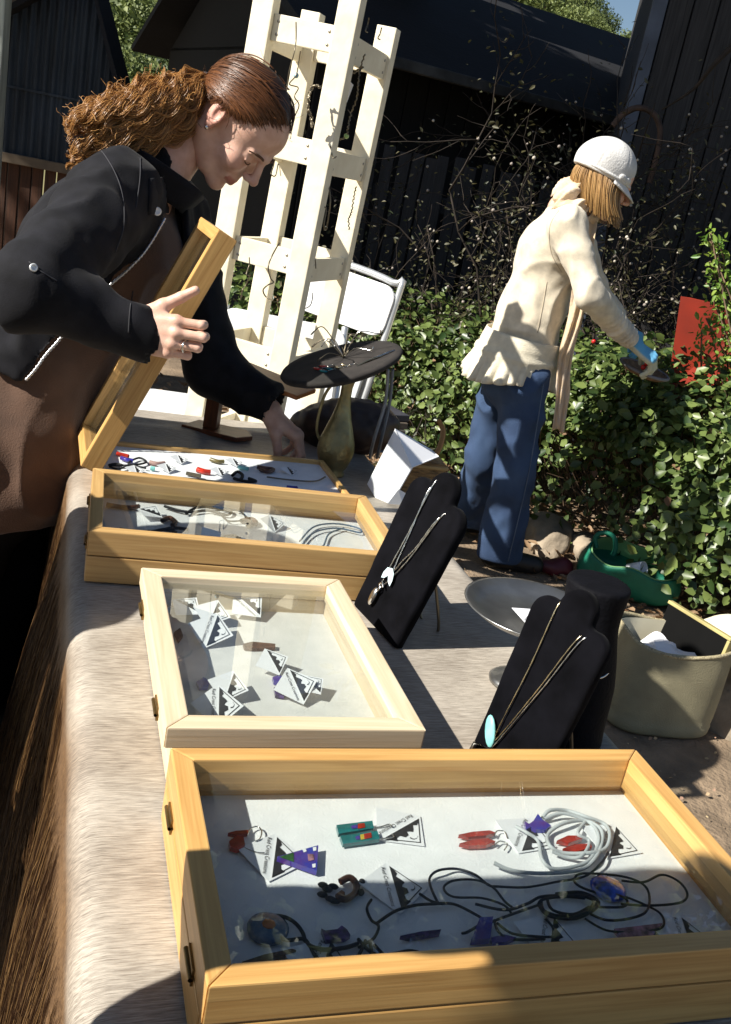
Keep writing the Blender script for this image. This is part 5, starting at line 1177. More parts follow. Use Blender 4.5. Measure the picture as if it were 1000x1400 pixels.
obj('tray_edge', boxme('tray_edge', (.112, -.004, 0), (.122, .016, .157), .002), pmat('tray_gold', (.45, .38, .16)), t)
t.rotation_euler = (math.radians(-8), 0, -1.0)
def crumple(lab, c, sx, sy, seed, rz):
    V = []; Fc = []
    for i in range(16):
        for j in range(12):
            V.append((sx*(i/15-.5), sy*(j/11-.5), 0))
            if i and j: Fc.append(((i-1)*12+j-1, i*12+j-1, i*12+j, (i-1)*12+j))
    me = newmesh('paper', V, Fc, False); displace_me(me, lambda P, N: P+np.array([0, 0, 1.0])*(.03*vnoise(P, 14, seed)+.012*vnoise(P, 34, seed+1))[:, None])
    tag(obj('paper', me, pmat('paper', (.84, .84, .86), .7, vary=.02), None, c, (.25, .1, rz)), lab, 'paper')
crumple('crumpled white paper at the left inside the cooler bag', (cool.location.x-.06, cool.location.y-.02, .215), .15, .13, 3, .5)
crumple('crumpled white paper at the front inside the cooler bag', (cool.location.x+.02, cool.location.y-.06, .222), .15, .10, 8, .2)
# green tote and maroon pouch
gp_ = onz(855, 815, 0)
tote = thing('green_bag', 'slumped green fabric bag with a loop handle on the ground by the hedge', 'bag', (gp_.x+.0, gp_.y+.05, 0), -.15)
tote.rotation_euler = (.30, .05, -.25); tote.location.z = .03
m_grn = pmat('green_fabric', (.005, .16, .095), .6, vary=.15, scale=10, bump=.2, bscale=200); m_lgrn = pmat('light_green', (.22, .45, .20), .6, vary=.1)
rings = []
for k, (z, f) in enumerate(((0, .9), (.02, 1.0), (.06, 1.02), (.10, .96), (.125, .92), (.135, .90))):
    lp = superloop(.20*f, .10*f, 2.6); w_ = vnoise(np.c_[lp*9, np.full(len(lp), z*9)], 1.0, 16); lp = lp*(1+.05*w_)[:, None]
    rings.append((lp, z*(1+.22*w_)))
shell('bag_body', rings, .04, m_grn, tote)
rin = [(lp*.93, z) for lp, z in rings]; V = np.concatenate([np.c_[x, np.zeros(len(x))+z+.004] for x, z in rin[2:]]); Fc = []
for i in range(3):
    for k in range(64): Fc.append((i*64+(k+1) % 64, i*64+k, (i+1)*64+k, (i+1)*64+(k+1) % 64))
obj('bag_lining', newmesh('bag_lining', V, Fc, True), m_lgrn, tote)
obj('handle', tube_me('handle', [catmull([(-.15, .02, .11), (-.165, .03, .15), (-.14, .04, .175), (-.10, .04, .17), (-.08, .03, .13), (-.08, .02, .10)], 7)], .010, 6), m_grn, tote)
t = thing('white_cup', 'white paper cup lying inside the green bag', 'cup', (tote.location.x-.01, tote.location.y-.02, .10)); obj('cup_body', lathe_me('cup_body', [(0, 0), (.022, 0), (.028, .07), (.026, .07), (.02, .004), (0, .004)], 20), m_card, t, rot=(1.1, 0, .8))
F_ = Field((-.1, -.06, -.01), (.1, .06, .1), .006); F_.ell((0, 0, .03), (.075, .04, .032)); F_.ell((.03, .01, .05), (.04, .03, .025), k=.02)
me = sdf_me('pouch', F_, 2); displace_me(me, lambda P, N: P+N*(.006*vnoise(P, 28, 13))[:, None])
p = onz(755, 785, 0); tag(obj('pouch', me, pmat('maroon', (.10, .012, .02), .5, vary=.2), None, (p.x, p.y, 0)), 'small maroon pouch on the ground left of the green bag', 'pouch')
# ================================================================== PEOPLE
def skin_mat():
    m, nt, b = nodes_of('skin'); N = nt.nodes
    at = N.new('ShaderNodeAttribute'); at.attribute_name = 'tone'
    tc = N.new('ShaderNodeTexCoord'); nz = N.new('ShaderNodeTexNoise'); nz.inputs['Scale'].default_value = 45; nz.inputs['Detail'].default_value = 5; link(nt, tc.outputs['Object'], nz.inputs[0])
    rp = N.new('ShaderNodeValToRGB'); e = rp.color_ramp.elements; e[0].position = .3; e[0].color = (.60, .34, .245, 1); e[1].position = .7; e[1].color = (.74, .475, .365, 1); link(nt, nz.outputs[0], rp.inputs[0])
    mx = N.new('ShaderNodeMix'); mx.data_type = 'RGBA'; link(nt, at.outputs['Fac'], mx.inputs[0]); link(nt, rp.outputs[0], mx.inputs[6]); mx.inputs[7].default_value = (.46, .14, .11, 1)
    link(nt, mx.outputs[2], b.inputs['Base Color']); b.inputs['Roughness'].default_value = .5
    b.inputs['Subsurface Weight'].default_value = .12; b.inputs['Subsurface Radius'].default_value = (1, .35, .2); b.inputs['Subsurface Scale'].default_value = .006
    n2 = N.new('ShaderNodeTexNoise'); n2.inputs['Scale'].default_value = 420; n2.inputs['Detail'].default_value = 4; link(nt, tc.outputs['Object'], n2.inputs[0])
    bp = N.new('ShaderNodeBump'); bp.inputs['Strength'].default_value = .28; bp.inputs['Distance'].default_value = .001; link(nt, n2.outputs[0], bp.inputs['Height']); link(nt, bp.outputs[0], b.inputs['Normal'])
    return m
m_skin = skin_mat()
def head_mesh(h=.0022):
    """x forward, y to the person's left, z up; origin between the ears"""
    F_ = Field((-.13, -.10, -.19), (.135, .10, .13), h)
    F_.ell((-.012, 0, .030), (.090, .072, .080)); F_.ell((.022, 0, -.035), (.060, .053, .072), k=.03); F_.ell((.042, 0, .034), (.047, .058, .048), k=.03)
    for s in (-1, 1):
        F_.cap((-.010, s*.050, -.052), (.040, s*.026, -.092), .017, .017, .022); F_.ell((.064, s*.033, -.030), (.024, .022, .024), k=.022)
        F_.cap((.080, s*.042, .012), (.091, s*.012, .013), .006, .007, .012)
    F_.ell((.069, 0, -.100), (.020, .022, .017), k=.02); F_.ell((.066, 0, -.060), (.024, .030, .026), k=.016)
    F_.cap((-.022, 0, -.05), (-.034, 0, -.125), .047, .046, .03)
    for s in (-1, 1):
        F_.ell((.096, s*.032, -.004), (.016, .019, .012), k=.012, op='s'); F_.ell((.0735, s*.0315, -.004), (.0135, .0145, .0125), k=.003)
        F_.cap((.0865, s*.019, -.009), (.0835, s*.044, -.008), .0018, .0018, .003)
    F_.cap((.090, 0, .010), (.113, 0, -.027), .0065, .0095, .010); F_.ell((.113, 0, -.029), (.0095, .009, .0085), k=.006)
    for s in (-1, 1): F_.ell((.101, s*.010, -.034), (.0095, .0065, .007), k=.006)
    for s in (-1, 1):
        F_.cap((.0895, s*.004, -.0625), (.080, s*.024, -.0610), .0050, .003, .006); F_.cap((.0885, 0, -.0720), (.080, s*.022, -.0630), .0058, .003, .006)
        F_.cap((.0985, 0, -.0668), (.0845, s*.028, -.0595), .0012, .0010, .002, 's')
    for s in (-1, 1):
        R = Matrix.Rotation(math.radians(-14), 3, 'Y') @ Matrix.Rotation(s*.25, 3, 'Z')
        F_.ell((-.012, s*.074, -.006), (.019, .0085, .031), R, k=.004); F_.ell((-.006, s*.083, -.002), (.0095, .006, .017), R, k=.004, op='s'); F_.ell((-.003, s*.073, -.032), (.009, .006, .010), k=.005)
    V, Fc = F_.mesh(); V = relax(V, Fc, 1, .4)
    tone = np.clip(1-np.abs((V[:, 2]+.0670)/.0095)**3, 0, 1)*(V[:, 0] > .081)*(np.abs(V[:, 1]) < .025)*.8
    tone = np.maximum(tone, .30*np.exp(-(((V[:, 0]-.07)/.03)**2+((np.abs(V[:, 1])-.042)/.02)**2+((V[:, 2]+.03)/.02)**2)))
    tone = np.maximum(tone, .35*np.exp(-(((V[:, 0]-.113)/.016)**2+((V[:, 1])/.014)**2+((V[:, 2]+.03)/.014)**2)))
    tone = np.maximum(tone, .4*(np.abs(V[:, 1]) > .069)*(V[:, 2] < .03)*(V[:, 2] > -.05)*(V[:, 0] > -.035)*(V[:, 0] < .012))
    return V, Fc, tone
HEAD = head_mesh()
def hand_mesh(curl, thumb, s=1.0, spread=0.05, h=.0017, glove=0.0, mcp=None):
    """x along the fingers, y to the thumb side, z the back of the hand"""
    F_ = Field((-.06, -.075, -.115), (.19, .115, .045), h)
    kn = [(.088, .027, .000), (.091, .008, .003), (.086, -.011, .001), (.078, -.028, -.004)]
    ln = [(.042, .026, .020), (.046, .029, .021), (.043, .027, .020), (.034, .020, .018)]
    rd = [.0088, .009, .0086, .0076]
    for i, k_ in enumerate(kn): F_.cap((.005, .018-.012*i, -.004), (k_[0]-.004, k_[1], k_[2]-.003), .0135, rd[i]+.0032+glove, .012)
    F_.cap((-.05, 0, -.002), (.01, 0, -.003), .0245, .024, .012); F_.ell((.045, -.002, -.010), (.042, .036, .013), k=.012)
    for i, k_ in enumerate(kn):
        p = np.array(k_, float); a = 0.0; yaw = spread*(1.5-i)
        for j in range(3):
            a += curl[i][j]; d = np.array([math.cos(a)*math.cos(yaw), math.sin(yaw)*math.cos(a), -math.sin(a)]); q = p+d*ln[i][j]
            F_.cap(p, q, rd[i]*(1-.07*j)+glove, rd[i]*(1-.07*(j+1))+glove, .0028); p = q
        F_.ell(k_, (rd[i]+.0022+glove,)*3, k=.006)
    t = [np.array(p, float) for p in thumb]
    F_.cap((.012, .016, -.010), t[0], .0165, .0125+glove, .014); F_.cap(t[0], t[1], .0115+glove, .0098+glove, .006); F_.cap(t[1], t[2], .0096+glove, .0078+glove, .003)
    V, Fc = F_.mesh(); return relax(V, Fc, 1, .4)*s, Fc
def place(V, o, x, y, z): return V[:, 0:1]*np.array(x)+V[:, 1:2]*np.array(y)+V[:, 2:3]*np.array(z)+np.array(o)
def nrm(v): v = np.array(v, float); return v/np.linalg.norm(v)
def frame_from(x, zhint):
    x = nrm(x); z = np.array(zhint, float); z = nrm(z-x*(x@z)); return x, np.cross(z, x), z
def body_me(parts, tones):
    V, Fc = concat(parts); me = newmesh('body', V, Fc, True); at = me.attributes.new('tone', 'FLOAT', 'POINT'); at.data.foreach_set('value', np.concatenate(tones).astype(np.float32)); return me
def folds(me, amp, sc_, seed, stretch=(1, 1, 1)):
    st = np.array(stretch)
    def fn(P, N):
        n = 1-np.abs(vnoise(P*st+.4*np.stack([vnoise(P, 7, seed+5)]*3, 1)*.1, sc_, seed)); n2 = vnoise(P*st, sc_*2.3, seed+1)
        return P+N*(amp*(n**2-.45)+amp*.35*n2)[:, None]
    displace_me(me, fn)
def V3(p): return np.array(p, float)
# ---------------------------------------------------------------- woman holding the lid
w1 = thing('person', 'woman with curly brown ponytail in a black jacket bending over the open case', 'person', (-.85, 1.75, 0))
hc = V3(ony(326, 168, 1.93))
hf = nrm((math.cos(math.radians(49))*math.cos(math.radians(-18)), math.cos(math.radians(49))*math.sin(math.radians(-18)), -math.sin(math.radians(49))))
hx, hy, hz_ = frame_from(hf, (0.02, 0.05, 1))
hs = .92
def hp1(p): return hc+hs*(p[0]*hx+p[1]*hy+p[2]*hz_)
Vh = place(HEAD[0]*hs, hc, hx, hy, hz_)
neck0 = hp1((-.030, 0, -.095))
shR, elR, wrR = V3(ony(158, 268, 1.74)), V3(ony(46, 396, 1.44)), V3(ony(163, 446, 1.485))
shL, elL, wrL = V3(ony(232, 290, 2.05)), V3(ony(292, 503, 2.02)), V3(ony(358, 546, 1.99))
nb0 = V3(ony(214, 236, 1.90)); ch = V3(ony(150, 345, 1.86)); wa = V3(ony(52, 500, 1.80)); hp = V3(ony(10, 610, 1.76))
legs = [[hp+V3((-.03, -.07, -.02)), V3((hp[0]-.06, hp[1]-.09, .46)), V3((hp[0]-.10, hp[1]-.1, .05))], [hp+V3((-.03, .09, -.02)), V3((hp[0]-.02, hp[1]+.1, .46)), V3((hp[0]-.08, hp[1]+.1, .05))]]
Fb = Field((-1.0, 1.30, .0), (-.05, 2.25, 1.36), .010)
Fb.chain([hp, wa, ch, nb0], [.10, .085, .09, .045], .05)
for a, b, c in ((shR, elR, wrR), (shL, elL, wrL)): Fb.cap(ch, a, .06, .045, .04); Fb.chain([a, b, c], [.043, .034, .023], .02)
for lg in legs: Fb.chain(lg, [.08, .055, .04], .03); Fb.cap(lg[2], lg[2]+V3((.16, 0, -.02)), .035, .03, .02)
def neck_mesh(a, b, r0_, r1_):
    a, b = V3(a), V3(b); Fn = Field(np.minimum(a, b)-.09, np.maximum(a, b)+.09, .004); Fn.cap(a, b, r0_, r1_); Fn.cap(a, a+nrm(a-b)*.03, r0_*1.15, r0_*1.3, .03); return Fn.mesh()
parts = [(Vh, HEAD[1]), Fb.mesh(), neck_mesh(nb0, neck0, .047, .046)]; tones = [HEAD[2], np.zeros(len(parts[1][0])), np.zeros(len(parts[2][0]))]
# right hand closed round the lid rail
curlR = [(.18, 1.55, .9), (.22, 1.55, .9), (.28, 1.55, .9), (.36, 1.5, .85)]
Vr, Fr = hand_mesh(curlR, [(.054, .048, -.016), (.082, .068, -.022), (.104, .084, -.026)], .88, .02)
rl_ = nrm((.335, .126, .934))
xr = nrm(V3((.96, -.10, .02))); zr = nrm(V3((-.12, -.98, .10))); xr, yr, zr = frame_from(xr, zr)
parts.append((place(Vr, wrR+V3((.012, 0, 0)), xr, yr, zr), Fr)); tones.append(np.zeros(len(Vr)))
# left hand, fingertips together, pointing down
curlL = [(.55, .75, .35), (.65, .75, .4), (.75, .8, .4), (.85, .8, .4)]
Vl, Fl = hand_mesh(curlL, [(.052, .040, -.026), (.080, .040, -.048), (.100, .032, -.070)], .95, -.03)
xl = nrm(V3((.80, -.02, -.55))); zl = nrm(V3((.55, .10, .80))); zl = nrm(zl-xl*(xl@zl)); yl = -np.cross(zl, xl)
parts.append((place(Vl, wrL+xl*.02, xl, yl, zl), Fl[:, ::-1])); tones.append(np.zeros(len(Vl)))
obj('body', body_me(parts, tones), m_skin, w1, world=True)
# brown shirt
m_shirt = pmat('brown_shirt', (.10, .052, .031), .9, vary=.15, scale=14, bump=.25, bscale=400, sheen=.2)
Fs = Field((-1.0, 1.45, .62), (-.2, 2.25, 1.4), .007)
Fs.cap(hp+V3((0, 0, -.06)), hp, .172, .166, .03); Fs.chain([hp, wa, ch, nb0+V3((-.03, 0, -.05))], [.164, .134, .122, .06], .05)
for a in (shR, shL): Fs.cap(ch, a, .09, .058, .05)
me = sdf_me('shirt', Fs, 2); folds(me, .016, 11, 4, (1, 1, .6)); shirt_me = me; obj('shirt', me, m_shirt, w1, world=True)
# black trousers
Fp = Field((-1.1, 1.4, .02), (-.3, 2.2, .9), .009)
Fp.cap(hp+V3((0, -.04, -.06)), hp+V3((0, .05, -.06)), .115, .115, .04)
for lg in legs: Fp.chain([lg[0]+V3((0, 0, -.05)), lg[1], lg[2]], [.095, .085, .075], .03)
me = sdf_me('trousers', Fp, 2); folds(me, .008, 10, 9); obj('trousers', me, pmat('black_trousers', (.008, .008, .009), .85, vary=.2, spec=.2), w1, world=True)
for lg in legs:
    Fq = Field(lg[2]+V3((-.08, -.06, -.07)), lg[2]+V3((.24, .06, .08)), .006); Fq.cap(lg[2]+V3((0, 0, -.01)), lg[2]+V3((.17, 0, -.02)), .042, .034, .01); Fq.D = np.maximum(Fq.D, (.004-(Fq.lo[2]+np.arange(Fq.n[2])*Fq.h))[None, None, :].astype(np.float32)); obj('shoe', sdf_me('shoe', Fq, 1), pmat('dark_shoe', (.015, .013, .012), .5), w1, world=True)
# jacket: a shell round torso and arms, open at the front
ax = nrm(nb0-hp); jf = nrm(V3((.80, -.52, 0))); jf = nrm(jf-ax*(jf@ax)); jl = np.cross(ax, jf)
Fj = Field((-1.05, 1.28, .72), (-.08, 2.30, 1.44), .0058)
Fj.chain([wa+(hp-wa)*.55, wa, ch, nb0+V3((-.02, 0, -.02))], [.176, .156, .142, .085], .05)
for a in (shR, shL): Fj.cap(ch+ax*.03, a, .10, .070, .05)
Fo = Field((-1.05, 1.28, .72), (-.08, 2.30, 1.44), .0058); Fo.D = Fj.D.copy()
G = np.meshgrid(*[Fj.lo[i]+np.arange(Fj.n[i])*Fj.h for i in range(3)], indexing='ij', sparse=True)
rel = [G[i]-ch[i] for i in range(3)]
fr_ = rel[0]*jf[0]+rel[1]*jf[1]+rel[2]*jf[2]; la = rel[0]*jl[0]+rel[1]*jl[1]+rel[2]*jl[2]; al = rel[0]*ax[0]+rel[1]*ax[1]+rel[2]*ax[2]
hemv = (-(al+.275)).astype(np.float32)                       # hem of the jacket
half = np.clip(.070-al*.22, .03, .16)
opening = np.maximum(np.abs(la-.006)-half, -(fr_-.01)).astype(np.float32)   # negative inside the opening
Fj.D = np.maximum(np.maximum(Fj.D, -(Fo.D+.012)), hemv); Fj.D = np.maximum(Fj.D, -opening)
Fa = Field((-1.05, 1.28, .72), (-.08, 2.30, 1.44), .0058)
for a, b, c in ((shR, elR, wrR), (shL, elL, wrL)):
    e = nrm(c-b); xt = .030 if b is elR else .006; Fa.chain([a, b, c+e*xt], [.074, .062, .042], .018)
    Fa.cap(c+e*(xt-.022), c+e*(xt+.006), .044, .0435, .004)
Fj.D = np.where(Fj.D < .08, Fj.D, .08); hh = np.clip(.5+.5*(Fj.D-Fa.D)/.02, 0, 1); Fj.D = (Fj.D*(1-hh)+Fa.D*hh-.02*hh*(1-hh)).astype(np.float32)
# open cuffs
for b, c in ((elR, wrR), (elL, wrL)): e = nrm(c-b); xt = .026 if b is elR else .002; Fj.cap(c+e*(xt-.006), c+e*(xt+.05), .031, .036, .002, 's')
me = sdf_me('jacket', Fj, 2); folds(me, .011, 13, 21, (1, 1, .8))
m_jack = pmat('black_fleece', (.009, .009, .012), .85, vary=.25, scale=30, bump=.12, bscale=500, sheen=.04, spec=.2)
obj('jacket', me, m_jack, w1, world=True)
from mathutils.bvhtree import BVHTree
def bvh_of(meshes):
    VV = []; FF = []; b_ = 0
    for q in meshes:
        VV += [v.co.copy() for v in q.vertices]; FF += [[i+b_ for i in p_.vertices] for p_ in q.polygons]; b_ = len(VV)
    return BVHTree.FromPolygons(VV, FF)
def hit(bv, x, y, lift=.001):
    d = Vector(ray(x, y)).normalized(); r = bv.ray_cast(Vector((0, 0, CAMZ)), d)
    return None if r[0] is None else r[0]-d*lift
def seam_line(bv, pts, par, mat, r=.0011, lift=.0006, name='seam'):
    P = [hit(bv, x, y, lift) for x, y in catmull([(x, y, 0) for x, y in pts], 9)[:, :2]]; P = [p for p in P if p is not None]
    if len(P) > 3: obj(name, tube_me(name, [np.array(P)], r, 4), mat, par, world=True)
bj = bvh_of([me, shirt_me]); m_st = pmat('dark_stitch', (.03, .03, .036), .8)
for pts in ([(112, 186), (142, 210), (165, 255), (170, 305), (158, 345)], [(176, 178), (190, 200), (192, 240), (186, 285)], [(40, 358), (58, 372), (78, 384)], [(182, 398), (178, 425), (176, 455)]): seam_line(bj, pts, w1, m_st)
G_ = [[hit(bj, 204+33*i/5-3*j/7, 240+58*j/7-3*i/5, .007) for i in range(6)] for j in range(8)]
if all(p is not None for row in G_ for p in row):
    V = np.array([[tuple(p) for p in row] for row in G_]).reshape(-1, 3); I = np.arange(48).reshape(8, 6); fq = np.stack([I[:-1, :-1], I[1:, :-1], I[1:, 1:], I[:-1, 1:]], -1).reshape(-1, 4)
    V = relax(V, fq, 2); tm_ = newmesh('collar_tab', V, fq, True); tm_.materials.append(m_jack); o = obj('collar_tab', tm_, None, w1, world=True); sm = o.modifiers.new('s', 'SOLIDIFY'); sm.thickness = .005
# stand collar
P = []
for a in np.linspace(-2.5, 2.5, 30):
    d = math.cos(a)*jf+math.sin(a)*jl; c = nb0-ax*.012+V3((.004, 0, 0)); P.append((c, d, a))
V = []; Fc = []
for i, (c, d, a) in enumerate(P):
    for k in range(6):
        r = .068+.0035*k+.004*math.sin(i*.9); V.append(c+d*r*(1+.10*abs(math.sin(a)))+ax*(k*.010-.03)); 
        if i and k: Fc.append(((i-1)*6+k-1, i*6+k-1, i*6+k, (i-1)*6+k))
V = np.array(V); me = newmesh('collar', V, np.array(Fc), True); me.materials.append(m_jack); o = obj('collar', me, None, w1, world=True); sm = o.modifiers.new('s', 'SOLIDIFY'); sm.thickness = .009; sm.offset = 0
# zips along both edges of the opening, snap buttons
m_zip = pmat('steel_zip', (.62, .62, .64), .3, .9)
Vj = np.array([v.co[:] for v in w1.children[-2].data.vertices]) if False else None
def zip_line(sgn):
    P = []
    for al_ in np.linspace(.10, -.27, 30):
        hw = min(max(.070-al_*.22, .03), .16); p0 = ch+ax*al_+jl*(.006+sgn*hw)
        lo_, hi_ = 0.0, .25                     # march outwards along jf until outside the torso field
        for t in np.arange(.0, .26, .003):
            q = p0+jf*t; i = np.round((q-Fo.lo)/Fo.h).astype(int)
            if np.all(i >= 0) and np.all(i < Fo.n) and Fo.D[tuple(i)] > -.001: break
        P.append(p0+jf*(t+.002))
    return np.array(P)
for s_ in (-1, 1):
    P = zip_line(s_); P = relax_line = np.array([P[max(i-1, 0)]*.25+P[i]*.5+P[min(i+1, len(P)-1)]*.25 for i in range(len(P))])
    Pz = catmull(P, 5); obj('zip', tube_me('zip', [Pz], .0028*(1+.3*np.sin(np.arange(len(Pz))*2.2)), 5), m_zip, w1, world=True)
def button(px, py, Y, r=.0075):
    p = hit(bj, px, py, .009 if r > .007 else .002) or ony(px, py, Y); d = (Vector((0, 0, CAMZ))-p).normalized(); d = (d+Vector((.3, 0, .2))).normalized()
    o = obj('snap_button', lathe_me('snap_button', [(0, 0), (r, 0), (r, .002), (r*.7, .0035), (r*.55, .0025), (0, .003)], 16), pmat('pearl', (.75, .76, .76), .25, .3), w1, world=True)
    o.matrix_basis = Matrix.Translation(p) @ d.to_track_quat('Z', 'Y').to_matrix().to_4x4(); return o
# ---- hair
hairm = {}
def hair_mat(name, c1, c2, rough=.38):
    m, nt, b = nodes_of(name); N = nt.nodes
    gi = N.new('ShaderNodeNewGeometry'); rp = N.new('ShaderNodeValToRGB'); e = rp.color_ramp.elements; e[0].color = (*c1, 1); e[1].color = (*c2, 1)
    link(nt, gi.outputs['Random Per Island'], rp.inputs[0]); link(nt, rp.outputs[0], b.inputs['Base Color']); b.inputs['Roughness'].default_value = rough; b.inputs['Specular IOR Level'].default_value = .7
    return m
m_hair1 = hair_mat('brown_hair', (.075, .026, .008), (.20, .075, .022)); m_curl = hair_mat('golden_curls', (.18, .072, .018), (.60, .31, .095), .36)
er = np.array([.099, .0795, .0885]); ec = np.array([-.012, 0, .030])
def on_skull(d, r=1.0): return ec+d*er*r
tie = nrm(np.array([-.82, 0, -.50]))
hl = [nrm(v) for v in ((.80, 0, .62), (.78, .30, .55), (.72, .55, .38), (.58, .78, .18), (.42, .90, .02), (.25, .96, -.06), (.05, .99, .10), (-.12, .98, .02), (-.22, .93, -.30), (-.32, .82, -.50), (-.42, .6, -.70), (-.45, .3, -.84), (-.46, 0, -.88))]
hl = [np.array([v[0], v[1], v[2]]) for v in hl]; hl = catmull(hl, 8); hl = np.concatenate([hl, (hl*np.array([1, -1, 1]))[::-1]])
g = np.random.default_rng(55)
def slerp(a, b, t):
    w = math.acos(np.clip(a@b, -1, 1)); return (math.sin((1-t)*w)*a+math.sin(t*w)*b)/math.sin(w) if w > 1e-4 else a
paths = []
for k in range(2600):
    a = hl[g.integers(0, len(hl))]; a = nrm(a+g.normal(0, .05, 3)); t0 = g.uniform(0, .75)**1.6; a2 = slerp(a, tie, t0)
    r0_ = g.uniform(.985, 1.035); pts = []; ph = g.uniform(0, 6); sg = math.copysign(1, a2[1]+g.normal(0, .02)); mid = nrm(np.array([.15, sg*(.62+.38*abs(a2[1])), .80-.62*abs(a2[1])]))*1.15 if a2[0] > -.3 else nrm(a2+tie)
    for t in np.linspace(0, 1, 11):
        d = nrm(a2*(1-t)**2+mid*2*t*(1-t)*1.0+tie*t*t+np.array([0, .02*math.sin(t*5+ph), .02*math.sin(t*4+ph)])); pts.append(hp1(on_skull(d, r0_*(1+.03*math.sin(t*math.pi)))))
    paths.append(catmull(pts, 2))
for k in range(900):
    sg = 1 if k % 2 else -1; a2 = nrm(np.array([g.uniform(-.5, .25), sg*.95, g.uniform(.0, .45)])); r0_ = g.uniform(.985, 1.03)
    paths.append(catmull([hp1(on_skull(nrm(slerp(a2, tie, t)), r0_)) for t in np.linspace(0, 1, 9)], 2))
fly = []
for k in range(190):                                        # flyaway hairs
    a = hl[g.integers(0, len(hl))]; a2 = slerp(nrm(a+g.normal(0, .05, 3)), tie, g.uniform(0, .8)); d0 = on_skull(a2, 1.0); pts = [hp1(d0)]
    d = nrm(slerp(a2, tie, .2)-a2+a2*g.uniform(.2, 1.0)+g.normal(0, .3, 3)); p = d0.copy()
    for q in range(4): p = p+d*g.uniform(.005, .010); d = nrm(d+g.normal(0, .3, 3)); pts.append(hp1(p))
    fly.append(catmull(pts, 2))
strand = tube_me('hair', paths+fly, [np.concatenate([[.0001, .0004], np.full(len(q)-2, .0008)]) for q in paths]+[.00032]*len(fly), 3)
hair = obj('hair', strand, m_hair1, w1, world=True)
# scalp cap under the strands
bm = bmesh.new(); bmesh.ops.create_icosphere(bm, subdivisions=4, radius=1.0); cv = np.array([v.co[:] for v in bm.verts])
hd = hl/np.linalg.norm(hl, axis=1)[:, None]
ctr = nrm(np.array([-.55, 0, .6])); keepv = []
lonh = np.arctan2(hd[:, 1], -hd[:, 0]); 
def inside_hair(d):
    # compare the angle to the cap's middle with that of the hairline in the same direction
    e1 = nrm(np.cross(ctr, [0, 1, 0])); e2 = np.cross(ctr, e1)
    th = math.atan2(d@e2, d@e1); hth = np.arctan2(hd@e2, hd@e1); j = np.argmin(np.abs(np.angle(np.exp(1j*(hth-th))))); return d@ctr > hd[j]@ctr-.01
dele = [v for v in bm.verts if not inside_hair(np.array(v.co[:]))]
bmesh.ops.delete(bm, geom=dele, context='VERTS')
for v in bm.verts: v.co = Vector(hp1(on_skull(np.array(v.co[:]), .985)))
obj('scalp', bmmesh('scalp', bm, True), pmat('hair_base', (.05, .02, .008), .5, vary=.2), hair, world=True)
tw = hp1(on_skull(tie, 1.04))
pc = catmull([tw, V3(ony(247, 140, 1.90)), V3(ony(213, 148, 1.86)), V3(ony(172, 160, 1.82)), V3(ony(132, 170, 1.80)), V3(ony(92, 184, 1.79))], 10)
pr_ = np.interp(np.linspace(0, 1, len(pc)), [0, .1, .3, .55, .8, 1], [.016, .040, .049, .047, .040, .020])
Tn = np.gradient(pc, axis=0); Tn /= np.linalg.norm(Tn, axis=1)[:, None]; B1 = np.cross(Tn, [0, 0, 1.0]); B1 /= np.linalg.norm(B1, axis=1)[:, None]; B2 = np.cross(B1, Tn)
paths = []
for lk in range(105):
    r = math.sqrt(g.random()); th = g.uniform(0, 2*math.pi); a0, b0 = r*math.cos(th), r*math.sin(th); end = g.uniform(.45, 1.0) if lk > 20 else g.uniform(.85, 1.02)
    cr_, fq, ph = g.uniform(.004, .010), g.uniform(3, 6), g.uniform(0, 6.28); drp = g.uniform(0, .055) if b0 < .2 else 0
    for st in range(30):
        n = 46; tt = np.linspace(0, min(end+g.uniform(-.04, .02), 1), n); f = tt*(len(pc)-1); i = np.minimum(f.astype(int), len(pc)-2); w = (f-i)[:, None]
        C = pc[i]*(1-w)+pc[i+1]*w; R_ = np.interp(tt, np.linspace(0, 1, len(pc)), pr_)[:, None]
        aa, bb_ = a0+g.normal(0, .085), b0+g.normal(0, .085); env = np.clip(tt/.15, 0, 1)
        cv_ = cr_*(1+g.normal(0, .12))
        off = B1[i]*(aa*R_)+B2[i]*(bb_*R_)+B1[i]*(cv_*env*np.cos(tt*fq*6.28+ph+g.normal(0, .15)))[:, None]+B2[i]*(cv_*env*np.sin(tt*fq*6.28+ph))[:, None]
        P = C+off; P[:, 2] -= drp*tt**1.5*1.2; paths.append(P)
for lk in range(150):                                        # frizz
    i = g.integers(4, len(pc)-2); th = g.uniform(0, 6.28); p = pc[i]+pr_[i]*(B1[i]*math.cos(th)+B2[i]*math.sin(th)); d = nrm(-Tn[i]*-.4+B1[i]*math.cos(th)+B2[i]*math.sin(th)); pts = [p]
    for q in range(5): d = nrm(d+g.normal(0, .6, 3)); p = p+d*.006; pts.append(p)
    paths.append(catmull(pts, 2))
obj('ponytail', tube_me('ponytail', paths, .00046, 3), m_curl, hair, world=True)
obj('hair_tie', tube_me('hair_tie', [[tw+.016*(B1[1]*math.cos(a)+B2[1]*math.sin(a)) for a in np.linspace(0, 6.28, 17)[:-1]]], .005, 6, True), pmat('tie', (.03, .02, .02), .8), hair, world=True)
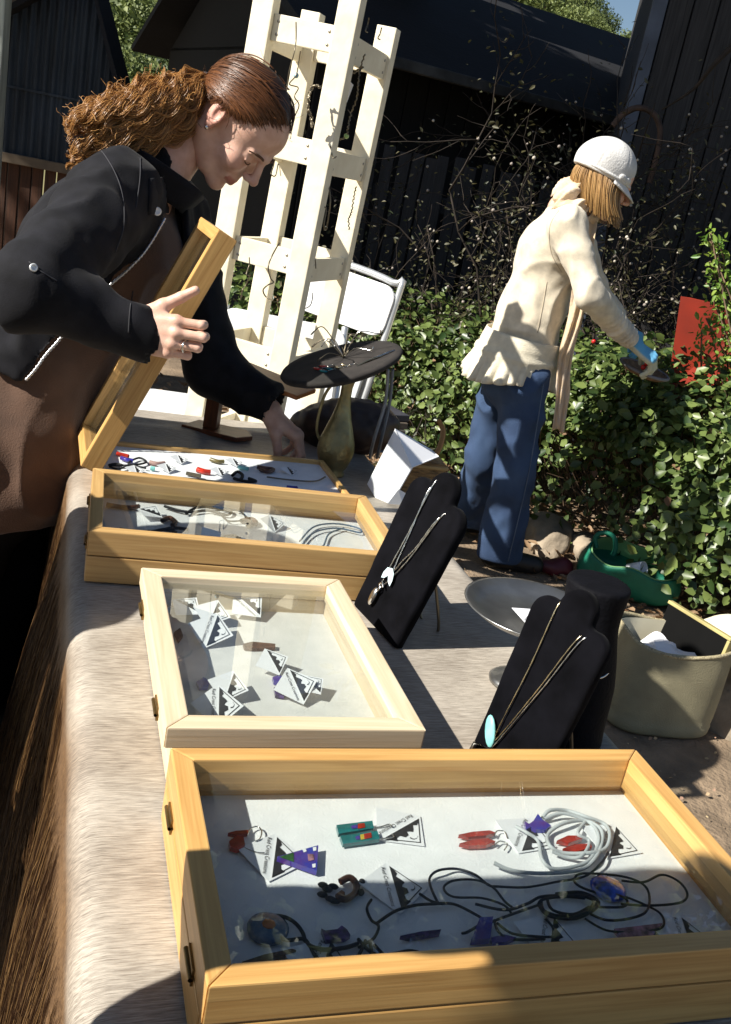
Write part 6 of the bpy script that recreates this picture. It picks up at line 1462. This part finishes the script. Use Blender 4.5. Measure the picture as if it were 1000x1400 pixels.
# brows, lashes, earring, ring
m_brow = pmat('brow', (.13, .06, .03), .8)
for s_ in (-1, 1):
    obj('eyebrow', tube_me('eyebrow', [catmull([hp1(p) for p in ((.0945, s_*.014, .0145), (.094, s_*.028, .0185), (.086, s_*.043, .0165), (.076, s_*.053, .010))], 5)], np.array([.0026]*5+[.0026]*6+[.0014]*5), 5), m_brow, w1, world=True)
    obj('eyelash', tube_me('eyelash', [catmull([hp1(p) for p in ((.0872, s_*.020, -.0105), (.0886, s_*.028, -.0135), (.0872, s_*.037, -.0130), (.0830, s_*.0455, -.0095))], 5)], .0013, 4), m_brow, w1, world=True)
e = hp1((.002, -.0815, -.036)); obj('ear_stud', sphere_me('ear_stud', .0042, 10, 8), m_silver, w1, e, world=True)
rg = wrR+V3((.012, 0, 0))+.88*(.107*xr-.0125*yr+.0*zr)
a = [rg+.88*.0100*(yr*math.cos(t)+zr*math.sin(t)) for t in np.linspace(0, 6.28, 21)[:-1]]
obj('ring', tube_me('ring', [a], .0016, 6, True), m_silver, w1, world=True)
button(215, 289, 1.70); button(46, 366, 1.56, .006)
# ---------------------------------------------------------------- woman with the white cap
w2 = thing('person', 'woman in white cap, cream sweater and jeans tending the hedge', 'person', (.55, 3.65, 0))
h2 = V3(ony(826, 246, 3.64)); f2 = nrm((math.cos(math.radians(17))*math.cos(.12), math.cos(math.radians(17))*math.sin(.12), -math.sin(math.radians(17)))); x2, y2, z2 = frame_from(f2, (0, 0, 1)); s2 = 1.0
def hp2(p): return h2+s2*(p[0]*x2+p[1]*y2+p[2]*z2)
q1, q2, q3 = V3(ony(776, 308, 3.50)), V3(ony(806, 402, 3.42)), V3(ony(864, 466, 3.58))
l1, l2, l3 = V3(ony(785, 312, 3.80)), V3(ony(815, 400, 3.90)), V3(ony(850, 440, 3.95))
n2 = V3(ony(782, 282, 3.65)); c2 = V3(ony(757, 345, 3.65)); a2_ = V3(ony(728, 425, 3.65)); p2_ = V3(ony(706, 505, 3.65))
lg2 = [[V3(ony(718, 515, 3.58)), V3(ony(704, 640, 3.57)), V3(ony(682, 757, 3.62))], [V3(ony(692, 512, 3.74)), V3(ony(664, 625, 3.82)), V3(ony(634, 722, 3.98))]]
lg2[0][2][2] = .06; lg2[1][2][2] = .06
Fb = Field((.1, 3.3, 0), (1.1, 4.2, 1.45), .011)
Fb.chain([p2_, a2_, c2, n2], [.10, .09, .09, .045], .04)
for a, b, c in ((q1, q2, q3), (l1, l2, l3)): Fb.cap(c2, a, .06, .045, .04); Fb.chain([a, b, c], [.04, .033, .024], .02)
for lg in lg2: Fb.chain(lg, [.08, .055, .04], .03)
hm2 = place(HEAD[0], h2, x2, y2, z2); bm_ = Fb.mesh()
nm_ = neck_mesh(n2, hp2((-.030, 0, -.095)), .046, .045)
obj('body', body_me([(hm2, HEAD[1]), bm_, nm_], [HEAD[2], np.zeros(len(bm_[0])), np.zeros(len(nm_[0]))]), m_skin, w2, world=True)
m_swe = pmat('cream_knit', (.70, .62, .48), .9, vary=.12, scale=26, bump=.18, bscale=320, sheen=.15)
Fs = Field((.1, 3.25, .7), (1.05, 4.15, 1.45), .0065)
Fs.chain([p2_+V3((.0, 0, .03)), a2_, c2, n2], [.138, .108, .117, .058], .05)
for a, b, c in ((q1, q2, q3), (l1, l2, l3)): Fs.cap(c2+V3((0, 0, .02)), a, .085, .062, .05); Fs.chain([a, b, c-nrm(c-b)*.03], [.060, .048, .038], .018)
me = sdf_me('sweater', Fs, 2); folds(me, .010, 12, 31)
# sleeve gathers near the wrist
def gath(P, N):
    e = q3-q2; L = np.linalg.norm(e); e = e/L; t = (P-q2)@e; d = np.linalg.norm((P-q2)-t[:, None]*e, axis=1); m_ = (d < .075)*np.clip((t-.35*L)/(.4*L), 0, 1)*(t < L*1.15); return P+N*(m_*.006*np.sin(t*260+2*vnoise(P, 30, 2)))[:, None]
displace_me(me, gath); obj('sweater', me, m_swe, w2, world=True)
bs2 = bvh_of([me]); m_sw2 = pmat('cream_seam', (.5, .43, .32), .9)
for pts in ([(764, 288), (752, 310), (754, 345), (768, 372)], [(748, 385), (742, 420), (735, 455)]): seam_line(bs2, pts, w2, m_sw2, .0014)
# ruffled hem
ax2 = nrm(nrm(n2-p2_)*.35+V3((.02, 0, .65))); e1 = nrm(V3((1, 0, 0))-ax2*ax2[0]); e2 = np.cross(ax2, e1)
V = []; Fc = []; na, nk = 160, 16
hx0 = V3(ony(718, 458, 3.65))
for k in range(nk):
    t = k/(nk-1); c = hx0-ax2*(t*.172)+V3((-.02*t, 0, 0)); ru = np.clip((t-.45)/.55, 0, 1)
    for i in range(na):
        a = 2*math.pi*i/na; r = .138+.030*t+.010*math.sin(a*3+1)*t+ru*(.010*math.sin(a*30+1.5*math.sin(a*5))+.006*math.sin(a*17)); r += (.005 if k in (6, 7) else 0)-(.003 if k in (5, 8, 10) else 0)
        V.append(c+e1*r*1.02*math.cos(a)+e2*r*1.0*math.sin(a)-ax2*(.02*ru*math.sin(a*2+.5)))
        if k: Fc.append(((k-1)*na+i, (k-1)*na+(i+1) % na, k*na+(i+1) % na, k*na+i))
me = newmesh('ruffled_hem', np.array(V), np.array(Fc), True); me.materials.append(pmat('cream_ruffle', (.70, .64, .50), .9, vary=.08, scale=30, bump=.2, bscale=200)); o = obj('ruffled_hem', me, None, w2, world=True); sm = o.modifiers.new('s', 'SOLIDIFY'); sm.thickness = .004
# jeans
m_jean = pmat('denim', (.046, .088, .18), .9, vary=.35, scale=6, bump=.35, bscale=350, col2=(.02, .042, .10))
Fp = Field((.0, 3.3, .02), (.95, 4.35, .95), .0085)
Fp.cap(p2_+V3((0, -.035, -.04)), p2_+V3((0, .04, -.04)), .108, .108, .04)
for lg in lg2: Fp.chain([lg[0], lg[1], lg[2]], [.088, .076, .082], .03)
Fp.D = np.maximum(Fp.D, (.030-(Fp.lo[2]+np.arange(Fp.n[2])*Fp.h))[None, None, :].astype(np.float32))
me = sdf_me('jeans', Fp, 2); folds(me, .017, 11, 41, (1, 1, .7)); obj('jeans', me, m_jean, w2, world=True)
P = [lg2[0][0]+V3((.06, -.085, 0)), lg2[0][1]+V3((.045, -.070, 0)), lg2[0][2]+V3((.03, -.086, 0))]
obj('seam', tube_me('seam', [catmull(P, 12)], .0018, 4), pmat('seam_thread', (.12, .17, .26), .8), w2, world=True)
for lg in lg2:
    a = lg[2].copy(); a[2] = .045
    Fq = Field(a+V3((-.09, -.07, -.06)), a+V3((.25, .07, .06)), .006); Fq.cap(a+V3((-.02, 0, -.008)), a+V3((.15, .01, -.012)), .046, .036, .01); Fq.D = np.maximum(Fq.D, (.002-(Fq.lo[2]+np.arange(Fq.n[2])*Fq.h))[None, None, :].astype(np.float32)); obj('shoe', sdf_me('shoe', Fq, 1), pmat('dark_shoe', (.03, .03, .03), .6), w2, world=True)
# gloves: blue back, cream palm and fingers
curlG = [(.7, .6, .4), (.75, .6, .4), (.8, .65, .4), (.85, .65, .4)]
Vg, Fg = hand_mesh(curlG, [(.052, .042, -.022), (.076, .050, -.040), (.094, .046, -.062)], 1.0, .04, .0024, .0022)
xg = nrm(V3((.86, .16, -.42))); zg = nrm(V3((.42, -.35, .80))); xg, yg, zg = frame_from(xg, zg)
me = newmesh('glove', place(Vg, q3+xg*.02, xg, yg, zg), Fg, True); at = me.attributes.new('tone', 'FLOAT', 'POINT')
tn = np.clip((Vg[:, 2]+.004)/.006, 0, 1)*np.clip((.105-Vg[:, 0])/.012, 0, 1); at.data.foreach_set('value', tn.astype(np.float32))
m_glv, nt, b = nodes_of('glove'); aN = nt.nodes.new('ShaderNodeAttribute'); aN.attribute_name = 'tone'; mx = nt.nodes.new('ShaderNodeMix'); mx.data_type = 'RGBA'; mx.inputs[6].default_value = (.55, .55, .42, 1); mx.inputs[7].default_value = (.12, .38, .60, 1); link(nt, aN.outputs['Fac'], mx.inputs[0]); link(nt, mx.outputs[2], b.inputs['Base Color']); b.inputs['Roughness'].default_value = .8
obj('glove', me, m_glv, w2, world=True)
Vg2, Fg2 = hand_mesh(curlG, [(.052, .042, -.022), (.076, .050, -.040), (.094, .046, -.062)], 1.0, .04, .004, .0022)
x3 = nrm(V3((.8, -.3, -.4))); z3 = nrm(V3((.4, .1, .9))); z3 = nrm(z3-x3*(x3@z3)); y3 = -np.cross(z3, x3)
me = newmesh('glove', place(Vg2, l3, x3, y3, z3), Fg2[:, ::-1].copy(), True); at = me.attributes.new('tone', 'FLOAT', 'POINT'); at.data.foreach_set('value', np.ones(len(Vg2), np.float32)); obj('glove', me, m_glv, w2, world=True)
# cap with brim, band and bow
m_cap = pmat('white_cap', (.66, .65, .63), .85, vary=.12, scale=14, bump=.25, bscale=150)
Fc_ = Field((-.16, -.14, -.06), (.19, .14, .17), .0042)
Fc_.ell((-.015, 0, .038), (.116, .099, .102)); Fc_.ell((-.035, 0, .022), (.108, .096, .09), k=.03)
zc = Fc_.lo[2]+np.arange(Fc_.n[2])*Fc_.h; xc = Fc_.lo[0]+np.arange(Fc_.n[0])*Fc_.h
cut = (-.010+0*xc)[:, None, None]-zc[None, None, :]
Fc_.D = np.maximum(Fc_.D, cut.astype(np.float32)); F_in = Field((-.16, -.14, -.06), (.19, .14, .17), .0042); F_in.ell((-.015, 0, .040), (.104, .087, .086)); Fc_.D = np.maximum(Fc_.D, -F_in.D)
Vc, Fcc = Fc_.mesh(); Vc = relax(Vc, Fcc, 2)
th = np.arctan2(Vc[:, 1], Vc[:, 0]+.015); seam = np.exp(-(np.angle(np.exp(1j*th*6))/.25)**2)*(Vc[:, 2] > .03); Vc = Vc-np.array([-.015, 0, .04])
Vc = Vc*(1-.012*seam)[:, None]+np.array([-.015, 0, .04]); Vc = Vc*(1+.012*vnoise(Vc, 22, 3))[:, None]
def hp2c(p): return hp2(np.array(p)*.89+np.array([-.002, 0, .012]))
Vc = Vc*.89+np.array([-.002, 0, .012])
capo = obj('cap', newmesh('cap', place(Vc, h2, x2, y2, z2), Fcc, True), m_cap, w2, world=True)
V = []; Fc = []
for i in range(31):
    a = -1.35+2.7*i/30
    for k in range(7):
        r = k/6; ex_ = .055*math.cos(a*.95)**.8 if abs(a) < 1.5 else 0
        V.append(hp2c((-.012+(.108+ex_*r)*math.cos(a)*.98+.0, (.098+.012*r*math.cos(a))*math.sin(a), -.002-.034*r*math.cos(a*.9)-.004*r)))
        if i and k: Fc.append(((i-1)*7+k-1, i*7+k-1, i*7+k, (i-1)*7+k))
me = newmesh('brim', np.array(V), np.array(Fc), True); me.materials.append(m_cap); o = obj('brim', me, None, capo, world=True); sm = o.modifiers.new('s', 'SOLIDIFY'); sm.thickness = .005
obj('band', tube_me('band', [[hp2c((-.015+.1185*math.cos(a), .1005*math.sin(a), .004)) for a in np.linspace(0, 6.28, 41)[:-1]]], .0065, 6, True), m_cap, capo, world=True)
for dx in (-.018, .018):
    o = obj('bow', sphere_me('bow', .017, 12, 8, (1.1, .45, .7)), m_cap, capo, world=True); a = -.95+dx*8; pp = hp2c((-.015+.120*math.cos(a), .103*math.sin(a), .016)); o.matrix_basis = Matrix.Translation(Vector(pp)) @ Matrix(((x2[0], y2[0], z2[0], 0), (x2[1], y2[1], z2[1], 0), (x2[2], y2[2], z2[2], 0), (0, 0, 0, 1))) @ Matrix.Rotation(a+math.pi/2, 4, 'Z')
# bob hair
g = np.random.default_rng(66); paths = []
m_blond = hair_mat('blonde_hair', (.22, .11, .035), (.55, .34, .13))
for k in range(900):
    a = g.uniform(.75, 2*math.pi-.75); rr_ = g.uniform(.96, 1.06); st = np.array([-.012+.088*math.cos(a)*rr_, .076*math.sin(a)*rr_, .02])
    L = g.uniform(.11, .145)*(1.0 if abs(a-math.pi) < .9 else 1.0); pts = []
    for t in np.linspace(0, 1, 8):
        p = st*np.array([1+.10*math.sin(t*2.5), 1+.16*math.sin(t*2.6), 1]); w_ = nrm(p[0]*x2+p[1]*y2); q = hp2(p)+V3((0.045*t*t, 0, 0))+(-z2*.65+V3((0, 0, -.45)))*L*t; pts.append(q+V3((.012*math.sin(t*3)*math.cos(a*3), 0, 0)))
    paths.append(catmull(pts, 2))
obj('hair', tube_me('hair', paths, .0013, 3), m_blond, w2, world=True)
# scarf: ruffled ring and a hanging tail
m_scarf = pmat('scarf', (.72, .52, .30), .85, vary=.2, scale=25, col2=(.62, .52, .42), bump=.2, bscale=120)
V = []; Fc = []; na, nk = 120, 9
nx_ = nrm(hp2((-.03, 0, -.095))-n2); s1 = nrm(V3((0, 1, 0))-nx_*nx_[1]); s2_ = np.cross(nx_, s1)
for k in range(nk):
    for i in range(na):
        a = 2*math.pi*i/na; r = .070+.022*math.sin(k/(nk-1)*math.pi)+.008*math.sin(a*9+k*.7)+.005*math.sin(a*21+k); V.append(n2+nx_*(-.035+.10*k/(nk-1)+.01*math.sin(a*6+1)+.008*math.sin(a*13))+(s1*math.cos(a)+s2_*math.sin(a))*r)
        if k: Fc.append(((k-1)*na+i, (k-1)*na+(i+1) % na, k*na+(i+1) % na, k*na+i))
me = newmesh('scarf', np.array(V), np.array(Fc), True); me.materials.append(m_scarf); sc_o = obj('scarf', me, None, w2, world=True); sm = sc_o.modifiers.new('s', 'SOLIDIFY'); sm.thickness = .004
cl = catmull([n2+V3((.06, -.03, -.03)), V3(ony(797, 355, 3.58)), V3(ony(788, 430, 3.56)), V3(ony(772, 490, 3.56)), V3(ony(768, 545, 3.56)), V3(ony(764, 588, 3.56))], 8); V = []; Fc = []
for i, p in enumerate(cl):
    t = i/(len(cl)-1)
    for k in range(9):
        s_ = (k-4)/4; V.append(p+V3((.030*s_*(1-.3*t), -.012*math.sin(k*1.6+i*.25)-.01, .008*math.sin(i*.6+k))))
        if i and k: Fc.append(((i-1)*9+k-1, i*9+k-1, i*9+k, (i-1)*9+k))
me = newmesh('scarf_tail', np.array(V), np.array(Fc), True); me.materials.append(m_scarf); o = obj('scarf_tail', me, None, sc_o, world=True); sm = o.modifiers.new('s', 'SOLIDIFY'); sm.thickness = .003
# flat round basket in her hand, red berries
bk_ = ony(880, 508, 3.70)
t = thing('flat_basket', 'shallow brown and grey woven dish under the gloved hand', 'basket', bk_); t.rotation_euler = (.1, .15, 0)
obj('rim', lathe_me('rim', [(0, -.012), (.07, -.010), (.092, .002), (.096, .012), (.090, .012), (.07, -.002), (0, -.004)], 32), pmat('basket', (.22, .12, .06), .8, vary=.4, scale=50, bump=.6, bscale=90), t)
obj('rim_band', tube_me('rim_band', [[(.094*math.cos(a), .094*math.sin(a), .010) for a in np.linspace(0, 6.28, 33)[:-1]]], .006, 6, True), pmat('basket_rim', (.18, .17, .18), .7, vary=.3), t)
for k, (px, py, lab) in enumerate(((880, 502, 'red berry beside the glove over the dish'), (885, 497, 'second red berry just above the first by the glove'), (858, 449, 'red berry above the sweater cuff'), (812, 467, 'red berry low in the bush left of the cuff'))):
    tag(obj('red_berry', sphere_me('red_berry', .010, 12, 8), pmat('berry_red', (.55, .02, .02), .25, vary=.1), None, ony(px, py, 3.62 if k < 3 else 4.3)), lab, 'berry')
# ---------------------------------------------------------------- visitors beside the table, outside the picture: their shadows fall across it
Fv = Field((-.24, -.34, 0), (.24, .34, 1.72), .014)
Fv.cap((0, -.07, .08), (0, -.08, .82), .06, .085, .02); Fv.cap((0, .07, .08), (0, .08, .82), .06, .085, .02)
Fv.chain([(0, 0, .85), (0, 0, 1.1), (0, 0, 1.32)], [.15, .135, .14], .05); Fv.cap((0, -.15, 1.36), (0, .15, 1.36), .075, .075, .05); Fv.cap((0, 0, 1.4), (0, 0, 1.44), .06, .055, .02)
for s_ in (-1, 1): Fv.chain([(0, s_*.19, 1.36), (.03, s_*.24, 1.06), (.12, s_*.20, .86)], [.062, .05, .035], .02); Fv.cap((.02, s_*.08, .05), (.15, s_*.09, .04), .04, .035, .02)
vme = sdf_me('clothes', Fv, 2); folds(vme, .006, 7, 3)
vp = [(HEAD[0]+np.array([.02, 0, 1.565]), HEAD[1]), neck_mesh((0, 0, 1.40), (-.005, 0, 1.48), .048, .046)]; vt = [HEAD[2], np.zeros(len(vp[1][0]))]
Vq, Fq_ = hand_mesh(curlG, [(.052, .042, -.022), (.076, .050, -.040), (.094, .046, -.062)], .95, .04, .0035)
for s_ in (1, -1):
    xq = nrm(V3((.55, 0, -.8))); zq = nrm(V3((0, s_*1.0, 0))); yq = np.cross(zq, xq) if s_ < 0 else -np.cross(zq, xq)
    vp.append((place(Vq, (.125, s_*.20, .85), xq, yq, zq), Fq_ if s_ < 0 else Fq_[:, ::-1])); vt.append(np.zeros(len(Vq)))
vbody = body_me(vp, vt)
Fh = Field((-.14, -.11, 1.45), (.14, .11, 1.72), .005); Fh.ell((.002, 0, 1.605), (.104, .084, .092)); Fh.ell((.075, 0, 1.55), (.075, .08, .075), k=.01, op='s'); vhair = sdf_me('hair', Fh, 2)
m_vis = pmat('visitor_clothes', (.05, .055, .07), .9, vary=.2)
for (u, v, sc_, lab) in ((-.50, .66, .86, 'short visitor in dark clothes standing at the left side of the table'), (-.31, -.36, 1.08, 'tall visitor in dark clothes standing left of the camera')):
    p = tab(u, v); t = thing('person', lab, 'person', p, TA); t.scale = (sc_, sc_, sc_); obj('clothes', vme, m_vis, t); obj('body', vbody, m_skin, t); obj('hair', vhair, pmat('dark_hair', (.03, .018, .01), .5, vary=.3, scale=60), t)
